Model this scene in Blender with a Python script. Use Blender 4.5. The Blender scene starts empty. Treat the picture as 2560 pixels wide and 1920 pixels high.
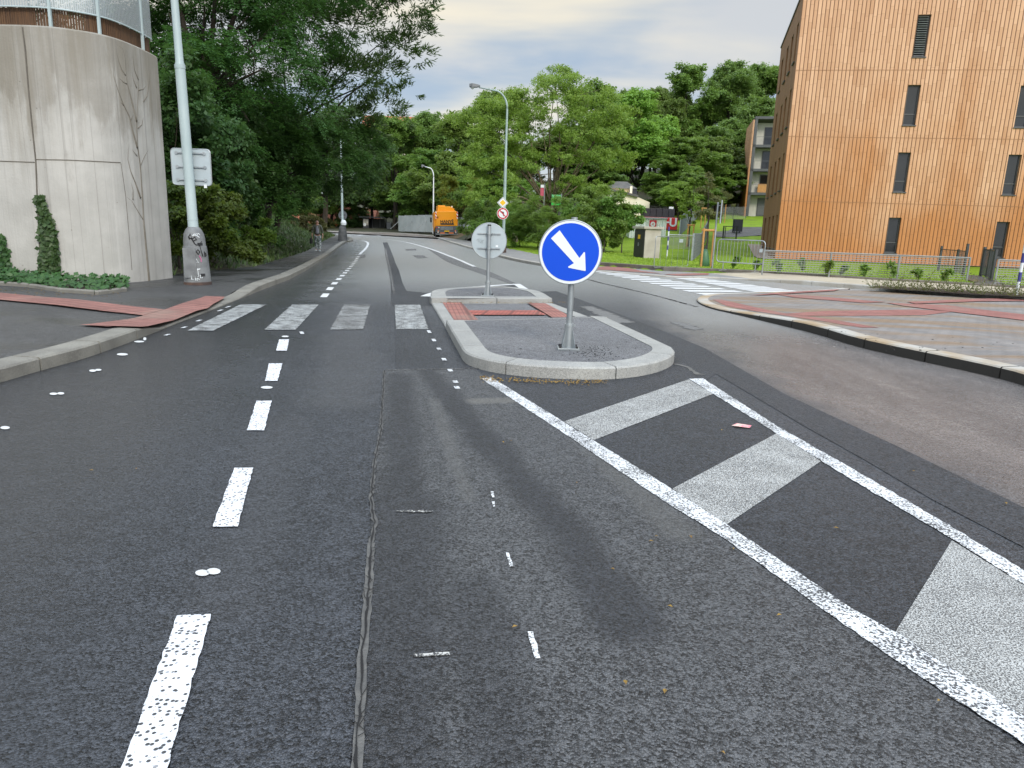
import bpy, bmesh, math, random
import numpy as np
from mathutils import Vector, Matrix
SC = bpy.context.scene
COL = SC.collection
random.seed(7)
R = math.radians
# ------------------------------------------------------------------ camera measured from the photograph
F = 1775.0; PIT = R(12.5); ROL = R(1.9); HC = 1.5
def ray(px, py):
    u = (px - 1280) / F; v = (960 - py) / F
    a = u * math.cos(ROL) - v * math.sin(ROL); b = u * math.sin(ROL) + v * math.cos(ROL)
    return (a, math.cos(PIT) + b * math.sin(PIT), -math.sin(PIT) + b * math.cos(PIT))
def sst(a, b, x):
    t = max(0.0, min(1.0, (x - a) / (b - a))); return t * t * (3 - 2 * t)
def H(x, y):                                    # gentle sag of the street
    return -0.42 * math.exp(-((y - 38) / 16) ** 2) * (1 - sst(-6, 6, x))
def P(px, py, h=0.0):                           # survey: photo point on the street surface + h
    d = ray(px, py); x = y = 0.0; g = 0.0
    for i in range(60):
        t = (g + h - HC) / d[2]; x = d[0] * t; y = d[1] * t; g = H(x, y)
    return (x, y, g + h)
def P2(px, py, h=0.0):
    p = P(px, py, h); return (p[0], p[1])
def Q(px, py, y):                               # survey: photo point at depth y
    d = ray(px, py); t = y / d[1]; return Vector((d[0] * t, y, HC + d[2] * t))
def Zp(px, py, z):                              # survey: photo point at height z
    d = ray(px, py); t = (z - HC) / d[2]; return (d[0] * t, d[1] * t)
cam = bpy.data.cameras.new('camera'); co = bpy.data.objects.new('camera', cam); COL.objects.link(co)
R0 = Vector((1, 0, 0)); U0 = Vector((0, math.sin(PIT), math.cos(PIT))); FW = Vector((0, math.cos(PIT), -math.sin(PIT)))
rr = math.cos(ROL) * R0 + math.sin(ROL) * U0; uu = -math.sin(ROL) * R0 + math.cos(ROL) * U0
mw = Matrix((rr, uu, -FW)).transposed().to_4x4(); mw.translation = Vector((0, 0, HC)); co.matrix_world = mw
cam.sensor_width = 36; cam.sensor_fit = 'HORIZONTAL'; cam.lens = 36 * F / 2560; cam.clip_start = 0.05; cam.clip_end = 3000
SC.camera = co
# ------------------------------------------------------------------ node helpers
def newmat(name):
    m = bpy.data.materials.new(name); m.use_nodes = True
    nt = m.node_tree; b = nt.nodes['Principled BSDF']; return m, nt, b
def nd(nt, typ, ins=None, **kw):
    n = nt.nodes.new(typ)
    for k, v in kw.items(): setattr(n, k, v)
    for k, v in (ins or {}).items():
        s = n.inputs[k]
        if isinstance(v, bpy.types.NodeSocket): nt.links.new(v, s)
        elif isinstance(v, bpy.types.Node): nt.links.new(v.outputs[0], s)
        else: s.default_value = v
    return n
def mth(nt, op, a, b=0.0, c=0.0, clamp=False):
    return nd(nt, 'ShaderNodeMath', {0: a, 1: b, 2: c}, operation=op, use_clamp=clamp).outputs[0]
def mixc(nt, f, a, b, mode='MIX'):
    n = nt.nodes.new('ShaderNodeMix'); n.data_type = 'RGBA'; n.blend_type = mode
    for i, v in ((0, f), (6, a), (7, b)):
        if isinstance(v, (bpy.types.NodeSocket,)): nt.links.new(v, n.inputs[i])
        elif i == 0: n.inputs[0].default_value = v
        else: n.inputs[i].default_value = (*v, 1) if len(v) == 3 else v
    return n.outputs[2]
def ramp(nt, f, a, b):                           # smooth 0..1 between a and b
    return nd(nt, 'ShaderNodeMapRange', {0: f, 1: a, 2: b, 3: 0.0, 4: 1.0}, interpolation_type='SMOOTHSTEP').outputs[0]
def coords(nt, kind='Object', scale=(1, 1, 1), rot=(0, 0, 0)):
    if kind == 'Position': s = nt.nodes.new('ShaderNodeNewGeometry').outputs['Position']
    else: s = nt.nodes.new('ShaderNodeTexCoord').outputs[kind]
    return nd(nt, 'ShaderNodeMapping', {'Vector': s, 'Scale': scale, 'Rotation': rot}).outputs[0]
def noise(nt, vec, scale, detail=4, rough=0.55, dist=0.0):
    return nd(nt, 'ShaderNodeTexNoise', {'Vector': vec, 'Scale': scale, 'Detail': detail, 'Roughness': rough, 'Distortion': dist}).outputs[0]
def voro(nt, vec, scale, feature='F1', out=0, rnd=1.0):
    return nd(nt, 'ShaderNodeTexVoronoi', {'Vector': vec, 'Scale': scale, 'Randomness': rnd}, feature=feature).outputs[out]
def bump(nt, b, h, strength=0.5, dist=0.01):
    n = nd(nt, 'ShaderNodeBump', {'Height': h, 'Strength': strength, 'Distance': dist})
    nt.links.new(n.outputs[0], b.inputs['Normal']); return n
def setc(nt, b, c):
    if isinstance(c, bpy.types.NodeSocket): nt.links.new(c, b.inputs['Base Color'])
    else: b.inputs['Base Color'].default_value = (*c, 1)
def setr(nt, b, r):
    if isinstance(r, bpy.types.NodeSocket): nt.links.new(r, b.inputs['Roughness'])
    else: b.inputs['Roughness'].default_value = r
MATS = {}
def mat(name, c1, c2=None, scale=3.0, rough=0.6, metal=0.0, bs=0.0, bscale=30, bdist=0.01, stretch=(1, 1, 1), kind='Object', detail=5, spec=0.5):
    if name in MATS: return MATS[name]
    m, nt, b = newmat(name)
    v = coords(nt, kind, stretch)
    if c2 is None: c2 = tuple(x * 0.75 for x in c1)
    f = ramp(nt, noise(nt, v, scale, detail), 0.3, 0.7)
    setc(nt, b, mixc(nt, f, c1, c2))
    rv = mth(nt, 'MULTIPLY_ADD', noise(nt, v, scale * 2.3, 3), 0.25, rough - 0.12)
    setr(nt, b, rv)
    b.inputs['Metallic'].default_value = metal; b.inputs['Specular IOR Level'].default_value = spec
    if bs: bump(nt, b, noise(nt, v, bscale, 4), bs, bdist)
    MATS[name] = m; return m
# ------------------------------------------------------------------ object helpers
def link(o, parent=None):
    COL.objects.link(o)
    if parent is not None: o.parent = parent
    return o
def tag(o, label=None, cat=None, group=None, kind=None):
    if label: o['label'] = label
    if cat: o['category'] = cat
    if group: o['group'] = group
    if kind: o['kind'] = kind
    return o
def thing(name, label, cat, loc, rz=0.0, group=None):
    o = bpy.data.objects.new(name, None); o.empty_display_size = 0.2; link(o)
    o.location = loc; o.rotation_euler = (0, 0, rz)
    return tag(o, label, cat, group)
def dup(o, parent=None, **props):
    c = o.copy(); COL.objects.link(c)
    if parent is not None: c.parent = parent
    for ch in list(o.children): dup(ch, c)
    for k, v in props.items(): c[k] = v
    return c
class MB:
    def __init__(s): s.v = []; s.f = []; s.m = []; s.cm = 0
    def add(s, vs, fs):
        o = len(s.v); s.v += [tuple(v) for v in vs]; s.f += [tuple(i + o for i in f) for f in fs]; s.m += [s.cm] * len(fs); return s
    def box(s, c, size, rz=0.0, top=(1, 1), M=None):
        x, y, z = (q / 2 for q in size); tx, ty = top
        vs = [Vector(q) for q in ((-x, -y, -z), (x, -y, -z), (x, y, -z), (-x, y, -z), (-x * tx, -y * ty, z), (x * tx, -y * ty, z), (x * tx, y * ty, z), (-x * tx, y * ty, z))]
        rm = Matrix.Rotation(rz, 3, 'Z') if M is None else M
        return s.add([rm @ q + Vector(c) for q in vs], [(0, 3, 2, 1), (4, 5, 6, 7), (0, 1, 5, 4), (1, 2, 6, 5), (2, 3, 7, 6), (3, 0, 4, 7)])
    def bb(s, x0, x1, y0, y1, z0, z1): return s.box(((x0 + x1) / 2, (y0 + y1) / 2, (z0 + z1) / 2), (x1 - x0, y1 - y0, z1 - z0))
    def bar(s, p0, p1, w, h=None):
        p0 = Vector(p0); p1 = Vector(p1); h = h or w; d = p1 - p0; L = d.length; z = d / L
        a = Vector((0, 0, 1)) if abs(z.z) < 0.95 else Vector((0, 1, 0))
        x = a.cross(z).normalized(); y = z.cross(x)
        return s.box((p0 + p1) / 2, (w, h, L), M=Matrix((x, y, z)).transposed())
    def tube(s, pts, r, n=8, cap=True):
        pts = [Vector(p) for p in pts]; k = len(pts); rs = r if isinstance(r, (list, tuple)) else [r] * k
        vs = []; ref = None
        for i, p in enumerate(pts):
            d = (pts[min(i + 1, k - 1)] - pts[max(i - 1, 0)]).normalized()
            if ref is None: ref = Vector((1, 0, 0)) if abs(d.x) < 0.9 else Vector((0, 1, 0))
            x = (ref - d * ref.dot(d)).normalized(); y = d.cross(x); ref = x
            for j in range(n):
                a = 2 * math.pi * j / n; vs.append(p + (x * math.cos(a) + y * math.sin(a)) * rs[i])
        fs = [(i * n + j, i * n + (j + 1) % n, (i + 1) * n + (j + 1) % n, (i + 1) * n + j) for i in range(k - 1) for j in range(n)]
        if cap: fs += [tuple(range(n - 1, -1, -1)), tuple((k - 1) * n + j for j in range(n))]
        return s.add(vs, fs)
    def lathe(s, prof, n=24, c=(0, 0, 0)):
        vs = [(c[0] + r * math.cos(2 * math.pi * j / n), c[1] + r * math.sin(2 * math.pi * j / n), c[2] + z) for r, z in prof for j in range(n)]
        k = len(prof)
        fs = [(i * n + j, i * n + (j + 1) % n, (i + 1) * n + (j + 1) % n, (i + 1) * n + j) for i in range(k - 1) for j in range(n)]
        fs += [tuple(range(n - 1, -1, -1)), tuple((k - 1) * n + j for j in range(n))]
        return s.add(vs, fs)
    def prism(s, pts, z0, z1, tf=None):           # pts counter-clockwise; tf maps (a,b,c)->xyz
        n = len(pts); tf = tf or (lambda a, b, c: (a, b, c))
        vs = [tf(a, b, z0) for a, b in pts] + [tf(a, b, z1) for a, b in pts]
        return s.add(vs, [tuple(range(n - 1, -1, -1)), tuple(range(n, 2 * n))] + [(i, (i + 1) % n, n + (i + 1) % n, n + i) for i in range(n)])
    def build(s, name, mats, parent=None, smooth=False, bevel=0.0, auto=False):
        me = bpy.data.meshes.new(name); me.from_pydata([tuple(v) for v in s.v], [], s.f)
        mats = mats if isinstance(mats, (list, tuple)) else [mats]
        for m in mats: me.materials.append(m)
        if len(mats) > 1: me.polygons.foreach_set('material_index', s.m)
        if smooth or auto: me.polygons.foreach_set('use_smooth', [True] * len(me.polygons))
        bm = bmesh.new(); bm.from_mesh(me); bmesh.ops.recalc_face_normals(bm, faces=bm.faces)
        if bevel:
            bmesh.ops.bevel(bm, geom=[e for e in bm.edges if len(e.link_faces) == 2 and e.calc_face_angle(0) > 0.6], offset=bevel, segments=2, affect='EDGES', profile=0.6)
        bm.to_mesh(me); bm.free()
        if auto: me.set_sharp_from_angle(angle=R(35))
        me.update()
        return link(bpy.data.objects.new(name, me), parent)
def circ(r, n=32, c=(0, 0), a0=0.0): return [(c[0] + r * math.cos(a0 + 2 * math.pi * i / n), c[1] + r * math.sin(a0 + 2 * math.pi * i / n)) for i in range(n)]
def sheet(name, pts, off, m, parent=None, cell=1.0, ymax=90.0, jag=0.0, kind='structure'):
    """polygon laid on the street, cut along a metre grid so that it follows the sag"""
    pts = [tuple(p[:2]) for p in pts]
    if jag:
        q = []
        for i, a in enumerate(pts):
            b = pts[(i + 1) % len(pts)]; L = math.dist(a, b); k = max(1, int(L / 0.04))
            nx, ny = (b[1] - a[1]) / L, -(b[0] - a[0]) / L
            for j in range(k):
                t = j / k; w = random.uniform(-jag, jag); q.append((a[0] + (b[0] - a[0]) * t + nx * w, a[1] + (b[1] - a[1]) * t + ny * w))
        pts = q
    bm = bmesh.new(); f = bm.faces.new([bm.verts.new((x, y, 0)) for x, y in pts])
    bmesh.ops.triangulate(bm, faces=[f])
    xs = [p[0] for p in pts]; ys = [p[1] for p in pts]
    lim = min(max(ys), ymax)
    for k in range(math.ceil(min(ys) / cell), math.floor(lim / cell) + 1):
        bmesh.ops.bisect_plane(bm, geom=bm.verts[:] + bm.edges[:] + bm.faces[:], plane_co=(0, k * cell, 0), plane_no=(0, 1, 0))
    for k in range(math.ceil(max(min(xs), -30) / cell), math.floor(min(max(xs), 7) / cell) + 1):
        bmesh.ops.bisect_plane(bm, geom=bm.verts[:] + bm.edges[:] + bm.faces[:], plane_co=(k * cell, 0, 0), plane_no=(1, 0, 0))
    for v in bm.verts: v.co.z = H(v.co.x, v.co.y) + (off(v.co.x, v.co.y) if callable(off) else off)
    bmesh.ops.recalc_face_normals(bm, faces=bm.faces)
    for f in bm.faces:
        if f.normal.z < 0: f.normal_flip()
    me = bpy.data.meshes.new(name); bm.to_mesh(me); bm.free(); me.materials.append(m)
    o = link(bpy.data.objects.new(name, me), parent)
    if kind: o['kind'] = kind
    return o
def resample(pts, step):
    out = [pts[0]]
    for a, b in zip(pts, pts[1:]):
        L = math.dist(a, b); k = max(1, round(L / step))
        out += [tuple(a[i] + (b[i] - a[i]) * j / k for i in range(len(a))) for j in range(1, k + 1)]
    return out
def smooth_line(pts, it=2):
    for _ in range(it):
        q = [pts[0]]
        for a, b in zip(pts, pts[1:]):
            q += [tuple(a[i] * .75 + b[i] * .25 for i in range(len(a))), tuple(a[i] * .25 + b[i] * .75 for i in range(len(a)))]
        q.append(pts[-1]); pts = q
    return pts
def offs(pts, d, closed=False):                  # offset to the left of travel direction
    n = len(pts); out = []
    for i in range(n):
        a = pts[i - 1] if (i or closed) else pts[0]; b = pts[i]; c = pts[(i + 1) % n] if (i < n - 1 or closed) else pts[-1]
        def nr(p, q):
            L = math.dist(p[:2], q[:2]) or 1; return (-(q[1] - p[1]) / L, (q[0] - p[0]) / L)
        n1 = nr(a, b) if math.dist(a[:2], b[:2]) > 1e-6 else nr(b, c); n2 = nr(b, c) if math.dist(b[:2], c[:2]) > 1e-6 else n1
        mx, my = n1[0] + n2[0], n1[1] + n2[1]; k = mx * mx + my * my
        s = 2 * d / k if k > 0.3 else d
        out.append((b[0] + mx * s, b[1] + my * s))
    return out
def ribbon(pts, w): return offs(pts, w / 2) + offs(pts, -w / 2)[::-1]
def kerb(name, line, w, hfun, m, stone=1.0, gap=0.012, closed=False, parent=None, kind='structure'):
    """row of kerbstones along line (road side), body to the left of travel; hfun(i)->height"""
    pts = line + [line[0]] if closed else line
    inn = offs(line, w, closed); inn = inn + [inn[0]] if closed else inn
    mb = MB(); acc = 0.0; nxt = stone
    def hh(x, y): return hfun(x, y)
    def sec(i, t):
        a = [pts[i][k] + (pts[i + 1][k] - pts[i][k]) * t for k in range(2)]; b = [inn[i][k] + (inn[i + 1][k] - inn[i][k]) * t for k in range(2)]
        g = H(*a); h = hh(*a); e = 0.018
        l1 = [a[k] + (b[k] - a[k]) * e / w for k in range(2)]
        return [(*a, g - 0.15), (*a, g + h - e), (*l1, g + h), (*b, g + h + 0.006), (*b, g - 0.15)]
    cur = [sec(0, 0)]
    def flush():
        n = len(cur)
        vs = [p for s_ in cur for p in s_]
        fs = [(i * 5 + j, i * 5 + (j + 1) % 5, (i + 1) * 5 + (j + 1) % 5, (i + 1) * 5 + j) for i in range(n - 1) for j in range(5)]
        fs += [(0, 1, 2, 3, 4), tuple((n - 1) * 5 + j for j in (4, 3, 2, 1, 0))]
        if n > 1: mb.add(vs, fs)
    for i in range(len(pts) - 1):
        L = math.dist(pts[i][:2], pts[i + 1][:2])
        while nxt < acc + L - gap:
            t = (nxt - acc) / L; cur.append(sec(i, t - gap / 2 / L)); flush(); cur = [sec(i, t + gap / 2 / L)]; nxt += stone * random.uniform(0.97, 1.03)
        if L > 1e-4: cur.append(sec(i, 1.0))
        acc += L
    flush()
    o = mb.build(name, m, parent)
    if kind: o['kind'] = kind
    return o
def text_mesh(name, s, size, m, parent=None, ext=0.004, bold=0.0):
    cu = bpy.data.curves.new(name, 'FONT'); cu.body = s; cu.size = size; cu.extrude = ext; cu.offset = bold; cu.align_x = 'CENTER'; cu.align_y = 'CENTER'
    t = bpy.data.objects.new(name + '_tmp', cu); COL.objects.link(t)
    me = bpy.data.meshes.new_from_object(t.evaluated_get(bpy.context.evaluated_depsgraph_get()))
    bpy.data.objects.remove(t); bpy.data.curves.remove(cu); me.name = name; me.materials.clear(); me.materials.append(m)
    return link(bpy.data.objects.new(name, me), parent)
# ------------------------------------------------------------------ world, sun
SUN_EL = R(34); SUN_AZ = R(158)                  # azimuth clockwise from +Y: behind the camera, to the right
w = bpy.data.worlds.new('World'); SC.world = w; w.use_nodes = True
nt = w.node_tree; bg = nt.nodes['Background']; bg.inputs[1].default_value = 0.1
sky = nt.nodes.new('ShaderNodeTexSky'); sky.sky_type = 'NISHITA'; sky.sun_disc = False
sky.sun_elevation = SUN_EL; sky.sun_rotation = SUN_AZ
tc = nt.nodes.new('ShaderNodeTexCoord').outputs['Generated']
sx = nd(nt, 'ShaderNodeSeparateXYZ', {0: tc})
zz = mth(nt, 'ADD', mth(nt, 'MAXIMUM', sx.outputs[2], 0.0), 0.12)
cv = nd(nt, 'ShaderNodeCombineXYZ', {0: mth(nt, 'DIVIDE', sx.outputs[0], zz), 1: mth(nt, 'DIVIDE', sx.outputs[1], zz), 2: 0.0}).outputs[0]
cvm = nd(nt, 'ShaderNodeMapping', {'Vector': cv, 'Rotation': (0, 0, R(-14)), 'Scale': (0.6, 0.8, 1), 'Location': (2.3, 1.15, 0)}).outputs[0]
n1 = noise(nt, cvm, 0.85, 6, 0.52, 0.5); n2 = noise(nt, nd(nt, 'ShaderNodeMapping', {'Vector': cv, 'Rotation': (0, 0, R(-8)), 'Scale': (0.45, 0.9, 1), 'Location': (5.2, 3.4, 0)}).outputs[0], 1.0, 5, 0.5, 0.3)
c = mixc(nt, ramp(nt, n1, 0.42, 0.58), (2.9, 3.6, 4.5), (4.6, 4.7, 4.8))
c = mixc(nt, ramp(nt, n2, 0.47, 0.7), c, (6.9, 6.25, 4.9))
hor = ramp(nt, sx.outputs[2], 0.2, 0.06)
c = mixc(nt, mth(nt, 'MULTIPLY', hor, 0.6), c, (4.3, 4.8, 5.3))
zen = mth(nt, 'MULTIPLY_ADD', ramp(nt, sx.outputs[2], 0.32, 0.8), 2.0, 1.0)                       # overcast sky: brighter towards the zenith
sdot = nd(nt, 'ShaderNodeVectorMath', {0: tc, 1: (math.sin(SUN_AZ) * math.cos(SUN_EL), math.cos(SUN_AZ) * math.cos(SUN_EL), math.sin(SUN_EL))}, operation='DOT_PRODUCT').outputs['Value']
zen = mth(nt, 'ADD', zen, mth(nt, 'MULTIPLY', mth(nt, 'POWER', mth(nt, 'MAXIMUM', sdot, 0.0), 3.0), 2.0))   # and round the veiled sun
c = nd(nt, 'ShaderNodeVectorMath', {0: c, 3: zen}, operation='SCALE').outputs[0]
c = mixc(nt, 0.9, sky.outputs[0], c)
nt.links.new(c, bg.inputs[0])
sd = bpy.data.lights.new('sun', 'SUN'); sd.energy = 1.35; sd.angle = R(14); sd.color = (1.0, 0.9, 0.76)
so = bpy.data.objects.new('sun', sd); COL.objects.link(so)
dv = Vector((math.sin(SUN_AZ) * math.cos(SUN_EL), math.cos(SUN_AZ) * math.cos(SUN_EL), math.sin(SUN_EL)))
so.rotation_euler = dv.to_track_quat('Z', 'Y').to_euler(); so.location = dv * 200
SC.view_settings.view_transform = 'Standard'; SC.view_settings.look = 'None'; SC.view_settings.gamma = 1; SC.view_settings.exposure = 0.55
# ------------------------------------------------------------------ materials
def asphalt(name, c1, c2, wet=True, r0=0.52, agg=1.0, dust=(), puddle=False):
    m, nt, b = newmat(name); v = coords(nt, 'Position')
    sp = nd(nt, 'ShaderNodeSeparateXYZ', {0: v}); X, Y = sp.outputs[0], sp.outputs[1]
    big = noise(nt, v, 0.55, 5); mid = noise(nt, v, 7, 5)
    col = mixc(nt, ramp(nt, big, 0.35, 0.65), tuple(x * .85 for x in c1), tuple(x * 1.1 for x in c2))
    col = mixc(nt, ramp(nt, mid, 0.4, 0.8), col, tuple(x * 1.3 for x in c2))
    cell = nd(nt, 'ShaderNodeTexVoronoi', {'Vector': v, 'Scale': 128.0}, feature='F1')
    st = nd(nt, 'ShaderNodeSeparateColor', {0: cell.outputs['Color']}).outputs[0]
    cl2 = nd(nt, 'ShaderNodeTexVoronoi', {'Vector': v, 'Scale': 34.0}, feature='F1')
    st2 = nd(nt, 'ShaderNodeSeparateColor', {0: cl2.outputs['Color']}).outputs[1]
    col = mixc(nt, mth(nt, 'MULTIPLY', ramp(nt, st, 0.45, 1.0), 0.7 * agg), col, tuple(min(1, x * 2.1) for x in c2))
    col = mixc(nt, mth(nt, 'MULTIPLY', ramp(nt, st, 0.58, 0.08), 0.92 * agg), col, tuple(x * 0.12 for x in c1))
    col = mixc(nt, mth(nt, 'MULTIPLY', ramp(nt, st2, 0.6, 1.0), 0.16 * agg), col, tuple(min(1, x * 2.0) for x in c2))
    col = mixc(nt, mth(nt, 'MULTIPLY', ramp(nt, st2, 0.4, 0.0), 0.25 * agg), col, tuple(x * 0.35 for x in c1))
    rough = mth(nt, 'MULTIPLY_ADD', mid, 0.2, r0 - 0.1)
    jit = mth(nt, 'MULTIPLY_ADD', noise(nt, v, 0.9, 5), 2.6, -1.3)
    ktr = None
    for (x1, y1, x2, y2, hw, amt, cc) in dust:      # dry dust trails, each with its own line and width
        dx, dy = x2 - x1, y2 - y1; L2 = dx * dx + dy * dy
        t = mth(nt, 'ADD', mth(nt, 'MULTIPLY', mth(nt, 'SUBTRACT', X, x1), dx / L2), mth(nt, 'MULTIPLY', mth(nt, 'SUBTRACT', Y, y1), dy / L2), clamp=True)
        ex = mth(nt, 'SUBTRACT', X, mth(nt, 'MULTIPLY_ADD', t, dx, x1)); ey = mth(nt, 'SUBTRACT', Y, mth(nt, 'MULTIPLY_ADD', t, dy, y1))
        dd = mth(nt, 'SQRT', mth(nt, 'ADD', mth(nt, 'MULTIPLY', ex, ex), mth(nt, 'MULTIPLY', ey, ey)))
        dd = mth(nt, 'MULTIPLY_ADD', jit, hw * 0.45, dd)
        k = mth(nt, 'MULTIPLY', ramp(nt, dd, hw, hw * 0.25), mth(nt, 'MULTIPLY_ADD', st, 0.5 * amt, 0.6 * amt))
        if cc is TRK: ktr = k if ktr is None else mth(nt, 'MAXIMUM', ktr, k); continue
        col = mixc(nt, k, col, cc); rough = mth(nt, 'ADD', rough, mth(nt, 'MULTIPLY', k, 0.15))
    if ktr is not None: col = mixc(nt, mth(nt, 'MULTIPLY', ktr, 0.9, clamp=True), col, (.34, .36, .41), 'MULTIPLY')   # dark rubber and damp in the wheel tracks
    if wet:                                         # rain film along the left kerb and along the right kerb
        wl = ramp(nt, mth(nt, 'ADD', mth(nt, 'MULTIPLY_ADD', Y, 0.2, X), mth(nt, 'MULTIPLY', jit, 0.7)), 0.1, -2.2)
        wr = ramp(nt, mth(nt, 'ADD', mth(nt, 'MULTIPLY_ADD', Y, 0.05, X), mth(nt, 'MULTIPLY', jit, 0.45)), 2.7, 3.5)
        wr = mth(nt, 'MULTIPLY', wr, ramp(nt, Y, 15, 9))
        wl = mth(nt, 'MULTIPLY', wl, ramp(nt, Y, 75, 40))
        rough = mth(nt, 'SUBTRACT', rough, mth(nt, 'MULTIPLY', wl, 0.36)); rough = mth(nt, 'SUBTRACT', rough, mth(nt, 'MULTIPLY', wr, 0.3))
        col = mixc(nt, mth(nt, 'MULTIPLY', wl, 0.62), col, (0.014, 0.016, 0.02))
        col = mixc(nt, mth(nt, 'MULTIPLY', wr, mth(nt, 'MULTIPLY_ADD', noise(nt, coords(nt, 'Position', (1.6, .5, 1), (0, 0, R(20))), 1.2, 6, .6), mth(nt, 'MULTIPLY_ADD', st, .9, .65), 0.05)), col, (0.27, 0.243, 0.232))   # muddy film; its brown tint also paints in the timber building's reflection
        far = mth(nt, 'MULTIPLY', ramp(nt, Y, 11, 24), mth(nt, 'MULTIPLY_ADD', wl, -0.8, 1.0)); rough = mth(nt, 'SUBTRACT', rough, mth(nt, 'MULTIPLY', far, 0.16)); col = mixc(nt, mth(nt, 'MULTIPLY', far, 0.8), col, (0.3, 0.305, 0.3))  # worn old surface beyond the crossing, grazing sky sheen added to the colour
        rgt = mth(nt, 'MULTIPLY', ramp(nt, mth(nt, 'MULTIPLY_ADD', Y, -0.08, X), 1.2, 2.4), ramp(nt, Y, 9.5, 13)); col = mixc(nt, mth(nt, 'MULTIPLY', rgt, 0.75), col, (0.3, 0.3, 0.29))
    if puddle:                                      # damp blotches left by the rain
        pd = ramp(nt, noise(nt, v, 0.7, 5, 0.6), 0.48, 0.6); rough = mth(nt, 'SUBTRACT', rough, mth(nt, 'MULTIPLY', pd, 0.2)); col = mixc(nt, mth(nt, 'MULTIPLY', pd, 0.5), col, tuple(x * .4 for x in c1))
    setc(nt, b, col); setr(nt, b, rough)
    hgt = mth(nt, 'ADD', mth(nt, 'MULTIPLY', cell.outputs['Distance'], -1.2), mth(nt, 'MULTIPLY', noise(nt, v, 160, 3), 0.7))
    hgt = mth(nt, 'ADD', hgt, mth(nt, 'MULTIPLY', noise(nt, v, 30, 4), 2.2))
    hgt = mth(nt, 'ADD', hgt, mth(nt, 'MULTIPLY', cl2.outputs['Distance'], -1.6))
    bn = bump(nt, b, hgt, 1.0 * agg, 0.007)
    if wet: nt.links.new(mth(nt, 'MULTIPLY_ADD', wl, -0.5 * agg, 1.0 * agg), bn.inputs['Strength'])
    return m
def bands(lst): return tuple((*P2(*a), *P2(*b_), hw, am, cc) for a, b_, hw, am, cc in lst)
TRK = (.022, .024, .028)
DUST = bands((((1400, 1030), (1700, 1330), .16, .5, (.125, .125, .12)), ((1190, 1004), (1330, 1000), .13, .7, (.18, .175, .16)), ((1085, 1000), (1170, 1250), .08, .45, (.14, .14, .135)),
    ((1065, 925), (1175, 1060), .17, 1.0, TRK), ((1175, 1060), (1420, 1330), .2, 1.0, TRK), ((1420, 1330), (1570, 1560), .23, 1.0, TRK), ((1000, 940), (1010, 1250), .2, .9, TRK), ((1010, 1250), (960, 1950), .32, .9, TRK), ((1180, 1480), (1260, 1900), .22, .7, TRK)))
DUSTR = bands((((700, 1050), (560, 1500), .3, .25, (.09, .092, .098)), ((880, 760), (860, 1000), .5, .4, (.1, .102, .105))))
M_road = asphalt('asphalt_road', (0.03, 0.034, 0.042), (0.048, 0.053, 0.063), dust=DUSTR)
M_patch = asphalt('asphalt_patch', (0.052, 0.055, 0.06), (0.074, 0.077, 0.082), wet=False, r0=0.55, dust=DUST)
M_dark = asphalt('asphalt_new', (0.022, 0.025, 0.03), (0.037, 0.041, 0.049), wet=False, r0=0.56)
M_strip = asphalt('asphalt_strip', (0.11, 0.111, 0.113), (0.14, 0.14, 0.14), wet=False, r0=0.7)
M_pave = asphalt('asphalt_pavement', (0.04, 0.04, 0.042), (0.06, 0.06, 0.06), wet=False, r0=0.5, agg=0.7, puddle=True)
M_infill = asphalt('asphalt_island', (0.11, 0.112, 0.12), (0.15, 0.152, 0.16), wet=False, r0=0.7, agg=0.7)
def paint(name, wear, hole=0.0, c=(0.7, 0.72, 0.76), tint=(0.05, 0.052, 0.056), streak=(1, 1, 1), blot=0.5, fsc=95):
    m, nt, b = newmat(name); v = coords(nt, 'Position')
    cell = nd(nt, 'ShaderNodeTexVoronoi', {'Vector': v, 'Scale': 62.0}, feature='F1')
    rnd = nd(nt, 'ShaderNodeSeparateColor', {0: cell.outputs['Color']}).outputs[1]
    fine = noise(nt, v, fsc, 3, 0.6); big = noise(nt, coords(nt, 'Position', streak), 3.0, 5)
    msk = ramp(nt, mth(nt, 'ADD', fine, mth(nt, 'MULTIPLY', big, blot)), wear + 0.07, wear - 0.05)     # 1 = worn through
    if hole:                                            # bubble holes of sprayed thermoplastic
        hs = mth(nt, 'MULTIPLY', ramp(nt, rnd, 1 - hole, 1 - hole + 0.12), ramp(nt, cell.outputs['Distance'], 0.45, 0.3)); msk = mth(nt, 'MAXIMUM', msk, hs)
    cc = mixc(nt, ramp(nt, noise(nt, v, 9, 4), 0.35, 0.7), c, tuple(x * 0.88 for x in c))
    setc(nt, b, mixc(nt, msk, cc, tint)); setr(nt, b, 0.62)
    bump(nt, b, mth(nt, 'SUBTRACT', mth(nt, 'MULTIPLY', noise(nt, v, 70, 3), 0.6), msk), 0.8, 0.006)
    return m
M_thick = paint('paint_thermoplastic', 0.52, 0.52)
M_line = paint('paint_line', 0.66, 0.5, c=(0.68, 0.7, 0.72))
M_fill = paint('paint_speckled', 0.535, 0.0, c=(0.5, 0.51, 0.5), tint=(0.09, 0.09, 0.092), blot=0.14, fsc=150)
M_zeb = paint('paint_zebra', 0.73, 0.0, c=(0.44, 0.46, 0.46), tint=(0.06, 0.06, 0.06), streak=(2, 2, 1))
M_worn = paint('paint_zebra_worn', 0.74, 0.0, c=(0.33, 0.34, 0.34), tint=(0.06, 0.06, 0.06))
M_vworn = paint('paint_zebra_faded', 0.85, 0.0, c=(0.27, 0.28, 0.27), tint=(0.13, 0.13, 0.13))
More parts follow.
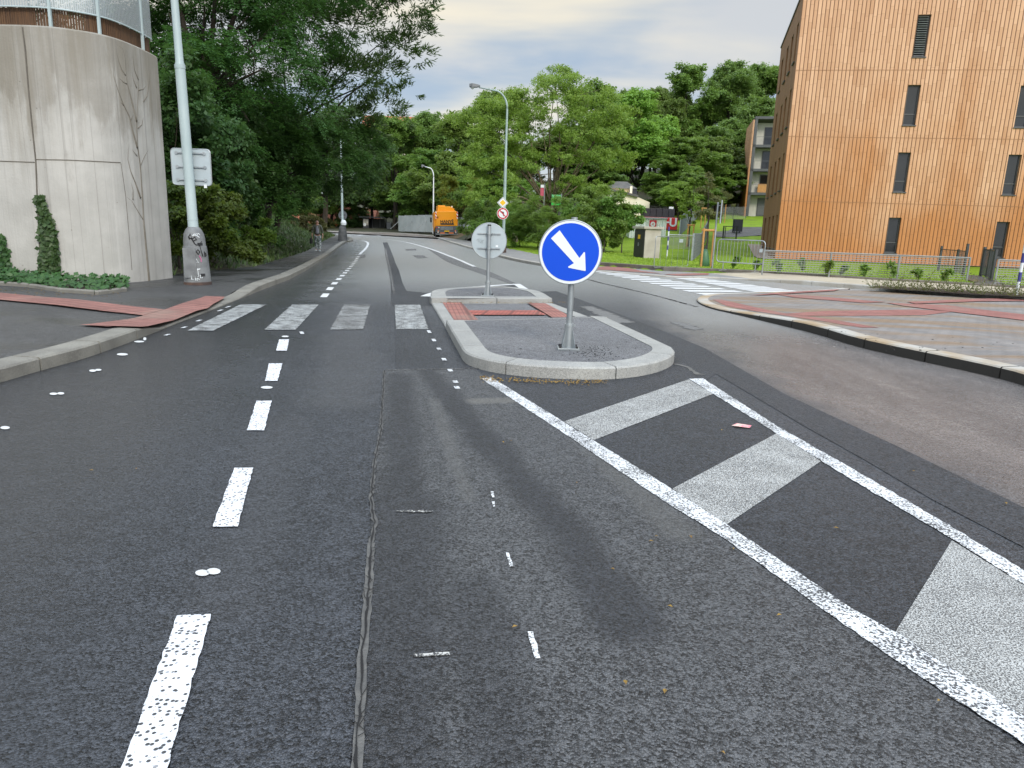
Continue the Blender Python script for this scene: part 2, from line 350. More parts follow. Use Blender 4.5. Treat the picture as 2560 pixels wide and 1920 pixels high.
M_white = paint('paint_fresh', 0.45, 0.0, c=(0.62, 0.63, 0.63))
def stone(name, c1, c2, speck=0.5, rough=0.7):
    m, nt, b = newmat(name); v = coords(nt, 'Position')
    col = mixc(nt, ramp(nt, noise(nt, v, 2.2, 5), 0.3, 0.7), c1, c2)
    k = nd(nt, 'ShaderNodeSeparateColor', {0: voro(nt, v, 130, out=1)}).outputs[0]
    col = mixc(nt, mth(nt, 'MULTIPLY', ramp(nt, k, 0.6, 1), speck), col, tuple(x * 0.35 for x in c1))
    col = mixc(nt, mth(nt, 'MULTIPLY', ramp(nt, k, 0.4, 0), speck * 0.7), col, tuple(min(0.8, x * 1.5) for x in c1))
    isl_ = nt.nodes.new('ShaderNodeNewGeometry').outputs['Random Per Island']; col = mixc(nt, mth(nt, 'MULTIPLY', isl_, 0.4), col, tuple(x * .62 for x in c1))
    setc(nt, b, col); setr(nt, b, rough); bump(nt, b, noise(nt, v, 120, 4), 0.5, 0.006); return m
M_granite = stone('granite_kerb', (0.36, 0.36, 0.34), (0.27, 0.27, 0.26))
M_oldkerb = stone('old_kerb', (0.24, 0.23, 0.2), (0.15, 0.142, 0.125), 0.35)
M_concK = stone('concrete_kerb', (0.42, 0.41, 0.38), (0.33, 0.3, 0.25), 0.25)
def wetkerb():
    m, nt, b = newmat('new_kerb'); v = coords(nt, 'Position')
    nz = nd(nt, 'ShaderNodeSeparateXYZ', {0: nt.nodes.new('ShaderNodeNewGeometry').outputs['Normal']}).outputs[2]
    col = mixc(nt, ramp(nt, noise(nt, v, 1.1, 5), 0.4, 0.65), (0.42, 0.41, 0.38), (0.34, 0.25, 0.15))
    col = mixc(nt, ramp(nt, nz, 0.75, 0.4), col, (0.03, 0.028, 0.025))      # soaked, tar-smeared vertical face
    setc(nt, b, col); setr(nt, b, 0.65); bump(nt, b, noise(nt, v, 120, 4), 0.4, 0.006); return m
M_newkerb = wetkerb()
def tactile(name, c, ang, pitch=0.07, blocks=0.2):
    m, nt, b = newmat(name); v = coords(nt, 'Position', rot=(0, 0, ang))
    s = nd(nt, 'ShaderNodeSeparateXYZ', {0: v})
    g = mth(nt, 'PINGPONG', mth(nt, 'DIVIDE', s.outputs[0], pitch), 0.5)
    g2 = mth(nt, 'MINIMUM', mth(nt, 'PINGPONG', mth(nt, 'DIVIDE', s.outputs[0], blocks), 0.5), mth(nt, 'PINGPONG', mth(nt, 'DIVIDE', s.outputs[1], blocks), 0.5))
    col = mixc(nt, ramp(nt, noise(nt, v, 2.5, 5), 0.3, 0.7), c, tuple(x * 0.7 for x in c))
    col = mixc(nt, mth(nt, 'MULTIPLY', ramp(nt, g, 0.16, 0.04), 0.7), col, tuple(x * 0.35 for x in c))
    col = mixc(nt, mth(nt, 'MULTIPLY', ramp(nt, g2, 0.1, 0.05), 0.7), col, tuple(x * 0.3 for x in c))
    dirt = ramp(nt, noise(nt, coords(nt, 'Position'), 0.8, 6), 0.5, 0.75)
    col = mixc(nt, mth(nt, 'MULTIPLY', dirt, 0.5), col, (0.24, 0.19, 0.15))
    setc(nt, b, col); setr(nt, b, 0.7); bump(nt, b, g, 0.6, 0.01); return m
M_red = tactile('tactile_red', (0.34, 0.15, 0.125), R(20)); M_red2 = tactile('tactile_red_island', (0.34, 0.135, 0.11), R(-8), 0.075, 0.45)
M_red3 = tactile('tactile_red_corner', (0.36, 0.14, 0.12), R(-12), 0.06, 0.2)
def muddy():
    m, nt, b = newmat('muddy_paving'); v = coords(nt, 'Position')
    vs = coords(nt, 'Position', (0.35, 1.2, 1), (0, 0, R(14)))
    col = mixc(nt, ramp(nt, noise(nt, v, 1.5, 6), 0.35, 0.65), (0.25, 0.238, 0.23), (0.18, 0.175, 0.172))
    col = mixc(nt, ramp(nt, noise(nt, vs, 0.9, 6, 0.55, 0.6), 0.43, 0.63), col, (0.235, 0.165, 0.105))
    br = nd(nt, 'ShaderNodeTexBrick', {'Vector': coords(nt, 'Position', rot=(0, 0, R(-12))), 'Scale': 2.2, 'Mortar Size': 0.02, 'Color1': (1, 1, 1, 1), 'Color2': (.82, .82, .84, 1), 'Mortar': (.4, .4, .4, 1)}).outputs[0]
    col = mixc(nt, 0.75, col, br, 'MULTIPLY')
    setc(nt, b, col); setr(nt, b, mth(nt, 'MULTIPLY_ADD', noise(nt, v, 1.3, 4), 0.3, 0.45)); bump(nt, b, noise(nt, v, 60, 5), 0.4, 0.01); return m
M_mud = muddy()
def slabs(name, c, bw=0.5, bh=0.5, rot=0.0):
    m, nt, b = newmat(name)
    br = nd(nt, 'ShaderNodeTexBrick', {'Vector': coords(nt, 'Position', rot=(0, 0, rot)), 'Scale': 1.0, 'Brick Width': bw, 'Row Height': bh, 'Mortar Size': 0.012, 'Color1': (*c, 1), 'Color2': (*[x * .88 for x in c], 1), 'Mortar': (*[x * .45 for x in c], 1)}, offset=0.0).outputs[0]
    v = coords(nt, 'Position'); setc(nt, b, mixc(nt, ramp(nt, noise(nt, v, 0.8, 5), 0.4, 0.7), br, tuple(x * .75 for x in c))); setr(nt, b, 0.75); return m
M_beige = slabs('beige_slabs', (0.46, 0.4, 0.3), 0.6, 2.4, R(-17)); M_greypave = slabs('grey_paving', (0.26, 0.255, 0.25), 0.3, 0.3, R(-10))
def grassy(name, c1, c2, c3):
    m, nt, b = newmat(name); v = coords(nt, 'Position')
    col = mixc(nt, ramp(nt, noise(nt, v, 0.6, 6), 0.3, 0.7), c1, c2)
    col = mixc(nt, ramp(nt, noise(nt, v, 14, 4), 0.5, 0.75), col, c3)
    col = mixc(nt, mth(nt, 'MULTIPLY', ramp(nt, noise(nt, v, 0.33, 5), 0.62, 0.72), 0.7), col, (0.1, 0.085, 0.05))
    setc(nt, b, col); setr(nt, b, 0.8); b.inputs['Specular IOR Level'].default_value = 0.2
    bump(nt, b, noise(nt, v, 30, 5), 0.9, 0.06); return m
M_lawn = grassy('lawn_grass', (0.18, 0.28, 0.012), (0.13, 0.22, 0.01), (0.23, 0.31, 0.02))
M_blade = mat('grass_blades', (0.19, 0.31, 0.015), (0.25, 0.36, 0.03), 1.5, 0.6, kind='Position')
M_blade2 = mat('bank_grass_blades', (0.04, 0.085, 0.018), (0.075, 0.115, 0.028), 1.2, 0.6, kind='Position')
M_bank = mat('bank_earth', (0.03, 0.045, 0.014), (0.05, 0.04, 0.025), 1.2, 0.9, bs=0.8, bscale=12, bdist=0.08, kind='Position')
M_soil = mat('soil', (0.055, 0.03, 0.022), (0.025, 0.016, 0.013), 6, 0.9, bs=1.0, bscale=25, bdist=0.05, kind='Position')
M_gravel = mat('gravel', (0.4, 0.33, 0.26), (0.2, 0.16, 0.13), 22, 0.8, bs=1.0, bscale=18, bdist=0.05, kind='Position')
def concrete(name, stain=1.0):
    m, nt, b = newmat(name); v = coords(nt, 'Position')
    z = nd(nt, 'ShaderNodeSeparateXYZ', {0: v}).outputs[2]
    col = mixc(nt, ramp(nt, noise(nt, v, 1.6, 6, 0.6), 0.3, 0.7), (0.43, 0.42, 0.395), (0.32, 0.312, 0.29))
    st = noise(nt, coords(nt, 'Position', (3.2, 3.2, 0.22)), 1.0, 6, 0.6)
    drip = ramp(nt, mth(nt, 'ADD', mth(nt, 'MULTIPLY_ADD', z, 0.075, -0.27), st), 0.42, 0.66)       # rain runs that start at the coping
    col = mixc(nt, mth(nt, 'MULTIPLY', drip, 0.6 * stain), col, (0.2, 0.175, 0.13))
    st2 = noise(nt, coords(nt, 'Position', (9, 9, 0.12)), 1.0, 5, 0.6)
    col = mixc(nt, mth(nt, 'MULTIPLY', ramp(nt, st2, 0.52, 0.68), 0.6 * stain), col, (0.22, 0.21, 0.19))
    col = mixc(nt, mth(nt, 'MULTIPLY', ramp(nt, st2, 0.42, 0.3), 0.5), col, (0.47, 0.46, 0.43))
    low = ramp(nt, mth(nt, 'MULTIPLY_ADD', noise(nt, coords(nt, 'Position', (2.2, 2.2, 0.5)), 1.0, 6, 0.65), 5.5, z), 6.6, 5.6)      # the lower half stays paler, the damp from the top ends in fingers
    col = mixc(nt, mth(nt, 'MULTIPLY', mth(nt, 'SUBTRACT', 1.0, low), 0.42 * stain), col, (0.2, 0.18, 0.145), 'MIX'); col = mixc(nt, mth(nt, 'MULTIPLY', low, 0.3), col, (0.5, 0.49, 0.46))
    sp_ = nd(nt, 'ShaderNodeSeparateXYZ', {0: v}); bl_ = mth(nt, 'PINGPONG', mth(nt, 'DIVIDE', mth(nt, 'MULTIPLY_ADD', sp_.outputs[1], 0.55, sp_.outputs[0]), 0.19), 0.5)   # board marks of the formwork
    col = mixc(nt, mth(nt, 'MULTIPLY', ramp(nt, bl_, 0.05, 0.015), mth(nt, 'MULTIPLY', ramp(nt, st2, .4, .6), .38)), col, (0.16, 0.15, 0.13))
    pit = voro(nt, v, 3.2, rnd=1.0); col = mixc(nt, mth(nt, 'MULTIPLY', ramp(nt, pit, 0.055, 0.035), 0.6), col, (0.15, 0.14, 0.12))
    setc(nt, b, col); setr(nt, b, 0.75)
    bump(nt, b, mth(nt, 'ADD', mth(nt, 'MULTIPLY', st2, 1.0), mth(nt, 'MULTIPLY', noise(nt, v, 25, 5), 0.5)), 0.35, 0.03); return m
M_conc = concrete('stained_concrete'); M_conc2 = mat('box_concrete', (0.45, 0.42, 0.37), (0.34, 0.31, 0.26), 1.5, 0.8, bs=0.2, bscale=20)
M_groove = mat('concrete_joint', (0.15, 0.135, 0.11), (0.1, 0.09, 0.075), 4, 0.9)
M_relief = mat('concrete_relief', (0.21, 0.195, 0.165), (0.14, 0.125, 0.1), 3, 0.85)
M_galv = mat('galvanised_steel', (0.42, 0.45, 0.46), (0.3, 0.33, 0.35), 5, 0.42, 0.75)
M_pole = mat('lamp_pole_paint', (0.42, 0.5, 0.51), (0.33, 0.41, 0.42), 2, 0.4, stretch=(1, 1, 0.4))
M_pole2 = mat('green_grey_pole', (0.34, 0.44, 0.42), (0.27, 0.35, 0.33), 2, 0.4)
M_signback = mat('sign_back', (0.4, 0.46, 0.49), (0.34, 0.4, 0.43), 1.6, 0.45)
M_black = mat('black_plastic', (0.02, 0.02, 0.022), None, 3, 0.5); M_dark_steel = mat('dark_steel', (0.035, 0.038, 0.045), (0.05, 0.052, 0.058), 3, 0.45)
M_cast = mat('grey_cast_base', (0.2, 0.21, 0.215), (0.13, 0.135, 0.14), 5, 0.6, bs=0.2, bscale=20)
M_castd = mat('dark_cast_base', (0.05, 0.052, 0.055), (0.09, 0.09, 0.09), 4, 0.6)
M_rust = mat('rusty_edge', (0.1, 0.06, 0.045), (0.06, 0.04, 0.035), 6, 0.8)
M_wsign = mat('sign_white', (0.72, 0.76, 0.78), (0.66, 0.7, 0.72), 1.0, 0.35); M_blue = mat('sign_blue', (0.001, 0.07, 0.62), (0.001, 0.062, 0.56), 0.6, 0.45, spec=0.25)
M_redp = mat('sign_red', (0.55, 0.02, 0.03), (0.48, 0.02, 0.03), 1, 0.4); M_yel = mat('sign_yellow', (0.8, 0.48, 0.01), (0.75, 0.43, 0.01), 1, 0.4)
M_orange = mat('truck_orange', (0.85, 0.33, 0.006), (0.78, 0.29, 0.006), 0.8, 0.35); M_grey = mat('truck_grey', (0.09, 0.1, 0.11), (0.12, 0.13, 0.14), 2, 0.5)
M_tyre = mat('tyre_rubber', (0.016, 0.016, 0.017), (0.025, 0.025, 0.024), 4, 0.85); M_txt = mat('dark_lettering', (0.035, 0.02, 0.012), None, 2, 0.6)
M_hoard = mat('hoarding_sheet', (0.44, 0.48, 0.48), (0.36, 0.4, 0.4), 0.8, 0.5, 0.2); M_pine = mat('new_timber', (0.5, 0.27, 0.09), (0.4, 0.2, 0.06), 4, 0.7, stretch=(4, 4, 0.6))
M_slat = mat('brown_slats', (0.12, 0.06, 0.025), (0.055, 0.028, 0.014), 3, 0.75, stretch=(16, 16, 0.8), kind='Position')
M_bark = mat('bark', (0.06, 0.048, 0.036), (0.03, 0.025, 0.02), 3, 0.9, bs=0.8, bscale=10, bdist=0.04, stretch=(2, 2, 0.4)); M_bark2 = mat('pale_bark', (0.16, 0.13, 0.08), (0.1, 0.08, 0.05), 3, 0.9)
M_glass = mat('dark_glass', (0.012, 0.014, 0.016), (0.02, 0.022, 0.025), 0.5, 0.06); M_frame = mat('anthracite_frame', (0.065, 0.07, 0.075), (0.075, 0.08, 0.085), 2, 0.45)
M_plaster = mat('pale_plaster', (0.8, 0.75, 0.64), (0.72, 0.64, 0.5), 0.7, 0.85); M_yplaster = mat('yellow_plaster', (0.75, 0.64, 0.4), (0.66, 0.55, 0.33), 0.7, 0.85)
M_roof = mat('dark_roof', (0.08, 0.08, 0.078), (0.13, 0.125, 0.115), 1.5, 0.7); M_tile = mat('red_roof_tiles', (0.42, 0.15, 0.08), (0.32, 0.1, 0.055), 3, 0.8)
M_oplaster = mat('orange_plaster', (0.7, 0.26, 0.07), (0.62, 0.22, 0.06), 0.7, 0.85)
def leafmat(name, c1, c2, c3, tr=0.42):
    m, nt, b = newmat(name); v = coords(nt, 'Object')
    g = nt.nodes.new('ShaderNodeNewGeometry').outputs['Random Per Island']
    ob = nt.nodes.new('ShaderNodeObjectInfo').outputs['Random']
    col = mixc(nt, ramp(nt, noise(nt, v, 0.45, 3), 0.35, 0.65), c1, c2)
    col = mixc(nt, mth(nt, 'MULTIPLY', g, 0.55), col, c3)
    hs = nd(nt, 'ShaderNodeHueSaturation', {'Hue': mth(nt, 'MULTIPLY_ADD', ob, 0.035, 0.482), 'Saturation': 1.0, 'Value': mth(nt, 'MULTIPLY_ADD', ob, 0.35, 0.82), 'Color': col}).outputs[0]
    setc(nt, b, hs); setr(nt, b, 0.5); b.inputs['Specular IOR Level'].default_value = 0.35
    t = nd(nt, 'ShaderNodeBsdfTranslucent', {'Color': mixc(nt, 0.6, hs, (c3[0] * 1.5, c3[1] * 1.5, c3[2]))}); mx = nd(nt, 'ShaderNodeMixShader', {0: tr, 1: b.outputs[0], 2: t.outputs[0]})
    nt.links.new(mx.outputs[0], nt.nodes['Material Output'].inputs[0]); return m
L_dark = leafmat('leaf_dark', (0.036, 0.082, 0.025), (0.05, 0.11, 0.03), (0.075, 0.14, 0.038))
L_near = leafmat('leaf_robinia', (0.032, 0.085, 0.023), (0.048, 0.122, 0.028), (0.08, 0.165, 0.038))
L_hill = leafmat('leaf_hill', (0.105, 0.19, 0.048), (0.135, 0.23, 0.054), (0.18, 0.27, 0.065))
L_mid = leafmat('leaf_mid', (0.115, 0.21, 0.045), (0.145, 0.255, 0.05), (0.195, 0.295, 0.065))
L_light = leafmat('leaf_light', (0.16, 0.28, 0.05), (0.2, 0.33, 0.055), (0.26, 0.38, 0.075))
L_yel = leafmat('leaf_yellowish', (0.1, 0.15, 0.02), (0.13, 0.16, 0.022), (0.19, 0.2, 0.03))
L_olive = leafmat('leaf_olive', (0.1, 0.12, 0.05), (0.125, 0.14, 0.055), (0.17, 0.17, 0.07))
L_bush = leafmat('leaf_bush', (0.04, 0.085, 0.012), (0.07, 0.11, 0.014), (0.1, 0.14, 0.02))
L_ivy = leafmat('leaf_ivy', (0.02, 0.055, 0.016), (0.03, 0.075, 0.018), (0.06, 0.12, 0.03), 0.1)
L_fallen = mat('yellow_leaf', (0.3, 0.19, 0.03), (0.17, 0.1, 0.035), 30, 0.7, kind='Position')
# ------------------------------------------------------------------ outline of everything paved (roads, pavements)
WALLZ = 4.93
wall_top_px = [(0, 60), (65, 61), (130, 65), (190, 73), (250, 83), (300, 97), (350, 118), (385, 136), (393, 141)]
WL = [Zp(px, py, WALLZ) for px, py in wall_top_px]
d0 = Vector(WL[0]) - Vector(WL[1]); d0.normalize()
WL = [(WL[0][0] + d0.x * 14, WL[0][1] + d0.y * 14)] + WL
bank = [P2(640, 667, .12), P2(700, 648, .12), P2(779, 622, .12), P2(815, 600, .12), P2(838, 590, .1)]
backR = [P2(1185, 606, .1), P2(1263, 621, .12), P2(1351, 637, .12), P2(1430, 650, .12), P2(1496, 660, .12), P2(1659, 672, .12), P2(1758, 676, .12), P2(1900, 682, .12), P2(2140, 697, .12), P2(2273, 705, .12), P2(2472, 716, .12), P2(2560, 721, .12)]
e = Vector(backR[-1]) - Vector(backR[-3]); e.normalize()
farK = [P2(860, 583.3), P2(930, 583.5), P2(985, 584.5), P2(1040, 588), P2(1076, 592.5)]
paved = [(-40, -6)] + [WL[0]] + WL[1:] + [(WL[-1][0] - 0.5, WL[-1][1] + 1.2)] + bank + [(-24, 86), (-60, 97), (-90, 100), (-90, 118), (-45, 122)] + \
        [(a[0] - 0.5, a[1] + 2.4) for a in farK[1:4]] + [(farK[4][0] + 2.0, farK[4][1] + 1.5)] + backR + [(backR[-1][0] + e.x * 30, backR[-1][1] + e.y * 30), (60, -6)]
PV = np.array(paved); PA = PV; PB = np.roll(PV, -1, axis=0)
def sdist(x, y):
    """signed distance to the paved outline: > 0 outside"""
    x = np.asarray(x, float); y = np.asarray(y, float)
    dmin = np.full(x.shape, 1e9); ins = np.zeros(x.shape, bool)
    for (ax, ay), (bx, by) in zip(PA, PB):
        dx, dy = bx - ax, by - ay; L2 = dx * dx + dy * dy + 1e-9
        t = np.clip(((x - ax) * dx + (y - ay) * dy) / L2, 0, 1)
        dmin = np.minimum(dmin, np.hypot(x - ax - t * dx, y - ay - t * dy))
        c = ((ay > y) != (by > y)); ins ^= c & (x < (bx - ax) * (y - ay) / ((by - ay) if abs(by - ay) > 1e-9 else 1e-9) + ax)
    return np.where(ins, -dmin, dmin)
def Hn(x, y):
    t = np.clip((x + 6) / 12, 0, 1); return -0.42 * np.exp(-((y - 38) / 16) ** 2) * (1 - t * t * (3 - 2 * t))
def ss(a, b, x): t = np.clip((x - a) / (b - a), 0, 1); return t * t * (3 - 2 * t)
def Tn(x, y):
    x = np.asarray(x, float); y = np.asarray(y, float)
    d = sdist(x, y); base = Hn(x, y) + 0.12
    left = ss(2, -6, x) * ss(92, 74, y)
    dp = np.maximum(d, 0)
    fl = 0.42 * np.minimum(dp, 14) + 0.1 * np.maximum(dp - 14, 0)
    lawn = 0.05 * ss(0, 1.5, dp) + 0.068 * np.clip(y - 45, 0, 65) * ss(3, 11, x) * ss(0, 6, dp)
    hill = 0.22 * np.clip(y - 112, 0, 45) * ss(-40, 30, x) + 0.06 * np.maximum(y - 128, 0) * ss(10, -40, x)
    out = base + left * fl + (1 - left) * lawn + np.minimum(hill, 38) * ss(0, 5, dp)
    return np.where(d < 0, base + np.maximum(d * 0.6, -0.6), out)
def T(x, y): return float(Tn(np.array([x]), np.array([y]))[0])
def terrain_part(name, x0, x1, y0, y1, step, m, skip=None):
    skip = skip or (0, 0, 0, 0)
    nx = int((x1 - x0) / step) + 1; ny = int((y1 - y0) / step) + 1
    gx, gy = np.meshgrid(np.linspace(x0, x1, nx), np.linspace(y0, y1, ny)); gz = Tn(gx, gy)
    gz = gz + (gz > Hn(gx, gy) + 0.2) * 0.03 * np.sin(gx * 1.7 + 2 * np.sin(gy * .9)) * np.cos(gy * 1.3)
    vs = np.stack([gx.ravel(), gy.ravel(), gz.ravel()], 1)
    idx = np.arange(nx * ny).reshape(ny, nx); a, b, c, d = idx[:-1, :-1].ravel(), idx[:-1, 1:].ravel(), idx[1:, 1:].ravel(), idx[1:, :-1].ravel()
    sd_ = sdist(gx, gy).ravel(); keep = ~((gx.ravel()[a] >= skip[0] - 1e-6) & (gx.ravel()[b] <= skip[1] + 1e-6) & (gy.ravel()[a] >= skip[2] - 1e-6) & (gy.ravel()[c] <= skip[3] + 1e-6)) & (np.maximum.reduce([sd_[a], sd_[b], sd_[c], sd_[d]]) > -0.9)
    me = bpy.data.meshes.new(name); me.from_pydata(vs.tolist(), [], np.stack([a, b, c, d], 1)[keep].tolist()); me.materials.append(m)
    me.polygons.foreach_set('use_smooth', [True] * len(me.polygons)); o = link(bpy.data.objects.new(name, me)); o['kind'] = 'structure'; return o
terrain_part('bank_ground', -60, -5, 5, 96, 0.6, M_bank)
terrain_part('lawn_ground', -3.5, 60.5, 5, 112.5, 0.5, M_lawn)
terrain_part('hill_ground', -140, 160, 70, 300, 2.0, M_bank, (-2, 60, 70, 112))
mb = MB(); mb.add([(-1500, -300, -1.2), (1500, -300, -1.2), (1500, 2500, -1.2), (-1500, 2500, -1.2)], [(0, 1, 2, 3)]); mb.build('ground', M_bank)['kind'] = 'structure'
sheet('road', [(-40, -6), (45, -6), (45, 60), (10, 60), (0, 90), (-10, 125), (-100, 130), (-100, 60), (-40, 30)], 0.0, M_road)
# ------------------------------------------------------------------ left pavement and its kerb
kl_px = [(-300, 1060), (0, 957), (100, 927), (214, 896), (300, 865), (345, 848), (420, 818), (500, 787), (560, 764), (650, 727), (741, 693), (800, 652), (838, 626), (856, 612), (866, 606.5)]
kl = [P2(*q) for q in kl_px]; kl = [(kl[0][0] - 0.6, kl[0][1] - 6)] + kl[1:]
kl = resample(smooth_line(kl, 1), 0.6)
def hkl(x, y): return 0.13 - 0.1 * ss(8.6, 9.6, y) * ss(16.0, 13.6, y)
hklf = lambda x, y: float(hkl(np.float64(x), np.float64(y)))
kerb('kerb_old_stone', kl, 0.27, hklf, M_oldkerb, 1.0, 0.024)
inner = offs(kl, 0.27)
bank_in = [(WL[-1][0] - 0.2, WL[-1][1] + 0.4)] + [(a[0] - 0.6, a[1] + 0.2) for a in bank]
side_end = [(-24, 84.0), (bank_in[-1][0] - 2.5, bank_in[-1][1] + 2)]
sw = inner + bank_in[::-1] + [(q[0], q[1] + 0.25) for q in WL[::-1]] + [(-40, -6)]
def hsw(x, y):
    dm = min(math.dist((x, y), q) for q in inner[::2]); return 0.13 - 0.1 * float(ss(8.6, 9.6, y) * ss(16.0, 13.6, y)) * max(0, 1 - dm / 1.6)
sheet('pavement', sw, hsw, M_pave)
# corner of the pavement at the far junction
fc = [P2(*q) for q in ((846, 601), (852, 603.5), (868, 606), (880, 604.5), (884, 601.5), (880, 598), (866, 594))]
kerb('kerb_corner_stone', smooth_line(fc, 1), 0.3, lambda x, y: 0.13, M_oldkerb, 1.5)
sheet('pavement_corner', offs(smooth_line(fc, 1), 0.3) + [P2(830, 588), P2(826, 597)], 0.125, M_pave)
# red tactile strips of the left pavement
def c2(x, y): return P2(x * .28933, 400 + y * .28933, 0.1)
s1 = [c2(940, 1470), c2(1240, 1325), c2(1420, 1280), c2(1770, 1168), c2(1945, 1172), c2(1800, 1260), c2(1500, 1365), c2(1230, 1468)]
sheet('tactile_strip', [c2(690, 1452)] + [s1[0]] + s1[1:], lambda x, y: hsw(x, y) + 0.02, M_red)
sheet('tactile_strip_long', [c2(-300, 1215), c2(-300, 1150), c2(0, 1173), c2(380, 1210), c2(900, 1250), c2(1418, 1281), c2(1238, 1328), c2(900, 1312), c2(500, 1283), c2(0, 1235)], lambda x, y: hsw(x, y) + 0.024, M_red)
# ------------------------------------------------------------------ markings and patches of the carriageway
def A(pts, s=1.0, ox=0, oy=0): return [P2(ox + x * s, oy + y * s) for x, y in pts]
def k1(x, y): return (x * .651, 840 + y * .651)          # crop scales used while measuring
def k2(x, y): return (1180 + x * .6239, 900 + y * .6239)
def k3(x, y): return (640 + x * .28933, 360 + y * .28933)
def k4(x, y): return (1060 + x * .3074, 640 + y * .3074)
def k5(x, y): return (400 + x * .3617, 740 + y * .3617)
def k6(x, y): return (1720 + x * .3797, 480 + y * .3797)
def k7(x, y): return (1460 + x * .1989, 640 + y * .1989)
def G(k, pts): return [P2(*k(x, y)) for x, y in pts]
sheet('road_patch', [P2(965, 926), P2(1080, 924), P2(1190, 922), P2(1215, 950)] + G(k2, [(350, 285), (770, 570), (1010, 720), (1460, 1045), (1800, 1280), (2600, 1820)]) + [P2(2560, 2300), P2(840, 2300), P2(885, 1900), P2(912, 1560), P2(930, 1250), P2(946, 1060)], 0.004, M_patch)
sheet('road_patch_gore', G(k2, [(60, 75), (365, 250), (800, 520), (1030, 670), (1520, 1000), (1720, 1110), (2212, 1440), (2800, 1850), (2800, 1250), (2212, 905), (1920, 720), (1540, 495), (1200, 285), (925, 76)]) + [P2(1690, 895), P2(1600, 940), P2(1400, 956), P2(1240, 935)], 0.003, M_dark)
sheet('road_patch_dark', [P2(985, 786), P2(1065, 786), P2(1115, 925), P2(990, 925)], 0.003, M_dark)
sheet('road_patch_edge', G(k4, [(880, 318), (1045, 378), (1410, 545), (1900, 745), (2045, 850), (2030, 920), (2300, 1010)]) + [P2(1790, 935), P2(2000, 1060), P2(2160, 1150), P2(2330, 1250), P2(2560, 1370), P2(2560, 1270), P2(2250, 1120), P2(1960, 985), P2(1760, 870), P2(1600, 805), P2(1480, 760), P2(1390, 728), P2(1340, 730)], 0.004, M_dark)
sheet('road_strip', G(k3, [(1095, 852), (1135, 850), (1160, 905), (1190, 980), (1235, 1090), (1265, 1200), (1310, 1290), (1320, 1380), (1170, 1380), (1160, 1120), (1140, 990), (1110, 900)]), 0.004, M_dark)
sheet('road_strip_thin', G(k3, [(1110, 905), (1128, 905), (1160, 1050), (1185, 1180), (1200, 1300), (1185, 1300), (1165, 1190), (1140, 1060)]), 0.008, M_strip, jag=0.03)
sheet('road_strip_curve', G(k3, [(1480, 905), (1560, 925), (1750, 1005), (2000, 1095), (2212, 1190), (2400, 1270), (2420, 1330), (2212, 1215), (1990, 1140), (1700, 1040), (1560, 960)]), 0.004, M_strip)
for q in ([(1290, 908), (1380, 905), (1385, 920), (1300, 922)], [(1350, 962), (1440, 962), (1490, 985), (1400, 990)], [(880, 962), (945, 955), (940, 980), (890, 990)]): sheet('road_patch_small', G(k3, q), 0.004, M_strip, jag=0.08)
sheet('road_patch_island', G(k3, [(1180, 1290), (1300, 1270), (1500, 1290), (1510, 1400), (1190, 1400)]), 0.0025, M_dark, jag=0.05)
# cracked seam along the patch
seam = [P2(*k1(x, y)) for x, y in ((1476, 135), (1470, 240), (1462, 380), (1440, 480), (1430, 570), (1425, 640), (1440, 720), (1425, 800), (1420, 900), (1412, 1000), (1405, 1120), (1390, 1250), (1385, 1400), (1375, 1550), (1368, 1680), (1360, 1850))]
M_seam = mat('seam_filler', (0.12, 0.118, 0.112), (0.075, 0.075, 0.074), 14, 0.6, bs=0.6, bscale=60, bdist=0.01, kind='Position')
M_crack = mat('crack', (0.012, 0.012, 0.013), None, 9, 0.9)
sheet('road_seam', ribbon(resample(seam[7:], 0.1), 0.034), 0.008, M_seam, jag=0.004)
sheet('road_seam_far', ribbon(resample(seam[:8], 0.1), 0.022), 0.008, mat('seam_dust', (0.1, 0.099, 0.095), (0.06, 0.06, 0.06), 14, 0.8, kind='Position'), jag=0.006)
sm = resample(seam, 0.05)
sheet('road_crack', ribbon([(x + random.uniform(-.004, .004), y) for x, y in sm], 0.007), 0.012, M_crack, jag=0.0028)
for i in range(26):
    k = random.randrange(len(sm) // 3, len(sm)); x, y = sm[k]; sheet('road_crack_branch', ribbon([(x, y), (x + random.uniform(-.03, .03), y + random.uniform(.02, .05)), (x + random.uniform(-.05, .05), y + random.uniform(.05, .09))], 0.003), 0.0122 + i * 1e-5, M_crack)
sheet('road_joint', ribbon([P2(965, 926), P2(1080, 924.5), P2(1200, 922)], 0.03), 0.008, M_strip, jag=0.008)
sheet('road_joint_right', ribbon(G(k2, [(815, 18), (860, 30), (905, 60), (935, 62)]), 0.05), 0.008, M_seam, jag=0.02)
sheet('road_crack_side', ribbon(resample(G(k7, [(-60, 270), (250, 350), (520, 410), (800, 475), (1050, 540), (1300, 610), (1420, 640)]), 0.3), 0.05), 0.008, M_crack, jag=0.03)
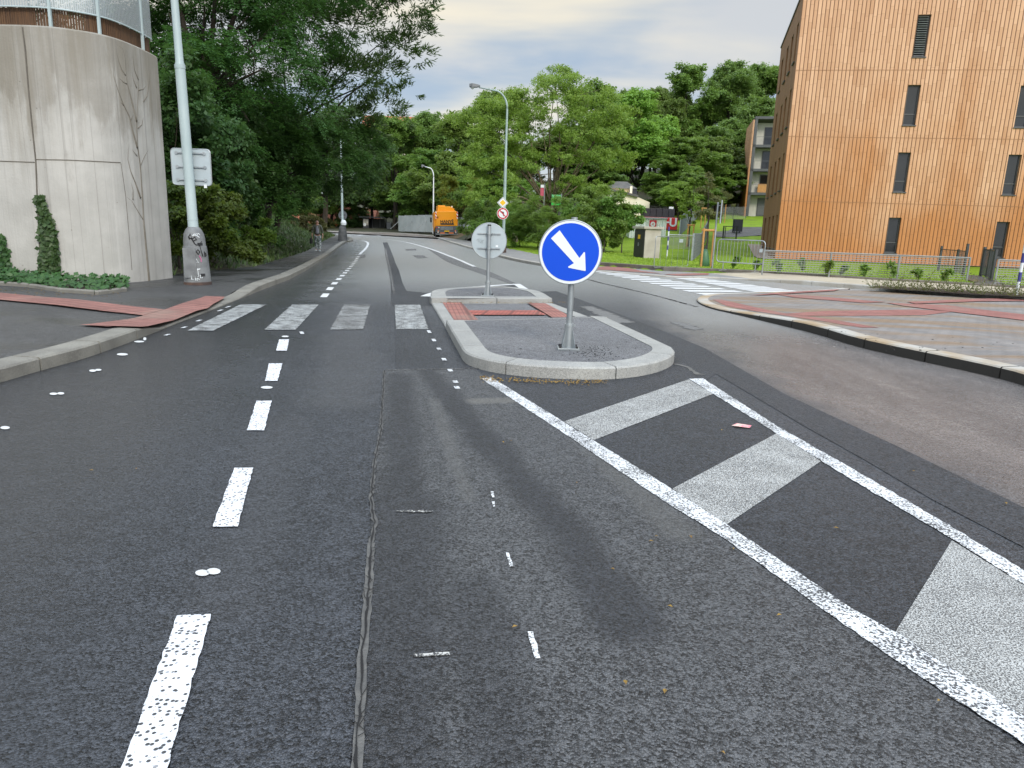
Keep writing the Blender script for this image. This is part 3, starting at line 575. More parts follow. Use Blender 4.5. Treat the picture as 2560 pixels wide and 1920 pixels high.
# dashes of the lane line
for q in ([(443, 1543), (529, 1539), (415, 1935), (300, 1935)], [(586, 1172), (633, 1172), (594, 1320), (531, 1320)], [(641, 1004), (679, 1004), (661, 1078), (617, 1078)], [(672, 910), (706, 910), (694, 954), (663, 954)], [(698, 850), (723, 850), (717, 878), (690, 878)]):
    sheet('lane_dash', A(q), 0.008, M_thick, jag=0.0035)
dl = [P2(*k3(x, y)) for x, y in ((583, 1327), (663, 1222), (736, 1150), (790, 1092), (830, 1050), (870, 995), (890, 965))]
dl = resample(dl, 0.02); acc = 0; seg = []; L = sum(math.dist(a, b) for a, b in zip(dl, dl[1:])); nper = 15; per = L / nper
for i in range(nper + 1):
    k = min(len(dl) - 2, int(i * per / L * (len(dl) - 1))); j = min(len(dl) - 1, k + int(0.5 * per / L * (len(dl) - 1))); k0 = max(0, k - int(0.0 * per))
    a, b = dl[k0], dl[j]
    if math.dist(a, b) > 0.2: sheet('lane_dash', ribbon([a, b], 0.14), 0.008, M_white)
sheet('lane_line', ribbon(G(k3, [(895, 955), (915, 935), (940, 912), (958, 890), (968, 868), (966, 852)]), 0.16), 0.008, M_white)
sheet('lane_line_end', ribbon(G(k3, [(966, 852), (945, 842), (900, 836)]), 0.22), 0.0085, M_white)
sheet('centre_line', ribbon(smooth_line(G(k3, [(1890, 1060), (1750, 995), (1600, 940), (1500, 905), (1400, 875), (1300, 850), (1200, 832), (1100, 820), (1000, 812), (900, 810), (780, 808)]), 1), 0.17), 0.008, M_white)
for a, b in (((885, 790), (920, 786)), ((1050, 795), (1080, 791)), ((1130, 797), (1200, 797))): sheet('far_mark', ribbon(G(k3, [a, b]), 0.5), 0.008, M_white)
# footprints of paint and surveyor ticks
for px, py, rx, ry in ((506, 1435, 18, 8), (534, 1431, 18, 8), (667, 970, 15, 3.5), (713, 842, 9, 2), (13, 1071, 12, 4), (134, 986, 10, 3), (152, 985, 9, 3), (232, 928, 9, 3), (246, 926, 8, 2.5), (306, 887, 14, 3), (348, 855, 13, 2.2), (362, 848, 4, 4)):
    sheet('paint_blot', [P2(px + rx * math.cos(a), py + ry * math.sin(a)) for a in [i * math.pi / 6 for i in range(12)]], 0.006, M_white)
for q in ([(1227, 1232), (1233, 1232), (1236, 1247), (1230, 1247)], [(1229, 1256), (1235, 1256), (1238, 1270), (1233, 1271)], [(1264, 1385), (1273, 1386), (1283, 1420), (1275, 1421)], [(1319, 1583), (1332, 1584), (1351, 1650), (1338, 1651)]): sheet('survey_tick', A(q), 0.009, M_line, jag=0.003)
for q in (((990, 1281), (1080, 1282)), ((1033, 1642), (1125, 1639))): sheet('chalk_mark', ribbon(A(q), 0.02), 0.009, paint('chalk%d' % q[0][0], 0.8, 0, c=(0.5, 0.5, 0.48)), jag=0.006)
for x, y in ((1860, 250), (1892, 308), (1928, 370), (1963, 442), (2005, 518), (2040, 597), (2052, 637), (980, 258), (270, 173), (168, 220), (50, 272), (415, 103), (470, 78)): sheet('survey_tick', ribbon(G(k5, [(x - 5, y - 8), (x + 6, y + 9)]) if x > 900 else G(k5, [(x - 15, y + 5), (x + 15, y - 5)]), 0.05), 0.009, M_line)
# zebra crossing, near side
for q, m in (([(560, 60), (735, 62), (370, 242), (190, 242)], M_zeb), ([(915, 62), (1097, 62), (938, 237), (720, 237)], M_zeb), ([(1270, 63), (1452, 63), (1405, 235), (1175, 235)], M_worn), ([(1622, 63), (1797, 63), (1855, 232), (1632, 232)], M_zeb)): sheet('zebra_stripe', G(k5, q), 0.008, m, jag=0.01)
for q in ([(1270, 412), (1370, 412), (1700, 540), (1560, 548)], [(1330, 440), (1440, 440), (1560, 480), (1400, 470)], [(1990, 535), (2100, 540), (2300, 605), (2160, 600)]): sheet('zebra_stripe', G(k4, q), 0.006, M_vworn, jag=0.06)
# zebra over the side street: two columns of stripes
def zcol(a0, a1, b0, b1, n):
    for i in range(n):
        t = i / (n - 1); a = [a0[j] + (a1[j] - a0[j]) * t for j in (0, 1)]; b = [b0[j] + (b1[j] - b0[j]) * t for j in (0, 1)]
        sheet('zebra_stripe', ribbon([a, b], 0.46), 0.008, M_white)
z1 = G(k7, [(110, 198), (1440, 479), (300, 203), (2160, 481)])
zcol(z1[0], z1[1], P2(*k7(470, 212)), z1[3], 12)
z2 = G(k7, [(1180, 287), (2085, 444), (1545, 290), (2700, 446)])
zcol(z2[0], z2[1], z2[2], z2[3], 8)
# hatched area in front of the island
sheet('hatch_line_left', G(k2, [(33, 75), (350, 285), (770, 570), (1010, 720), (1460, 1045), (1800, 1280), (2212, 1545), (2700, 1860), (2700, 1760), (2212, 1440), (1720, 1110), (1520, 1000), (1030, 670), (800, 520), (365, 250), (80, 73)]), 0.008, M_line, jag=0.004)
sheet('hatch_line_right', G(k2, [(870, 78), (1200, 285), (1540, 495), (1920, 720), (2212, 905), (2700, 1200), (2700, 1140), (2212, 850), (1950, 690), (1560, 460), (1225, 270), (925, 76)]), 0.008, M_line, jag=0.006)
sheet('hatch_bar', G(k2, [(368, 249), (868, 80), (966, 138), (488, 324)]), 0.0065, M_fill); sheet('hatch_bar', G(k2, [(803, 519), (1222, 296), (1398, 409), (1018, 664)]), 0.0065, M_fill)
sheet('hatch_bar', G(k2, [(1695, 1096), (1922, 727), (2212, 908), (2700, 1205), (2700, 1750), (2212, 1436), (1725, 1112)]), 0.0065, M_fill)
# outline behind the island
sheet('hatch_line_back', ribbon(G(k4, [(10, 331), (60, 312), (130, 294), (250, 274), (400, 257), (560, 243), (735, 232)]), 0.22), 0.008, M_white)
sheet('hatch_line_side', ribbon(G(k4, [(752, 229), (890, 320)]), 0.2), 0.0085, M_white)
sheet('hatch_bar', ribbon(G(k4, [(420, 256), (620, 254)]), 0.5), 0.007, M_white); sheet('hatch_bar', ribbon(G(k4, [(300, 288), (680, 284)]), 0.5), 0.007, M_white)
sheet('hatch_bar', ribbon(G(k4, [(130, 300), (300, 282)]), 0.2), 0.0075, M_white)
sheet('road_patch_back', G(k4, [(130, 300), (400, 262), (740, 236), (890, 320), (500, 330)]), 0.005, M_dark)
# ------------------------------------------------------------------ traffic island (front head, low refuge, back head)
isl = thing('traffic_island', 'narrow granite edged traffic island with red tactile refuge carrying two round signs', 'traffic island', (0, 0, 0))
fo = G(k4, [(178, 592), (235, 700), (290, 800), (312, 845), (345, 880), (420, 912), (560, 948), (760, 976), (960, 992), (1120, 1000), (1300, 1006), (1490, 1008), (1700, 990), (1860, 960), (1960, 925), (2020, 890), (2036, 855), (2010, 825)]) + [P2(*k4(1468, 556))]
fo = [fo[0]] + smooth_line(fo[1:-1], 1) + [fo[-1]]
hI = lambda x, y: 0.13
kerb('granite_kerb', fo, 0.26, hI, M_granite, 1.15, 0.014, parent=isl, kind=None)
fi = offs(fo, 0.26); sheet('asphalt_infill', fi, 0.128, M_infill, parent=isl, kind=None)
backline = [fi[-1], fi[0]]
kerb('granite_kerb', [fo[-1], fo[0]], 0.1, lambda x, y: 0.125, M_granite, 1.0, 0.008, parent=isl, kind=None)
bo = [P2(*k4(x, y)) for x, y in ((1040, 396), (965, 342), (890, 320), (700, 292), (520, 288), (330, 296), (170, 310), (90, 320), (52, 340), (62, 396))]
bo = smooth_line(bo, 1)
kerb('granite_kerb', bo, 0.3, hI, M_granite, 1.3, 0.014, parent=isl, kind=None)
bi = offs(bo, 0.3); sheet('asphalt_infill', bi, 0.126, M_infill, parent=isl, kind=None)
kerb('granite_kerb', [bo[-1], bo[0]], 0.28, hI, M_granite, 1.3, 0.014, parent=isl, kind=None)
lowh = lambda x, y: 0.035
kerb('flush_kerb', [bo[-1], fo[0]], 0.28, lowh, M_granite, 1.2, 0.008, parent=isl, kind=None)
kerb('flush_kerb', [fo[-1], bo[0]], 0.28, lowh, M_granite, 1.2, 0.008, parent=isl, kind=None)
sheet('asphalt_refuge', [bo[-1], fo[0], fo[-1], bo[0]], 0.02, M_infill, parent=isl, kind=None)
sheet('tactile_strip', G(k4, [(148, 394), (300, 394), (445, 547), (248, 547)]), 0.046, M_red2, parent=isl, kind=None)
sheet('tactile_strip', G(k4, [(838, 398), (985, 402), (1258, 547), (1085, 547)]), 0.046, M_red2, parent=isl, kind=None)
M_red2b = tactile('tactile_red_cross', (0.4, 0.105, 0.08), R(6), 0.075, 0.45)
sheet('tactile_strip', G(k4, [(362, 460), (925, 460), (995, 497), (400, 497)]), 0.042, M_red2b, parent=isl, kind=None)
# ------------------------------------------------------------------ paved corner to the right
co_px = [(2900, 1530), (2212, 1272), (1920, 1198), (1480, 1104), (1100, 1018), (850, 936), (560, 866), (285, 800), (180, 778), (100, 752), (60, 728), (58, 712), (85, 694), (160, 682), (300, 676), (600, 670), (900, 653), (1010, 642)]
cl = [P2(*k6(x, y)) for x, y in co_px]; cl = [(cl[0][0] + 1.2, cl[0][1] - 9)] + cl; cl = resample(smooth_line(cl, 1), 0.5)
hcr = lambda x, y: 0.05 + 0.09 * float(ss(14.2, 11.2, y) * (1 - ss(7.5, 9.0, x)))
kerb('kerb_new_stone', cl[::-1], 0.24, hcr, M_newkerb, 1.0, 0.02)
ci = offs(cl[::-1], 0.24)
farb = [P2(*k6(x, y), .06) for x, y in ((1050, 642), (1180, 647), (1500, 668), (1900, 698), (2212, 714), (2900, 770))]
sheet('pavement_corner_right', ci + [(30, -6), (30, 12)] + farb[::-1], lambda x, y: hcr(x, y) + 0.004, M_mud)
hc2 = lambda o_: (lambda x, y: hcr(x, y) + o_)
for i, q in enumerate(([(160, 725), (220, 725), (620, 820), (900, 880), (1250, 955), (1130, 955), (850, 900), (560, 835), (250, 768)], [(640, 828), (900, 803), (1500, 792), (1760, 805), (1560, 830), (1100, 845), (760, 853)], [(575, 690), (720, 693), (1300, 742), (1160, 748), (700, 712)],
                       [(1300, 748), (1700, 765), (2212, 828), (2212, 868), (1840, 822), (1420, 770)], [(1440, 742), (1900, 720), (2150, 714), (2212, 717), (2212, 736), (1900, 738), (1500, 755)], [(390, 702), (600, 680), (1000, 656), (960, 668), (620, 690)])):
    sheet('tactile_corner_strip', G(lambda x, y: k6(x, y), q), hc2(0.009 + i * 0.003), M_red3)
# far pavement along the lawn, right
kf = [P2(1120, 606), P2(1160, 618), P2(1200, 628.5), P2(1241, 640.5), P2(1301, 656), P2(1360, 666), P2(1420, 672), P2(1484, 677.5), P2(1569, 686), P2(1695, 695), P2(1778, 695.5), P2(1838, 699), P2(1969, 709), P2(2100, 719), P2(2174, 725)]
dv_ = Vector(kf[-1]) - Vector(kf[-3]); dv_.normalize(); kf.append((kf[-1][0] + dv_.x * 25, kf[-1][1] + dv_.y * 25))
kf = resample(smooth_line([P2(1076, 593), P2(1098, 598)] + kf, 1), 1.0)
hkf = lambda x, y: 0.13 - 0.09 * float(ss(0.5, 2.5, x) * ss(9.2, 7.2, x))
kerb('kerb_far_stone', kf, 0.2, hkf, M_concK, 1.0)
kfi = offs(kf, 0.2)
ext = [(backR[-1][0] + e.x * 28, backR[-1][1] + e.y * 28)]
sec = [i for i, q in enumerate(kfi) if q[0] < 8.3]; isp = sec[-1]
bR = [(x + 0.1, y + 0.5) for x, y in backR]
sheet('pavement_far', kfi[:isp + 1] + bR[:7][::-1], lambda x, y: hkf(x, y) * 0.98, M_greypave)
sheet('pavement_far_slabs', kfi[isp:] + [(ext[0][0], ext[0][1] + 0.5)] + bR[6:][::-1], lambda x, y: hkf(x, y) * 0.98, M_beige)
edg = resample(backR[3:] + ext, 1.0)
kerb('lawn_edging', edg, 0.09, lambda x, y: 0.2, mat('edging', (0.16, 0.14, 0.115), (0.1, 0.09, 0.08), 3, 0.8, kind='Position'), 1.0, 0.01)
for q in ([(60, 165), (350, 140), (560, 165), (720, 205), (1000, 240), (600, 215), (330, 195), (120, 185)], [(1000, 246), (1400, 236), (1570, 232), (1560, 255), (1180, 266)]): sheet('tactile_far_strip', G(k7, q), lambda x, y: hkf(x, y) + 0.012, M_red3)
# far kerb past the bend and its pavement
fk = resample(smooth_line([P2(1098, 598)] + farK[::-1] + [(-60, 118), (-95, 114)], 1), 3.0)
kerb('kerb_bend_stone', fk[::-1], 0.2, lambda x, y: 0.13, M_concK, 2.0)
sheet('pavement_bend', offs(fk[::-1], 0.2) + [(x + 0.5, y + 5.0) for x, y in offs(fk[::-1], 0.2)][::-1], 0.12, M_mud)
# ------------------------------------------------------------------ concrete abutment with its railing
wl = resample(smooth_line(WL, 2), 0.3)
rw = thing('concrete_wall', 'tall curved stained concrete abutment with a tree relief beside the left pavement', 'wall', (wl[-1][0], wl[-1][1], 0))
def loc(root, p): return tuple(Vector(p) - root.location)
wo = offs(wl, 0.55)                              # back face (left of travel = away from the street)
ring = wl + wo[::-1]
mb = MB(); n = len(wl)
rows = [-0.3, WALLZ - 0.03, WALLZ]
vs = [];
for z, ins in ((-0.3, 0), (WALLZ - 0.03, 0), (WALLZ, 0.03)):
    f_ = offs(wl, ins) if ins else wl; b_ = wo
    vs += [loc(rw, (*q, z)) for q in f_] + [loc(rw, (*q, z)) for q in b_[::-1]]
m2 = 2 * n
mb.add(vs, [(r * m2 + i, r * m2 + (i + 1) % m2, (r + 1) * m2 + (i + 1) % m2, (r + 1) * m2 + i) for r in range(2) for i in range(m2)] + [(2 * m2 + i, 2 * m2 + i + 1, 2 * m2 + m2 - 2 - i, 2 * m2 + m2 - 1 - i) for i in range(n - 1)])
mb.build('shell', M_conc, rw, auto=True)
def wall_hit(px, py, d=0.0):
    """photo point on the wall's face -> world point d in front of it"""
    r = ray(px, py); best = None
    for a, b in zip(wl, wl[1:]):
        ex, ey = b[0] - a[0], b[1] - a[1]; det = r[0] * ey - r[1] * ex
        if abs(det) < 1e-9: continue
        t = (a[0] * ey - a[1] * ex) / det; s_ = ((a[0] + 0) * r[1] - (a[1]) * r[0]) / (r[0] * ey - r[1] * ex) * -1
        s_ = (t * r[0] - a[0]) / ex if abs(ex) > abs(ey) else (t * r[1] - a[1]) / ey
        if t > 0 and -0.001 <= s_ <= 1.001 and (best is None or t < best[0]):
            L = math.hypot(ex, ey); best = (t, (ey / L, -ex / L))
    if best is None: t = wl[-1][1] / r[1]; best = (t, (0.9, -0.3))
    t, nn = best; return (r[0] * t + nn[0] * d, r[1] * t + nn[1] * d, HC + r[2] * t)
def face_tube(mb, px, r, d=0.0, n=5):
    px = resample([tuple(q) for q in px], 7); pts = [wall_hit(*q, d=d) for q in px]; mb.tube([loc(rw, p) for p in pts], r if not isinstance(r, tuple) else [r[0] + (r[1] - r[0]) * i / (len(px) - 1) for i in range(len(px))], n)
def c1(x, y): return (x * .28933, y * .28933)
def c1b(x, y): return (x * .28933, 400 + y * .28933)
mb = MB()
face_tube(mb, [c1(195, 235), c1(220, 430), c1(250, 800), c1(285, 1150), c1(310, 1390), c1b(318, 200), c1b(325, 420), c1b(345, 800)], 0.015)
face_tube(mb, [c1(-400, 1385), c1(0, 1392), c1(300, 1402)], 0.011); face_tube(mb, [c1(310, 1378), c1(600, 1383), c1(1040, 1405)], 0.011)
face_tube(mb, [c1b(1045, 30), c1b(1085, 300), c1b(1120, 700), c1b(1140, 950)], 0.006)
for x in (): face_tube(mb, [c1(x, 480 + x * .25), c1(x + 25, 1100), c1(x + 35, 1370), c1b(x + 60, 500), c1b(x + 75, 980)], 0.0045, n=4)
mb.build('joint', M_groove, rw)
mb = MB()
br = [[c1b(1290, 1070), c1b(1270, 850), c1b(1240, 520), c1b(1230, 320), c1b(1212, 60), c1(1210, 1420), c1(1185, 1250), c1(1180, 1060), c1(1195, 780), c1(1190, 560), c1(1195, 470)],
      [c1b(1240, 520), c1b(1190, 440), c1b(1140, 355), c1b(1080, 310)], [c1b(1215, 330), c1b(1170, 200), c1b(1130, 100), c1(1105, 1380), c1(1110, 1250)],
      [c1b(1148, 345), c1b(1150, 260), c1b(1130, 190)], [c1(1185, 1350), c1(1140, 1290)], [c1(1185, 1280), c1(1140, 1100), c1(1115, 1000), c1(1065, 900), c1(1020, 780), c1(980, 650), c1(975, 560)],
      [c1(1180, 1050), c1(1140, 880), c1(1110, 760), c1(1095, 700), c1(1085, 600), c1(1080, 500), c1(1060, 420), c1(1000, 380)], [c1(1095, 725), c1(1060, 705), c1(1020, 665)],
      [c1(1190, 1110), c1(1225, 1080), c1(1240, 1010)], [c1(1195, 780), c1(1240, 770), c1(1265, 740)], [c1(1195, 690), c1(1160, 600), c1(1150, 500), c1(1150, 430)], [c1(1180, 760), c1(1150, 680), c1(1140, 620)],
      [c1(1215, 1430), c1(1245, 1360), c1(1285, 1290)], [c1(1240, 880), c1(1270, 830), c1(1290, 700), c1(1285, 560)], [c1(1070, 910), c1(1040, 880)], [c1(1130, 1040), c1(1150, 990)], [c1(1085, 650), c1(1050, 600), c1(1030, 540), c1(1000, 420)]]
for i, b_ in enumerate(br): face_tube(mb, b_, (0.034 if i == 0 else 0.026 if i in (2, 5, 6) else 0.017, 0.005), d=-0.004)
mb.build('tree_relief', M_relief, rw, smooth=True)
rl = thing('mesh_railing', 'bent galvanised mesh railing with brown slats on top of the concrete wall', 'railing', (wl[-1][0], wl[-1][1], WALLZ))
ln = offs(wl, 0.1); lf = offs(wl, 0.07)
cum = [0]
for a, b in zip(ln, ln[1:]): cum.append(cum[-1] + math.dist(a, b))
Lw = cum[-1]
def at(line, s):
    s = max(0, min(Lw, s)); i = max(k for k in range(len(cum)) if cum[k] <= s + 1e-9); i = min(i, len(cum) - 2); t = (s - cum[i]) / (cum[i + 1] - cum[i])
    return tuple(line[i][k] + (line[i + 1][k] - line[i][k]) * t for k in (0, 1))
sposts = []
for px, py in ((118, 62), (254, 84), (366, 126)):
    h = wall_hit(px, py + 3); sposts.append(min((math.dist(at(lf, s / 10), h[:2]), s / 10) for s in range(int(Lw * 10)))[1])
sposts = [sposts[0] - 5.2, sposts[0] - 2.6] + sposts
for s in sposts:
    q = at(lf, s); mb = MB(); mb.box(loc(rl, (*q, WALLZ + 0.8)), (0.05, 0.05, 1.62)); mb.build('post', M_pole, rl, bevel=0.004)
def meshmat():
    m, nt, b = newmat('expanded_mesh'); v = coords(nt, 'Position'); s = nd(nt, 'ShaderNodeSeparateXYZ', {0: v})
    z = mth(nt, 'PINGPONG', mth(nt, 'DIVIDE', s.outputs[2], 0.02), 0.5); x = mth(nt, 'PINGPONG', mth(nt, 'DIVIDE', mth(nt, 'ADD', s.outputs[0], s.outputs[1]), 0.05), 0.5)
    a = mth(nt, 'MAXIMUM', ramp(nt, z, 0.38, 0.3), ramp(nt, x, 0.22, 0.15))
    setc(nt, b, (0.36, 0.4, 0.42)); b.inputs['Metallic'].default_value = 0.5; setr(nt, b, 0.5); nt.links.new(a, b.inputs['Alpha']); return m
M_mesh = meshmat()
for s0, s1 in zip(sposts, sposts[1:] + [Lw - 0.05]):
    if s1 - s0 < 0.3: continue
    mb = MB(); k = 8; base = 0.33
    q = [at(lf, s0 + (s1 - s0) * i / k) for i in range(k + 1)]
    mb.add([loc(rl, (*p, WALLZ + base)) for p in q] + [loc(rl, (*p, WALLZ + 1.55)) for p in q], [(i, i + 1, k + 2 + i, k + 1 + i) for i in range(k)]); pn = mb.build('mesh_panel', M_mesh, rl)
    mb = MB(); mb.tube([loc(rl, (*p, WALLZ + base)) for p in q], 0.014, 6); mb.build('lower_rail', M_pole, rl); mb = MB(); mb.tube([loc(rl, (*p, WALLZ + 1.55)) for p in q], 0.014, 6); mb.build('upper_rail', M_pole, rl)
mb = MB(); ls = resample([tuple(q) for q in offs(wl, 0.16)], 0.045)
for i in range(0, len(ls) - 1):
    a, b = ls[i], ls[i + 1]; mb.box(loc(rl, ((a[0] + b[0]) / 2, (a[1] + b[1]) / 2, WALLZ + 0.15 + random.uniform(-.01, .01))), (0.038, 0.02, 0.38), math.atan2(b[1] - a[1], b[0] - a[0]))
mb.build('slat_skirt', M_slat, rl)
# ------------------------------------------------------------------ street lamps
def strokes(root, name, m, prof, lines, zc, r=0.0085):
    """marker and spray lines on a round base; a line is (angle from the street side, height) points"""
    mb = MB()
    def rad(z):
        for (r0, z0), (r1, z1) in zip(prof, prof[1:]):
            if z0 <= z <= z1: return r0 + (r1 - r0) * (z - z0) / max(1e-6, z1 - z0)
        return prof[-1][0]
    for ln_ in lines:
        pts = []
        for a, z in ln_: q = rad(z) + 0.003; a = a * 1.1 + .38; pts.append((q * math.sin(a), -q * math.cos(a), z))
        if len(pts) > 1: mb.tube(pts, r, 4)
    mb.build(name, m, root)
lp = P(495, 711, .12); lh = 9.0
lamp = thing('street_lamp', 'pale steel lamp post with a graffiti covered bell base in front of the concrete wall', 'street lamp', (lp[0], lp[1], lp[2] - 0.03), R(6)); lamp.rotation_euler = (0, R(-1.1), R(6))
prof = [(0.275, 0.0), (0.27, 0.12), (0.26, 0.35), (0.243, 0.75), (0.235, 0.84), (0.222, 0.845), (0.216, 0.98), (0.198, 1.1), (0.155, 1.19), (0.11, 1.24)]
mb = MB(); mb.lathe([(0.28, 0), (0.28, 0.09), (0.25, 0.1)], 28); mb.build('base_ring', M_rust, lamp, auto=True)
mb = MB(); mb.lathe(prof, 32); mb.build('base', M_cast, lamp, auto=True)
mb = MB(); mb.box((-0.04, -0.262, 0.5), (0.26, 0.02, 0.62)); mb.build('service_door', M_cast, lamp, bevel=0.005)
mb = MB(); mb.box((0.15, -0.15, 0.89), (0.1, 0.06, 0.05), R(45)); mb.build('key_slot', M_black, lamp); mb = MB(); mb.box((0.17, -0.185, 0.25), (0.09, 0.06, 0.05), R(42)); mb.build('key_slot', M_black, lamp)
W = lambda a0, z0, s, pts: [(a0 + x * s, z0 + y * s * .32) for x, y in pts]
strokes(lamp, 'graffiti', M_wsign, prof, [W(-.75, .3, .2, [(0, 1), (.3, -.6), (.7, .8), (1.1, -.6), (1.4, 1)]), W(-.35, .34, .17, [(0, 0), (.8, .3), (.6, .8), (.1, .6), (.2, -.4), (.9, -.3)]), W(.0, .3, .22, [(0, 1.2), (.05, -.8)]), W(-.1, .36, .2, [(0, 0), (1.4, .2)]),
    W(-.45, .18, .2, [(0, .9), (0, -.4), (.6, -.4)]), W(-.2, .16, .2, [(0, .9), (.05, -.4)]), W(-.1, .16, .22, [(0, .9), (.05, -.4)]), W(-.1, .18, .22, [(.7, .8), (0, .2), (.8, -.4)]), W(.12, .2, .2, [(.8, .8), (.1, .6), (.1, -.3), (.9, -.2)]), W(.12, .22, .2, [(.1, .2), (.7, .25)]),
    W(-.5, .55, .2, [(0, 0), (.4, .5), (.8, -.1), (1.2, .5), (1.6, 0), (2.2, .8), (3, -.7), (1.5, -.4)]), W(-.1, 1.07, .25, [(0, .1), (.3, .4), (.6, .1), (1, .4), (1.4, .2), (1.8, .5), (2.3, .1)]), W(-.2, 1.03, .25, [(0, .4), (.8, .5), (1.6, .4), (2.4, -.1)])], 0)
strokes(lamp, 'graffiti', M_black, prof, [W(-.55, 1.0, .3, [(0, .3), (.6, 1), (1, .2), (.2, -.1), (0, .3), (1, -.1), (1.9, .4), (2.2, -.2), (1.4, -.5), (.9, .1), (1.6, -1), (2.1, -1.4)]), W(-.75, .72, .22, [(0, .5), (.1, -.6), (.9, -.5), (.9, .5)]), W(-.4, .72, .2, [(0, .9), (.1, -.4), (0, .2), (.8, .3)]), W(.02, .72, .24, [(0, .2), (.5, .8), (1, .1), (.5, -.6), (0, .2)]), W(.2, .8, .2, [(.6, .9), (1.1, -1.6), (1.4, -2.6)]), W(.65, .62, .2, [(0, 1.8), (.1, .1), (.8, .3), (.6, 1.4)]), W(.1, .87, .2, [(0, 0), (1.5, .4), (2.4, 1.2)])], 0, 0.013)
strokes(lamp, 'graffiti', mat('pink_spray', (0.5, 0.15, 0.28), None, 3, 0.7), prof, [W(-.35, .72, .2, [(0, .2), (.4, -.6), (.7, -.1)]), W(.15, .62, .2, [(.2, .5), (.7, -.4), (.8, -1.6)])], 0, 0.014)
mb = MB(); mb.lathe([(0.105, 1.2), (0.1, 1.5), (0.098, 4.3), (0.096, 4.42), (0.078, 4.5), (0.074, 5.0), (0.06, 8.4)], 20); mb.build('pole', M_pole, lamp, auto=True)
mb = MB(); mb.lathe([(0.1065, 1.38), (0.1065, 1.4)], 20); mb.build('collar', M_pole, lamp); mb = MB(); mb.lathe([(0.104, 4.36), (0.104, 4.44)], 20); mb.build('collar', M_pole, lamp)
mb = MB(); mb.tube([(0, 0, 8.3), (0.02, 0, 8.8), (0.25, -0.1, 9.1), (1.6, -0.4, 9.3)], 0.045, 8); mb.build('arm', M_pole, lamp, smooth=True)
mb = MB(); mb.box((2.0, -0.5, 9.32), (0.8, 0.3, 0.16), R(-14), (0.8, 0.7)); mb.build('lamp_head', M_grey, lamp, bevel=0.03)
# back of the road sign strapped to it
def rrect(w_, h_, r_, n_=5):
    p = []
    for cx_, cy_, a0 in ((w_ / 2 - r_, h_ / 2 - r_, 0), (-w_ / 2 + r_, h_ / 2 - r_, 90), (-w_ / 2 + r_, -h_ / 2 + r_, 180), (w_ / 2 - r_, -h_ / 2 + r_, 270)):
        p += [(cx_ + r_ * math.cos(R(a0 + 90 * i / n_)), cy_ + r_ * math.sin(R(a0 + 90 * i / n_))) for i in range(n_ + 1)]
    return p
up = lambda a, b, c: (a, c, b)                   # plan polygon -> upright plate
ql, qr = Q(433, 371, lp[1] + 0.12), Q(523, 464, lp[1] + 0.12); cz = (ql.z + qr.z) / 2; sw_, sh_ = 0.8, abs(ql.z - qr.z)
sg = thing('road_sign', 'grey back of a square road sign strapped to the graffiti covered lamp post', 'road sign', (Q(478, 418, lp[1] + .13).x, lp[1] + 0.13, cz), R(4))
mb = MB(); mb.prism(rrect(sw_, sh_, 0.07), 0.0, 0.02, up); mb.build('plate', M_signback, sg, auto=True)
mb = MB(); pr = rrect(sw_, sh_, 0.07); mb.tube([(a, 0.01, b) for a, b in pr + pr[:1]], 0.014, 6, False); mb.build('rim', M_galv, sg, smooth=True)
for dz in (0.28, 0.0, -0.26):
    mb = MB(); mb.bar((-0.27, -0.02, dz), (0.27, -0.02, dz), 0.025); mb.lathe([(0.035, 0), (0.035, 0.02)], 12); mb.v[-24:] = [(-0.28 + a, -0.012 - c * .5, dz + b) for a, b, c in mb.v[-24:]]; mb.lathe([(0.035, 0), (0.035, 0.02)], 12); mb.v[-24:] = [(0.28 + a, -0.012 - c * .5, dz + b) for a, b, c in mb.v[-24:]]
    mb.build('bracket', M_galv, sg)
mb = MB(); mb.box((0.27, -0.002, -0.38), (0.06, 0.004, 0.07)); mb.build('sticker', M_wsign, sg)
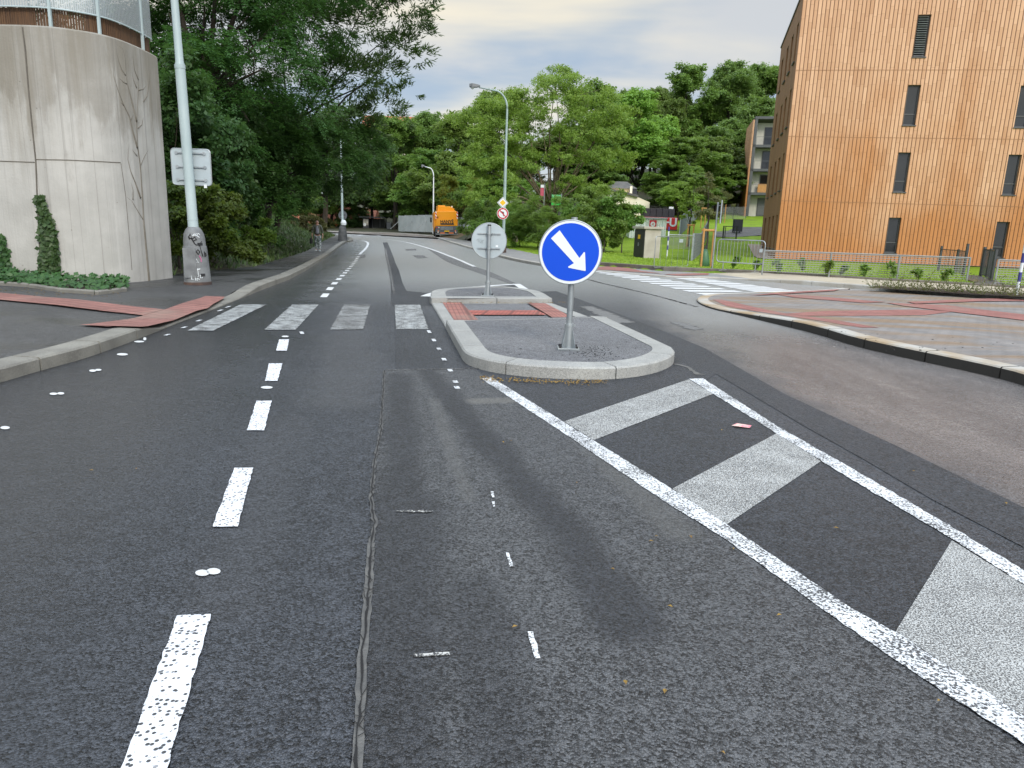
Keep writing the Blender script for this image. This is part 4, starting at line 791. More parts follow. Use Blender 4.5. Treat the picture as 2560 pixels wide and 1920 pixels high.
def arm_lamp(name, label, base, h, head_dx, m, low, dark_base=True, arm_dir=0.0, knee=1.2):
    o = thing(name, label, 'street lamp', base, arm_dir)
    mb = MB(); mb.lathe([(0.2, 0), (0.19, 0.5), (0.15, 0.95), (0.09, 1.02)] if low else [(0.11, 0), (0.1, 0.6)], 20); mb.build('base', M_rust if low == 2 else M_castd if dark_base else m, o, auto=True)
    mb = MB(); mb.lathe([(0.09, 0.9), (0.088, h * .52), (0.088, h * .55), (0.07, h * .56), (0.058, h - knee)], 16); mb.build('pole', m, o, auto=True)
    pts = [(0, 0, h - knee)] + [(head_dx * 0.36 * (1 - math.cos(a)), 0, h - knee + (knee - 0.2) * math.sin(a)) for a in [R(15 * i) for i in range(1, 6)]] + [(head_dx * 0.75, 0, h - 0.08)]
    mb = MB(); mb.tube(pts, [0.058] * 3 + [0.05] * (len(pts) - 4) + [0.03], 10); mb.build('arm', m, o, smooth=True)
    mb = MB(); sgn = 1 if head_dx > 0 else -1
    for i, (t, w_, z0, z1) in enumerate(((0.72, .05, -.04, .05), (0.8, .13, -.07, .09), (0.92, .17, -.09, .13), (1.0, .13, -.06, .1))):
        x = head_dx * t; mb.add([(x, -w_, h + z0), (x, w_, h + z0), (x, w_ * .7, h + z1), (x, -w_ * .7, h + z1)], [])
    mb.add([], []); b0 = 0
    mb.f = [(i * 4 + j, i * 4 + (j + 1) % 4, i * 4 + 4 + (j + 1) % 4, i * 4 + 4 + j) for i in range(3) for j in range(4)] + [(0, 1, 2, 3), (15, 14, 13, 12)]; mb.m = [0] * len(mb.f)
    mb.build('lamp_head', M_grey, o, bevel=0.01)
    mb = MB(); mb.lathe([(0.02, -0.1), (0.09, -0.05), (0.12, 0.0)], 14, (head_dx * 0.92, 0, h - 0.09)); mb.build('lens', M_wsign, o, smooth=True)
    return o
mp = P(1257.5, 632, .12); mh = Q(1255, 218, mp[1]).z - mp[2]
ml = arm_lamp('street_lamp', 'tall pale green lamp post with a curved arm carrying two road signs', (mp[0], mp[1], mp[2] - .03), mh + 0.05, -2.25, M_pole2, 2)
y2 = 84.0; b2 = Q(1083, 575, y2)
arm_lamp('street_lamp', 'slim pale lamp post with a curved arm rising behind the orange truck', (b2.x, y2, T(b2.x, y2)), Q(1080, 415, y2).z - T(b2.x, y2), -1.4, M_wsign, 0, False)
fp = P(857, 602, .12); fl = thing('street_lamp', 'lamp post with a dark flared base wrapped in plastic at the far pavement corner', 'street lamp', (fp[0], fp[1], fp[2] - .02))
mb = MB(); mb.lathe([(0.36, 0), (0.33, 0.5), (0.27, 1.0), (0.2, 1.15), (0.12, 1.2)], 20); mb.build('base', M_castd, fl, auto=True)
mb = MB(); mb.lathe([(0.09, 1.1), (0.085, 3), (0.07, 7.5)], 14); mb.build('pole', M_pole, fl, auto=True)
mb = MB(); mb.lathe([(0.1, 1.18), (0.2, 1.22), (0.22, 1.4), (0.13, 1.6)], 9, (0.1, -0.05, 0)); mb.build('plastic_wrap', M_wsign, fl)
fs = thing('road_sign', 'dark round sign seen from behind on the far corner lamp post', 'road sign', (fp[0], fp[1] + 0.12, Q(857, 538, fp[1]).z))
mb = MB(); mb.prism(circ(0.33, 28), 0, 0.02, up); mb.build('plate', M_grey, fs, auto=True); mb = MB(); mb.bar((-.2, -.03, 0.1), (.2, -.03, .1), .03); mb.build('bracket', M_galv, fs); mb = MB(); mb.bar((-.2, -.03, -.1), (.2, -.03, -.1), .03); mb.build('bracket', M_galv, fs)
# priority road and no left turn signs on the tall lamp post
pz = Q(1257, 507, mp[1]).z; ps = thing('road_sign', 'yellow and white diamond priority road sign on the tall lamp post', 'road sign', (Q(1257, 507, mp[1]).x, mp[1] - 0.12, pz))
hw = 0.345
for nm, k, y0, y1, m in (('plate', 1.0, 0.0, 0.02, M_wsign), ('black_border', 0.9, -0.003, 0.0, M_black), ('white_field', 0.84, -0.006, -0.003, M_wsign), ('yellow_field', 0.52, -0.009, -0.006, M_yel)):
    mb = MB(); s_ = hw * k; mb.prism([(s_, 0), (0, s_), (-s_, 0), (0, -s_)], y0, y1, up); mb.build(nm, m, ps)
nz_ = Q(1257, 534, mp[1]).z; ns = thing('road_sign', 'round no left turn sign with a red ring below the diamond sign', 'road sign', (Q(1257, 534, mp[1]).x, mp[1] - 0.12, nz_))
def disc(nm, r0, y0, y1, m, par, n_=40): mb = MB(); mb.prism(circ(r0, n_), y0, y1, up); return mb.build(nm, m, par, auto=True)
disc('plate', 0.35, 0, 0.02, M_wsign, ns); disc('red_ring', 0.325, -0.003, 0, M_redp, ns); disc('white_field', 0.25, -0.006, -0.003, M_wsign, ns)
mb = MB(); mb.prism([(0.02, -0.15), (0.08, -0.15), (0.08, 0.06), (0.03, 0.11), (-0.05, 0.11), (-0.05, 0.15), (-0.16, 0.08), (-0.05, 0.01), (-0.05, 0.05), (0.01, 0.05), (0.02, 0.04)], -0.009, -0.006, up); mb.build('arrow', M_black, ns)
mb = MB(); mb.prism([(-0.2, 0.155), (-0.155, 0.2), (0.2, -0.155), (0.155, -0.2)], -0.012, -0.009, up); mb.build('red_bar', M_redp, ns)
# ------------------------------------------------------------------ the two signs of the island
def sign_post(root, h, lean=0.0):
    mb = MB(); mb.box((0, 0, 0.012), (0.25, 0.2, 0.024)); mb.build('base_plate', M_galv, root, bevel=0.003)
    mb = MB(); mb.lathe([(0.05, 0.02), (0.05, 0.3)], 18)
    for a in (45, 135, 225, 315):
        c_, s_ = math.cos(R(a)), math.sin(R(a)); mb.add([(c_ * .045 + s_ * .004, s_ * .045 - c_ * .004, .02), (c_ * .115 + s_ * .004, s_ * .115 - c_ * .004, .02), (c_ * .05 + s_ * .004, s_ * .05 - c_ * .004, .26), (c_ * .045 - s_ * .004, s_ * .045 + c_ * .004, .02), (c_ * .115 - s_ * .004, s_ * .115 + c_ * .004, .02), (c_ * .05 - s_ * .004, s_ * .05 + c_ * .004, .26)], [(0, 1, 2), (5, 4, 3), (0, 3, 4, 1), (1, 4, 5, 2)])
    mb.build('socket', M_galv, root, auto=True)
    for x, y in ((-.095, -.07), (.095, -.07), (-.095, .07), (.095, .07)): mb = MB(); mb.lathe([(0.016, 0.024), (0.016, 0.045), (0.008, 0.05)], 6, (x, y, 0)); mb.build('bolt', M_black, root)
    mb = MB(); mb.lathe([(0.054, 0.27), (0.054, 0.29)], 18); mb.box((0, -.055, .28), (.03, .02, .02)); mb.box((.06, 0, .28), (.02, .015, .02)); mb.build('clamp', M_galv, root)
    mb = MB(); mb.lathe([(0.0355, 0.05), (0.0355, h)], 18); mb.build('post', M_galv, root, auto=True)
bp = P(1420, 873, .13); b1 = thing('road_sign', 'blue keep right sign with a white arrow on the front of the island', 'road sign', bp, R(0))
sign_post(b1, 1.5); tz = (Q(1426, 553, bp[1]).z + Q(1424, 706, bp[1]).z) / 2 - bp[2]; rs = 0.352; xx = Q(1426, 630, bp[1] - .06).x - bp[0]
fc_ = thing('sign_face', 'x', 'x', (0, 0, 0)); del fc_['label']; del fc_['category']; fc_.parent = b1; fc_.location = (xx, -0.075, tz)
fc_.name = 'sign_panel'
disc('plate', rs, 0.0, 0.012, M_wsign, fc_, 64); disc('blue_field', rs * .91, -0.003, 0, M_blue, fc_, 64)
mb = MB(); mb.tube([(rs * math.cos(a), 0.004, rs * math.sin(a)) for a in [i * math.pi / 32 for i in range(65)]], 0.008, 6, False); mb.build('rim', M_galv, fc_, smooth=True)
ap = [(-.66, .43), (-.39, .695), (.30, -.175), (.44, .02), (.475, .02), (.53, -.575), (.5, -.59), (-.045, -.5), (-.05, -.465), (.13, -.345)]
ap = [(x * .97 * rs, y * .97 * rs) for x, y in ap]
mb = MB(); mb.prism(ap, -0.006, -0.003, up); mb.build('arrow', M_wsign, fc_)
mb = MB(); mb.bar((-.2, .02, .12), (.2, .02, .12), .03); mb.bar((-.2, .02, -.12), (.2, .02, -.12), .03); mb.build('bracket', M_galv, fc_)
gp = P(1219, 740, .13); g1 = thing('road_sign', 'grey back of a round sign at the far end of the island', 'road sign', gp)
gt = Q(1221, 561, gp[1]).z - gp[2]; gb = Q(1221, 643, gp[1]).z - gp[2]; sign_post(g1, gt - 0.02)
fc_ = bpy.data.objects.new('sign_panel', None); link(fc_, g1); fc_.location = (0, 0.06, (gt + gb) / 2); rs = 0.35
disc('plate', rs, 0, 0.012, M_signback, fc_, 64); mb = MB(); mb.tube([(rs * math.cos(a), 0.006, rs * math.sin(a)) for a in [i * math.pi / 32 for i in range(65)]], 0.009, 6, False); mb.build('rim', M_galv, fc_, smooth=True)
for dz in (.14, -.15): mb = MB(); mb.bar((-.23, -.015, dz), (-.06, -.015, dz), .022); mb.bar((-.06, -.015, dz), (-.04, -.06, dz - .01), .02); mb.bar((.06, -.015, dz), (.23, -.015, dz), .022); mb.bar((.06, -.015, dz), (.04, -.06, dz - .01), .02); mb.lathe([(.043, -.012), (.043, .012)], 16, (0, -.06, dz)); mb.build('bracket', M_galv, fc_)
mb = MB(); mb.lathe([(.037, gt - .03), (.037, gt)], 16); mb.build('cap', M_black, g1)
mb = MB(); mb.tube([(-.26, -.003, .0), (-.2, -.003, .04), (-.22, -.003, -.03), (-.16, -.003, .03), (-.13, -.003, -.05), (-.18, -.003, -.04), (-.1, -.003, .02)], .004, 4); mb.build('scribble', M_galv, fc_); mb = MB(); mb.box((.16, -.002, -.1), (.05, .003, .04)); mb.build('sticker', M_wsign, fc_)
# ------------------------------------------------------------------ person on the pavement
def skin(name, V, E, Rd, m, parent, lvl=2):
    me = bpy.data.meshes.new(name); me.from_pydata(V, E, []); o = link(bpy.data.objects.new(name, me), parent)
    md = o.modifiers.new('s', 'SKIN'); md.use_smooth_shade = True
    for i, r_ in enumerate(Rd): sv = me.skin_vertices[0].data[i]; sv.radius = r_ if isinstance(r_, tuple) else (r_, r_); sv.use_root = (i == 0)
    o.modifiers.new('u', 'SUBSURF').levels = lvl
    bpy.context.view_layer.update(); ev = o.evaluated_get(bpy.context.evaluated_depsgraph_get()); nm = bpy.data.meshes.new_from_object(ev); o.modifiers.clear(); o.data = nm; nm.name = name
    nm.materials.clear(); nm.materials.append(m); nm.polygons.foreach_set('use_smooth', [True] * len(nm.polygons)); return o
M_skin = mat('skin', (0.62, 0.36, 0.27), (0.55, 0.3, 0.22), 5, 0.55); M_shirt = mat('olive_overshirt', (0.17, 0.18, 0.145), (0.12, 0.13, 0.1), 5, 0.85); M_tee = mat('grey_tee', (0.34, 0.34, 0.38), (0.28, 0.28, 0.32), 4, 0.85)
def camo():
    m, nt, b = newmat('camouflage_cloth'); v = coords(nt, 'Object'); n_ = noise(nt, v, 9, 3, 0.5); n2_ = noise(nt, v, 13, 2)
    setc(nt, b, mixc(nt, ramp(nt, n2_, 0.55, 0.58), mixc(nt, ramp(nt, n_, 0.49, 0.51), (0.7, 0.76, 0.76), (0.25, 0.3, 0.31)), (0.1, 0.12, 0.13))); setr(nt, b, 0.85); return m
yp = 42.0; pp = Q(795, 634, yp); gz = H(pp.x, yp) + 0.13
pe = thing('person', 'balding man in an open olive shirt and pale camouflage trousers walking on the left pavement', 'person', (pp.x, yp, gz), R(8))
Vb = [(0, 0, .95), (0, .01, 1.12), (0, .02, 1.32), (0, .015, 1.46), (0, .0, 1.53), (0, -.01, 1.6), (0, -.015, 1.68), (0, -.005, 1.745),
      (.1, 0, .9), (.11, -.03, .5), (.1, .04, .09), (.11, -.06, .04), (-.1, 0, .9), (-.1, .03, .5), (-.1, .1, .1), (-.11, .0, .04),
      (.2, .02, 1.42), (.27, .04, 1.13), (.3, -.03, .9), (.305, -.05, .82), (-.2, .02, 1.42), (-.28, .05, 1.13), (-.3, .0, .9), (-.3, -.02, .82)]
Eb = [(0, 1), (1, 2), (2, 3), (3, 4), (4, 5), (5, 6), (6, 7), (0, 8), (8, 9), (9, 10), (10, 11), (0, 12), (12, 13), (13, 14), (14, 15), (3, 16), (16, 17), (17, 18), (18, 19), (3, 20), (20, 21), (21, 22), (22, 23)]
Rb = [(.15, .11), (.15, .12), (.16, .11), (.12, .09), .055, .075, .088, .06, .085, .06, .045, .04, .085, .06, .045, .04, .055, .045, .035, .03, .055, .045, .035, .03]
hand_specs = ((.305, -.05, .82, 1), (-.3, -.02, .82, -1))
for hx, hy, hz, s_ in hand_specs:
    k0 = 19 if s_ > 0 else 23
    for j, (dy, L_) in enumerate(((-.034, .075), (-.012, .085), (.012, .08), (.032, .062))):
        i0 = len(Vb); Vb += [(hx, hy + dy, hz - .05), (hx - s_ * .006, hy + dy * 1.1, hz - .05 - L_ * .55), (hx - s_ * .025, hy + dy * 1.1, hz - .05 - L_)]; Eb += [(k0, i0), (i0, i0 + 1), (i0 + 1, i0 + 2)]; Rb += [.012, .009, .008]
    i0 = len(Vb); Vb += [(hx - s_ * .01, hy - .045, hz - .01), (hx - s_ * .025, hy - .06, hz - .05)]; Eb += [(k0, i0), (i0, i0 + 1)]; Rb += [.012, .009]
Vb += [(0, -.105, 1.635), (.085, 0, 1.63), (-.085, 0, 1.63)]; nb = len(Vb); Eb += [(6, nb - 3), (6, nb - 2), (6, nb - 1)]; Rb += [.016, .018, .018]
bd = skin('body', Vb, Eb, Rb, M_skin, pe, 2)
for sx in (-.034, .034): mb = MB(); mb.lathe([(.0, -.008), (.012, 0), (.0, .008)], 8, (sx, -.094, 1.655)); mb.build('eye', M_black, bd)
mb = MB(); mb.box((0, -.092, 1.585), (.05, .012, .008)); mb.build('mouth', M_redp, bd)
skin('overshirt', [(0, .0, .86), (0, .02, 1.1), (0, .03, 1.32), (0, .02, 1.455), (.2, .02, 1.42), (.275, .04, 1.14), (.29, .0, 1.0), (-.2, .02, 1.42), (-.285, .05, 1.14), (-.295, .02, 1.0)], [(0, 1), (1, 2), (2, 3), (3, 4), (4, 5), (5, 6), (3, 7), (7, 8), (8, 9)], [(.2, .145), (.19, .14), (.19, .13), (.13, .1), .08, .066, .06, .08, .066, .06], M_shirt, pe)
skin('tee_shirt', [(0, -.05, .95), (0, -.05, 1.12), (0, -.035, 1.3), (0, -.015, 1.46)], [(0, 1), (1, 2), (2, 3)], [(.1, .12), (.115, .125), (.1, .115), (.06, .085)], M_tee, pe)
skin('trousers', [(0, 0, .97), (.1, 0, .86), (.115, -.03, .5), (.105, .04, .1), (-.1, 0, .86), (-.105, .03, .5), (-.105, .1, .11)], [(0, 1), (1, 2), (2, 3), (0, 4), (4, 5), (5, 6)], [(.17, .13), .115, .095, .085, .115, .095, .085], camo(), pe)
mb = MB(); mb.lathe([(.172, .955), (.176, .97), (.172, .99)], 16); mb.v = [(x, y * .8 - .03, z) for x, y, z in mb.v]; mb.build('belt', M_black, pe)
for sx, sy in ((.11, -.05), (-.11, .02)): mb = MB(); mb.box((sx, sy, .045), (.1, .28, .09), 0, (.75, .8)); mb.build('shoe', M_wsign, pe, bevel=.02)
mb = MB(); mb.lathe([(.095, 1.62), (.098, 1.66), (.09, 1.7), (.06, 1.73)], 14, (0, .012, 0)); mb.v = [(x, max(y, -.03), z) for x, y, z in mb.v]; mb.build('hair', M_grey, pe, smooth=True)
bgp = thing('bag', 'black bag hanging beside the walking man', 'bag', (pp.x - .37, yp + .02, gz + .42)); mb = MB(); mb.box((0, 0, .16), (.14, .34, .34), 0, (.7, .8)); mb.build('body', M_black, bgp, bevel=.03); mb = MB(); mb.tube([(0, -.1, .32), (.04, -.06, .42), (.05, .0, .45), (.04, .06, .42), (0, .1, .32)], .012, 6); mb.build('handle', M_black, bgp, smooth=True)
# ------------------------------------------------------------------ orange truck seen from behind
tp = P(1110, 597); tr = thing('truck', 'orange and grey cesspit truck seen from behind, half on the right kerb', 'truck', (tp[0] + .3, tp[1] + .2, tp[2] + .05), R(7)); tr.rotation_euler = (0, R(-1.5), R(9)); tr.scale = (1.08, 1.08, 1.1)
W2 = 1.08
def kbox(nm, x0, x1, y0, y1, z0, z1, m, par, bev=.02): mb = MB(); mb.bb(x0, x1, y0, y1, z0, z1); return mb.build(nm, m, par, bevel=bev)
kbox('chassis', -.5, .5, .3, 6.4, .55, .8, M_grey, tr)
mb = MB(); pr = [(-W2, 1.15), (W2, 1.15), (W2, 2.05), (W2 - .06, 2.55), (-W2 + .06, 2.55), (-W2, 2.05)]
mb.prism(pr, 0.25, 4.6, up); bdy = mb.build('body', M_orange, tr, bevel=.03)
mb = MB(); mb.prism([(-.85, 2.55), (.95, 2.55), (.5, 2.9), (.2, 3.0), (-.25, 3.0), (-.8, 3.06)], .5, 4.2, up); mb.bb(-.8, -.1, .6, 3.9, 3.0, 3.1); mb.bar((.3, .6, 3.0), (.8, .6, 2.75), .05); mb.bar((.3, 1.6, 3.02), (.85, 1.6, 2.75), .05); mb.build('top_hatch', M_orange, tr, bevel=.015)
mb = MB(); mb.prism([(-W2 + .02, 1.72), (W2 - .02, 1.75), (W2 - .02, 1.84), (-W2 + .02, 1.84)], .18, .26, up); mb.build('tailgate_rib', M_orange, bdy)
kbox('tailgate', -W2 + .08, W2 - .08, .17, .25, 1.18, 1.73, M_orange, bdy, .01); kbox('grab_slot', -.62, .7, .155, .17, 1.28, 1.42, M_black, bdy, 0)
kbox('hinge', -.9, -.82, .2, .25, 1.88, 2.05, M_black, bdy, 0)
tx = text_mesh('lettering', 'HANYŠ', .4, M_txt, bdy, .003, .012); tx.location = (.02, .16, 1.56); tx.rotation_euler = (R(90), 0, 0)
M_strp = None
def stripes():
    m, nt, b = newmat('hazard_stripes'); s = nd(nt, 'ShaderNodeSeparateXYZ', {0: coords(nt, 'Object')}); f = mth(nt, 'PINGPONG', mth(nt, 'MULTIPLY', mth(nt, 'ADD', s.outputs[0], s.outputs[2]), 3.2), .5)
    setc(nt, b, mixc(nt, ramp(nt, f, .23, .27), (.6, .05, .02), (.75, .75, .72))); setr(nt, b, .4); return m
M_strp = stripes()
for sx in (-1, 1): kbox('hazard_board', sx * (W2 - .04) - .06, sx * (W2 - .04) + .06, .13, .17, 1.85, 2.5, M_strp, tr, 0)
kbox('bumper_panel', -W2, W2, .1, .5, .55, 1.14, M_grey, tr, .04)
for z in (.82, .92, 1.02): kbox('louvre', -.62, .62, .07, .11, z, z + .05, M_galv, tr, 0)
kbox('number_plate', -.24, .24, .08, .1, .62, .74, M_yel, tr, 0)
M_lamp_o = mat('orange_reflector', (.75, .2, .06), None, 3, .4); M_lamp_w = mat('lamp_glass', (.7, .6, .5), None, 3, .3); M_lamp_r = mat('red_tail_lamp', (.5, .03, .03), None, 3, .3)
for sx in (-1, 1):
    kbox('reflector_board', sx * .42 - .24, sx * .42 + .24, .08, .1, .44, .56, M_lamp_o, tr, 0)
    mb = MB(); mb.lathe([(.07, 0), (.07, .03)], 14); mb.v = [(sx * .83 + a, .09 - c, .72 + b) for a, b, c in mb.v]; mb.build('tail_lamp', M_lamp_o, tr)
    mb = MB(); mb.lathe([(.075, 0), (.075, .03)], 14); mb.v = [(sx * .86 + a, .09 - c, .58 + b) for a, b, c in mb.v]; mb.build('tail_lamp', M_lamp_w, tr)
for x, m in ((-.98, M_lamp_r), (-.78, M_lamp_w)): mb = MB(); mb.lathe([(.07, 0), (.07, .03)], 14); mb.v = [(x + a, .09 - c, 1.02 + b) for a, b, c in mb.v]; mb.build('tail_lamp', m, tr)
kbox('under_bar', -W2, W2, .12, .3, .36, .44, M_galv, tr, .01)
for y in (1.2, 2.4, 5.6):
    for sx in (-1, 1):
        mb = MB(); mb.lathe([(.3, -.2), (.46, -.19), (.5, -.13), (.5, .13), (.46, .19), (.3, .2)], 24); mb.v = [(sx * .86 + c, y + a, .5 + b) for a, b, c in mb.v]; wh = mb.build('wheel', M_tyre, tr, auto=True)
        mb = MB(); mb.lathe([(.28, -.12), (.1, -.14)], 16); mb.v = [(sx * (.9 + .06) + sx * c * -.2, y + a, .5 + b) for a, b, c in mb.v]; mb.build('rim', M_galv, wh)
kbox('side_panel', -W2 - .12, -W2 + .02, .4, 4.4, 1.0, 2.4, M_orange, tr, .03)
mb = MB(); mb.prism([(4.8, .6), (6.7, .6), (6.7, 1.7), (6.4, 2.55), (4.8, 2.55)], -1.05, 1.05, lambda a, b, c: (c, a, b)); cab = mb.build('cab', M_orange, tr, bevel=.05)
kbox('mirror', -1.38, -1.2, 6.3, 6.4, 1.5, 2.0, M_black, tr, .02); kbox('beacon', .5, .65, .9, 1.05, 2.9, 3.05, M_lamp_w, tr, .02)
# ------------------------------------------------------------------ bus shelter, bin, hoarding behind the bend
sp_ = P(905, 577.5, .12); S0 = P2(908, 577.5, .12); S1 = P2(962, 578.5, .12); ang = math.atan2(S1[1] - S0[1], S1[0] - S0[0])
yS = 122.0; q0 = Q(907, 576, yS); q1 = Q(962, 577, yS); gs = min(q0.z, q1.z) - .02
sh = thing('bus_shelter', 'dark glass bus shelter with a lit poster under the far trees', 'bus shelter', (q0.x, yS, gs), R(-4)); LS = q1.x - q0.x; HS = Q(935, 542, yS).z - gs
kbox('roof', -.5, LS + .2, -.5, 1.6, HS - .16, HS, M_dark_steel, sh); kbox('kerb_base', -.1, LS, 0, 1.5, -.3, .06, M_roof, sh, 0)
for x in (0, LS * .35, LS * .7, LS): kbox('post', x - .05, x + .05, 1.35, 1.45, 0, HS - .1, M_dark_steel, sh, 0)
kbox('back_pane', .1, LS, 1.38, 1.42, .25, HS - .3, M_glass, sh, 0); kbox('side_pane', LS - .03, LS + .01, .1, 1.3, .25, HS - .3, M_glass, sh, 0); kbox('bench', LS * .4, LS * .85, .9, 1.25, .42, .48, M_galv, sh, 0)
ps_ = kbox('poster_case', .05, LS * .28, -.05, .1, .1, HS - .2, M_dark_steel, sh, 0); kbox('poster', .12, LS * .26, -.07, -.05, .9, HS - .4, mat('poster_pale', (.5, .5, .44), (.2, .19, .17), 1.2, .5), ps_, 0)
mb = MB(); mb.prism(circ(.26, 20, (LS * .1, 1.0)), -.09, -.07, up); mb.build('poster_disc', M_wsign, ps_)
tb = Q(973, 577, 118); bn = thing('litter_bin', 'grey bin beside the bus shelter', 'bin', (tb.x, 118, T(tb.x, 118) if sdist(tb.x, 118) > 0 else .1), 0); kbox('body', -.35, .35, -.3, .3, 0, 1.0, M_grey, bn, .03); kbox('lid', -.37, .37, -.32, .32, 1.0, 1.1, M_castd, bn, .02)
def hoarding(label, pxs, ys, hs, m, group=None, rib=False, sep=0.05, name='hoarding'):
    (pa, pb), (ya, yb) = pxs, ys; a = Q(*pa, ya); b = Q(*pb, yb); rz = math.atan2(b.y - a.y, b.x - a.x); L = math.dist(a[:2], b[:2])
    o = thing(name, label, 'fence', (a.x, a.y, a.z), rz, group); n_ = max(1, round(L / 2.2)); dz = (b.z - a.z)
    for i in range(n_):
        x0, x1 = L * i / n_ + sep, L * (i + 1) / n_; z = dz * (i + .5) / n_; mb = MB()
        if rib:
            k = 26; pts = [(x0 + (x1 - x0) * j / k, .035 * (1 if (j // 2) % 2 else -1)) for j in range(k + 1)]; mb.add([(x, y, z - .3) for x, y in pts] + [(x, y, z + hs) for x, y in pts], [(j, j + 1, k + 2 + j, k + 1 + j) for j in range(k)])
        else: mb.bb(x0, x1, -.02, .02, z - .3, z + hs + random.uniform(-.03, .03))
        mb.build('panel', m, o)
        mb = MB(); mb.bb(x0 - sep, x0 + .01, .0, .08, z - .3, z + hs + .05); mb.build('post', M_galv, o)
        if not rib and i % 2 == 0: mb = MB(); mb.bar((x0 + .4, -.05, z + hs * .6), (x0 - .3, -1.1, z), .06); mb.build('prop', M_pine if random.random() < .4 else M_galv, o)
    return o
hoarding('pale grey sheet metal hoarding with slanting props left of the orange truck', ((996, 573), (1082, 574.5)), (104, 94), 1.9, M_hoard)
hoarding('grey sheet metal hoarding with a leaning gap right of the orange truck', ((1134, 577), (1163, 578)), (93, 91), 1.7, M_hoard)
hoarding('ribbed grey hoarding behind the earth mound right of the truck', ((1163, 575), (1204, 571)), (88, 86), 1.5, M_hoard, rib=True)
ph = Q(1139, 560, 92); pb_ = thing('poster', 'crimson poster on the hoarding beside the orange truck', 'poster', (ph.x, 91.9, Q(1139, 566, 92).z)); kbox('sheet', -.28, .28, -.03, .03, 0, 1.1, mat('crimson_poster', (.35, .03, .09), (.3, .03, .08), 2, .5), pb_, 0); kbox('caption_bar', -.2, .2, -.04, -.03, .2, .32, M_wsign, pb_, 0)
md = MB(); rnd = random.Random(3)
mo = thing('earth_mound', 'low brown heap of earth in front of the ribbed hoarding', 'earth heap', (Q(1195, 590, 78).x, 78, .1))
mb = MB(); N_ = 14; mb.add([(5.5 * (i / N_ - .5) * 2, 2.6 * (j / N_ - .5) * 2, max(-.3, 1.15 * math.exp(-((i / N_ - .5) * 3.4) ** 2 - ((j / N_ - .5) * 3.6) ** 2) - .12 + rnd.uniform(-.08, .08))) for j in range(N_ + 1) for i in range(N_ + 1)], [(j * (N_ + 1) + i, j * (N_ + 1) + i + 1, (j + 1) * (N_ + 1) + i + 1, (j + 1) * (N_ + 1) + i) for j in range(N_) for i in range(N_)]); mb.build('heap', mat('heap_earth', (.14, .09, .05), (.09, .07, .03), 2, .9, bs=.8, bscale=8, bdist=.1), mo, smooth=True)
bpx = P(1288, 606, .12); bk = Q(1288, 605, 58); pl = thing('brick_pillar', 'old brick gate pillar among the bushes behind the tall lamp post', 'pillar', (bk.x, 58, T(bk.x, 58) - .1))
hp = Q(1288, 573, 58).z - pl.location.z
def brick():
    m, nt, b = newmat('old_brick'); br_ = nd(nt, 'ShaderNodeTexBrick', {'Vector': coords(nt, 'Object', rot=(R(90), 0, 0)), 'Scale': 1.0, 'Brick Width': .25, 'Row Height': .085, 'Mortar Size': .012, 'Color1': (.22, .15, .11, 1), 'Color2': (.17, .13, .1, 1), 'Mortar': (.3, .28, .24, 1)}).outputs[0]; setc(nt, b, br_); setr(nt, b, .85); return m
kbox('shaft', -.22, .22, -.22, .22, 0, hp - .08, brick(), pl, 0); kbox('cap', -.27, .27, -.27, .27, hp - .08, hp, M_castd, pl, .01)
# ------------------------------------------------------------------ timber building
A0 = (14.8, 41.4); rzB = R(-9.3)
HB = 14.22; GB = 0.0
tbd = thing('timber_building', 'four storey apartment block clad in vertical orange larch boards behind the wire fence', 'building', (A0[0], A0[1], GB), rzB)
ux = Vector((math.cos(rzB), math.sin(rzB), 0)); uy = Vector((-math.sin(rzB), math.cos(rzB), 0)); OB = Vector((A0[0], A0[1], GB))
sdv = Vector((3.17, 12.1, 0)).normalized(); snv = Vector((sdv.y, -sdv.x, 0)); SX, SY = sdv.dot(ux), sdv.dot(uy)   # the side wall leaves the corner at an acute angle
def fac(px, py):                                 # photo point -> (along facade, height)
    r = Vector(ray(px, py)); C0 = Vector((0, 0, HC)); t = (OB - C0).dot(uy) / r.dot(uy); p = C0 + r * t - OB; return (p.dot(ux), p.z)
def sid(px, py):                                 # photo point on the side wall -> (depth, height)
    r = Vector(ray(px, py)); C0 = Vector((0, 0, HC)); t = (OB - C0).dot(snv) / r.dot(snv); p = C0 + r * t - OB; return (p.dot(sdv), p.z)
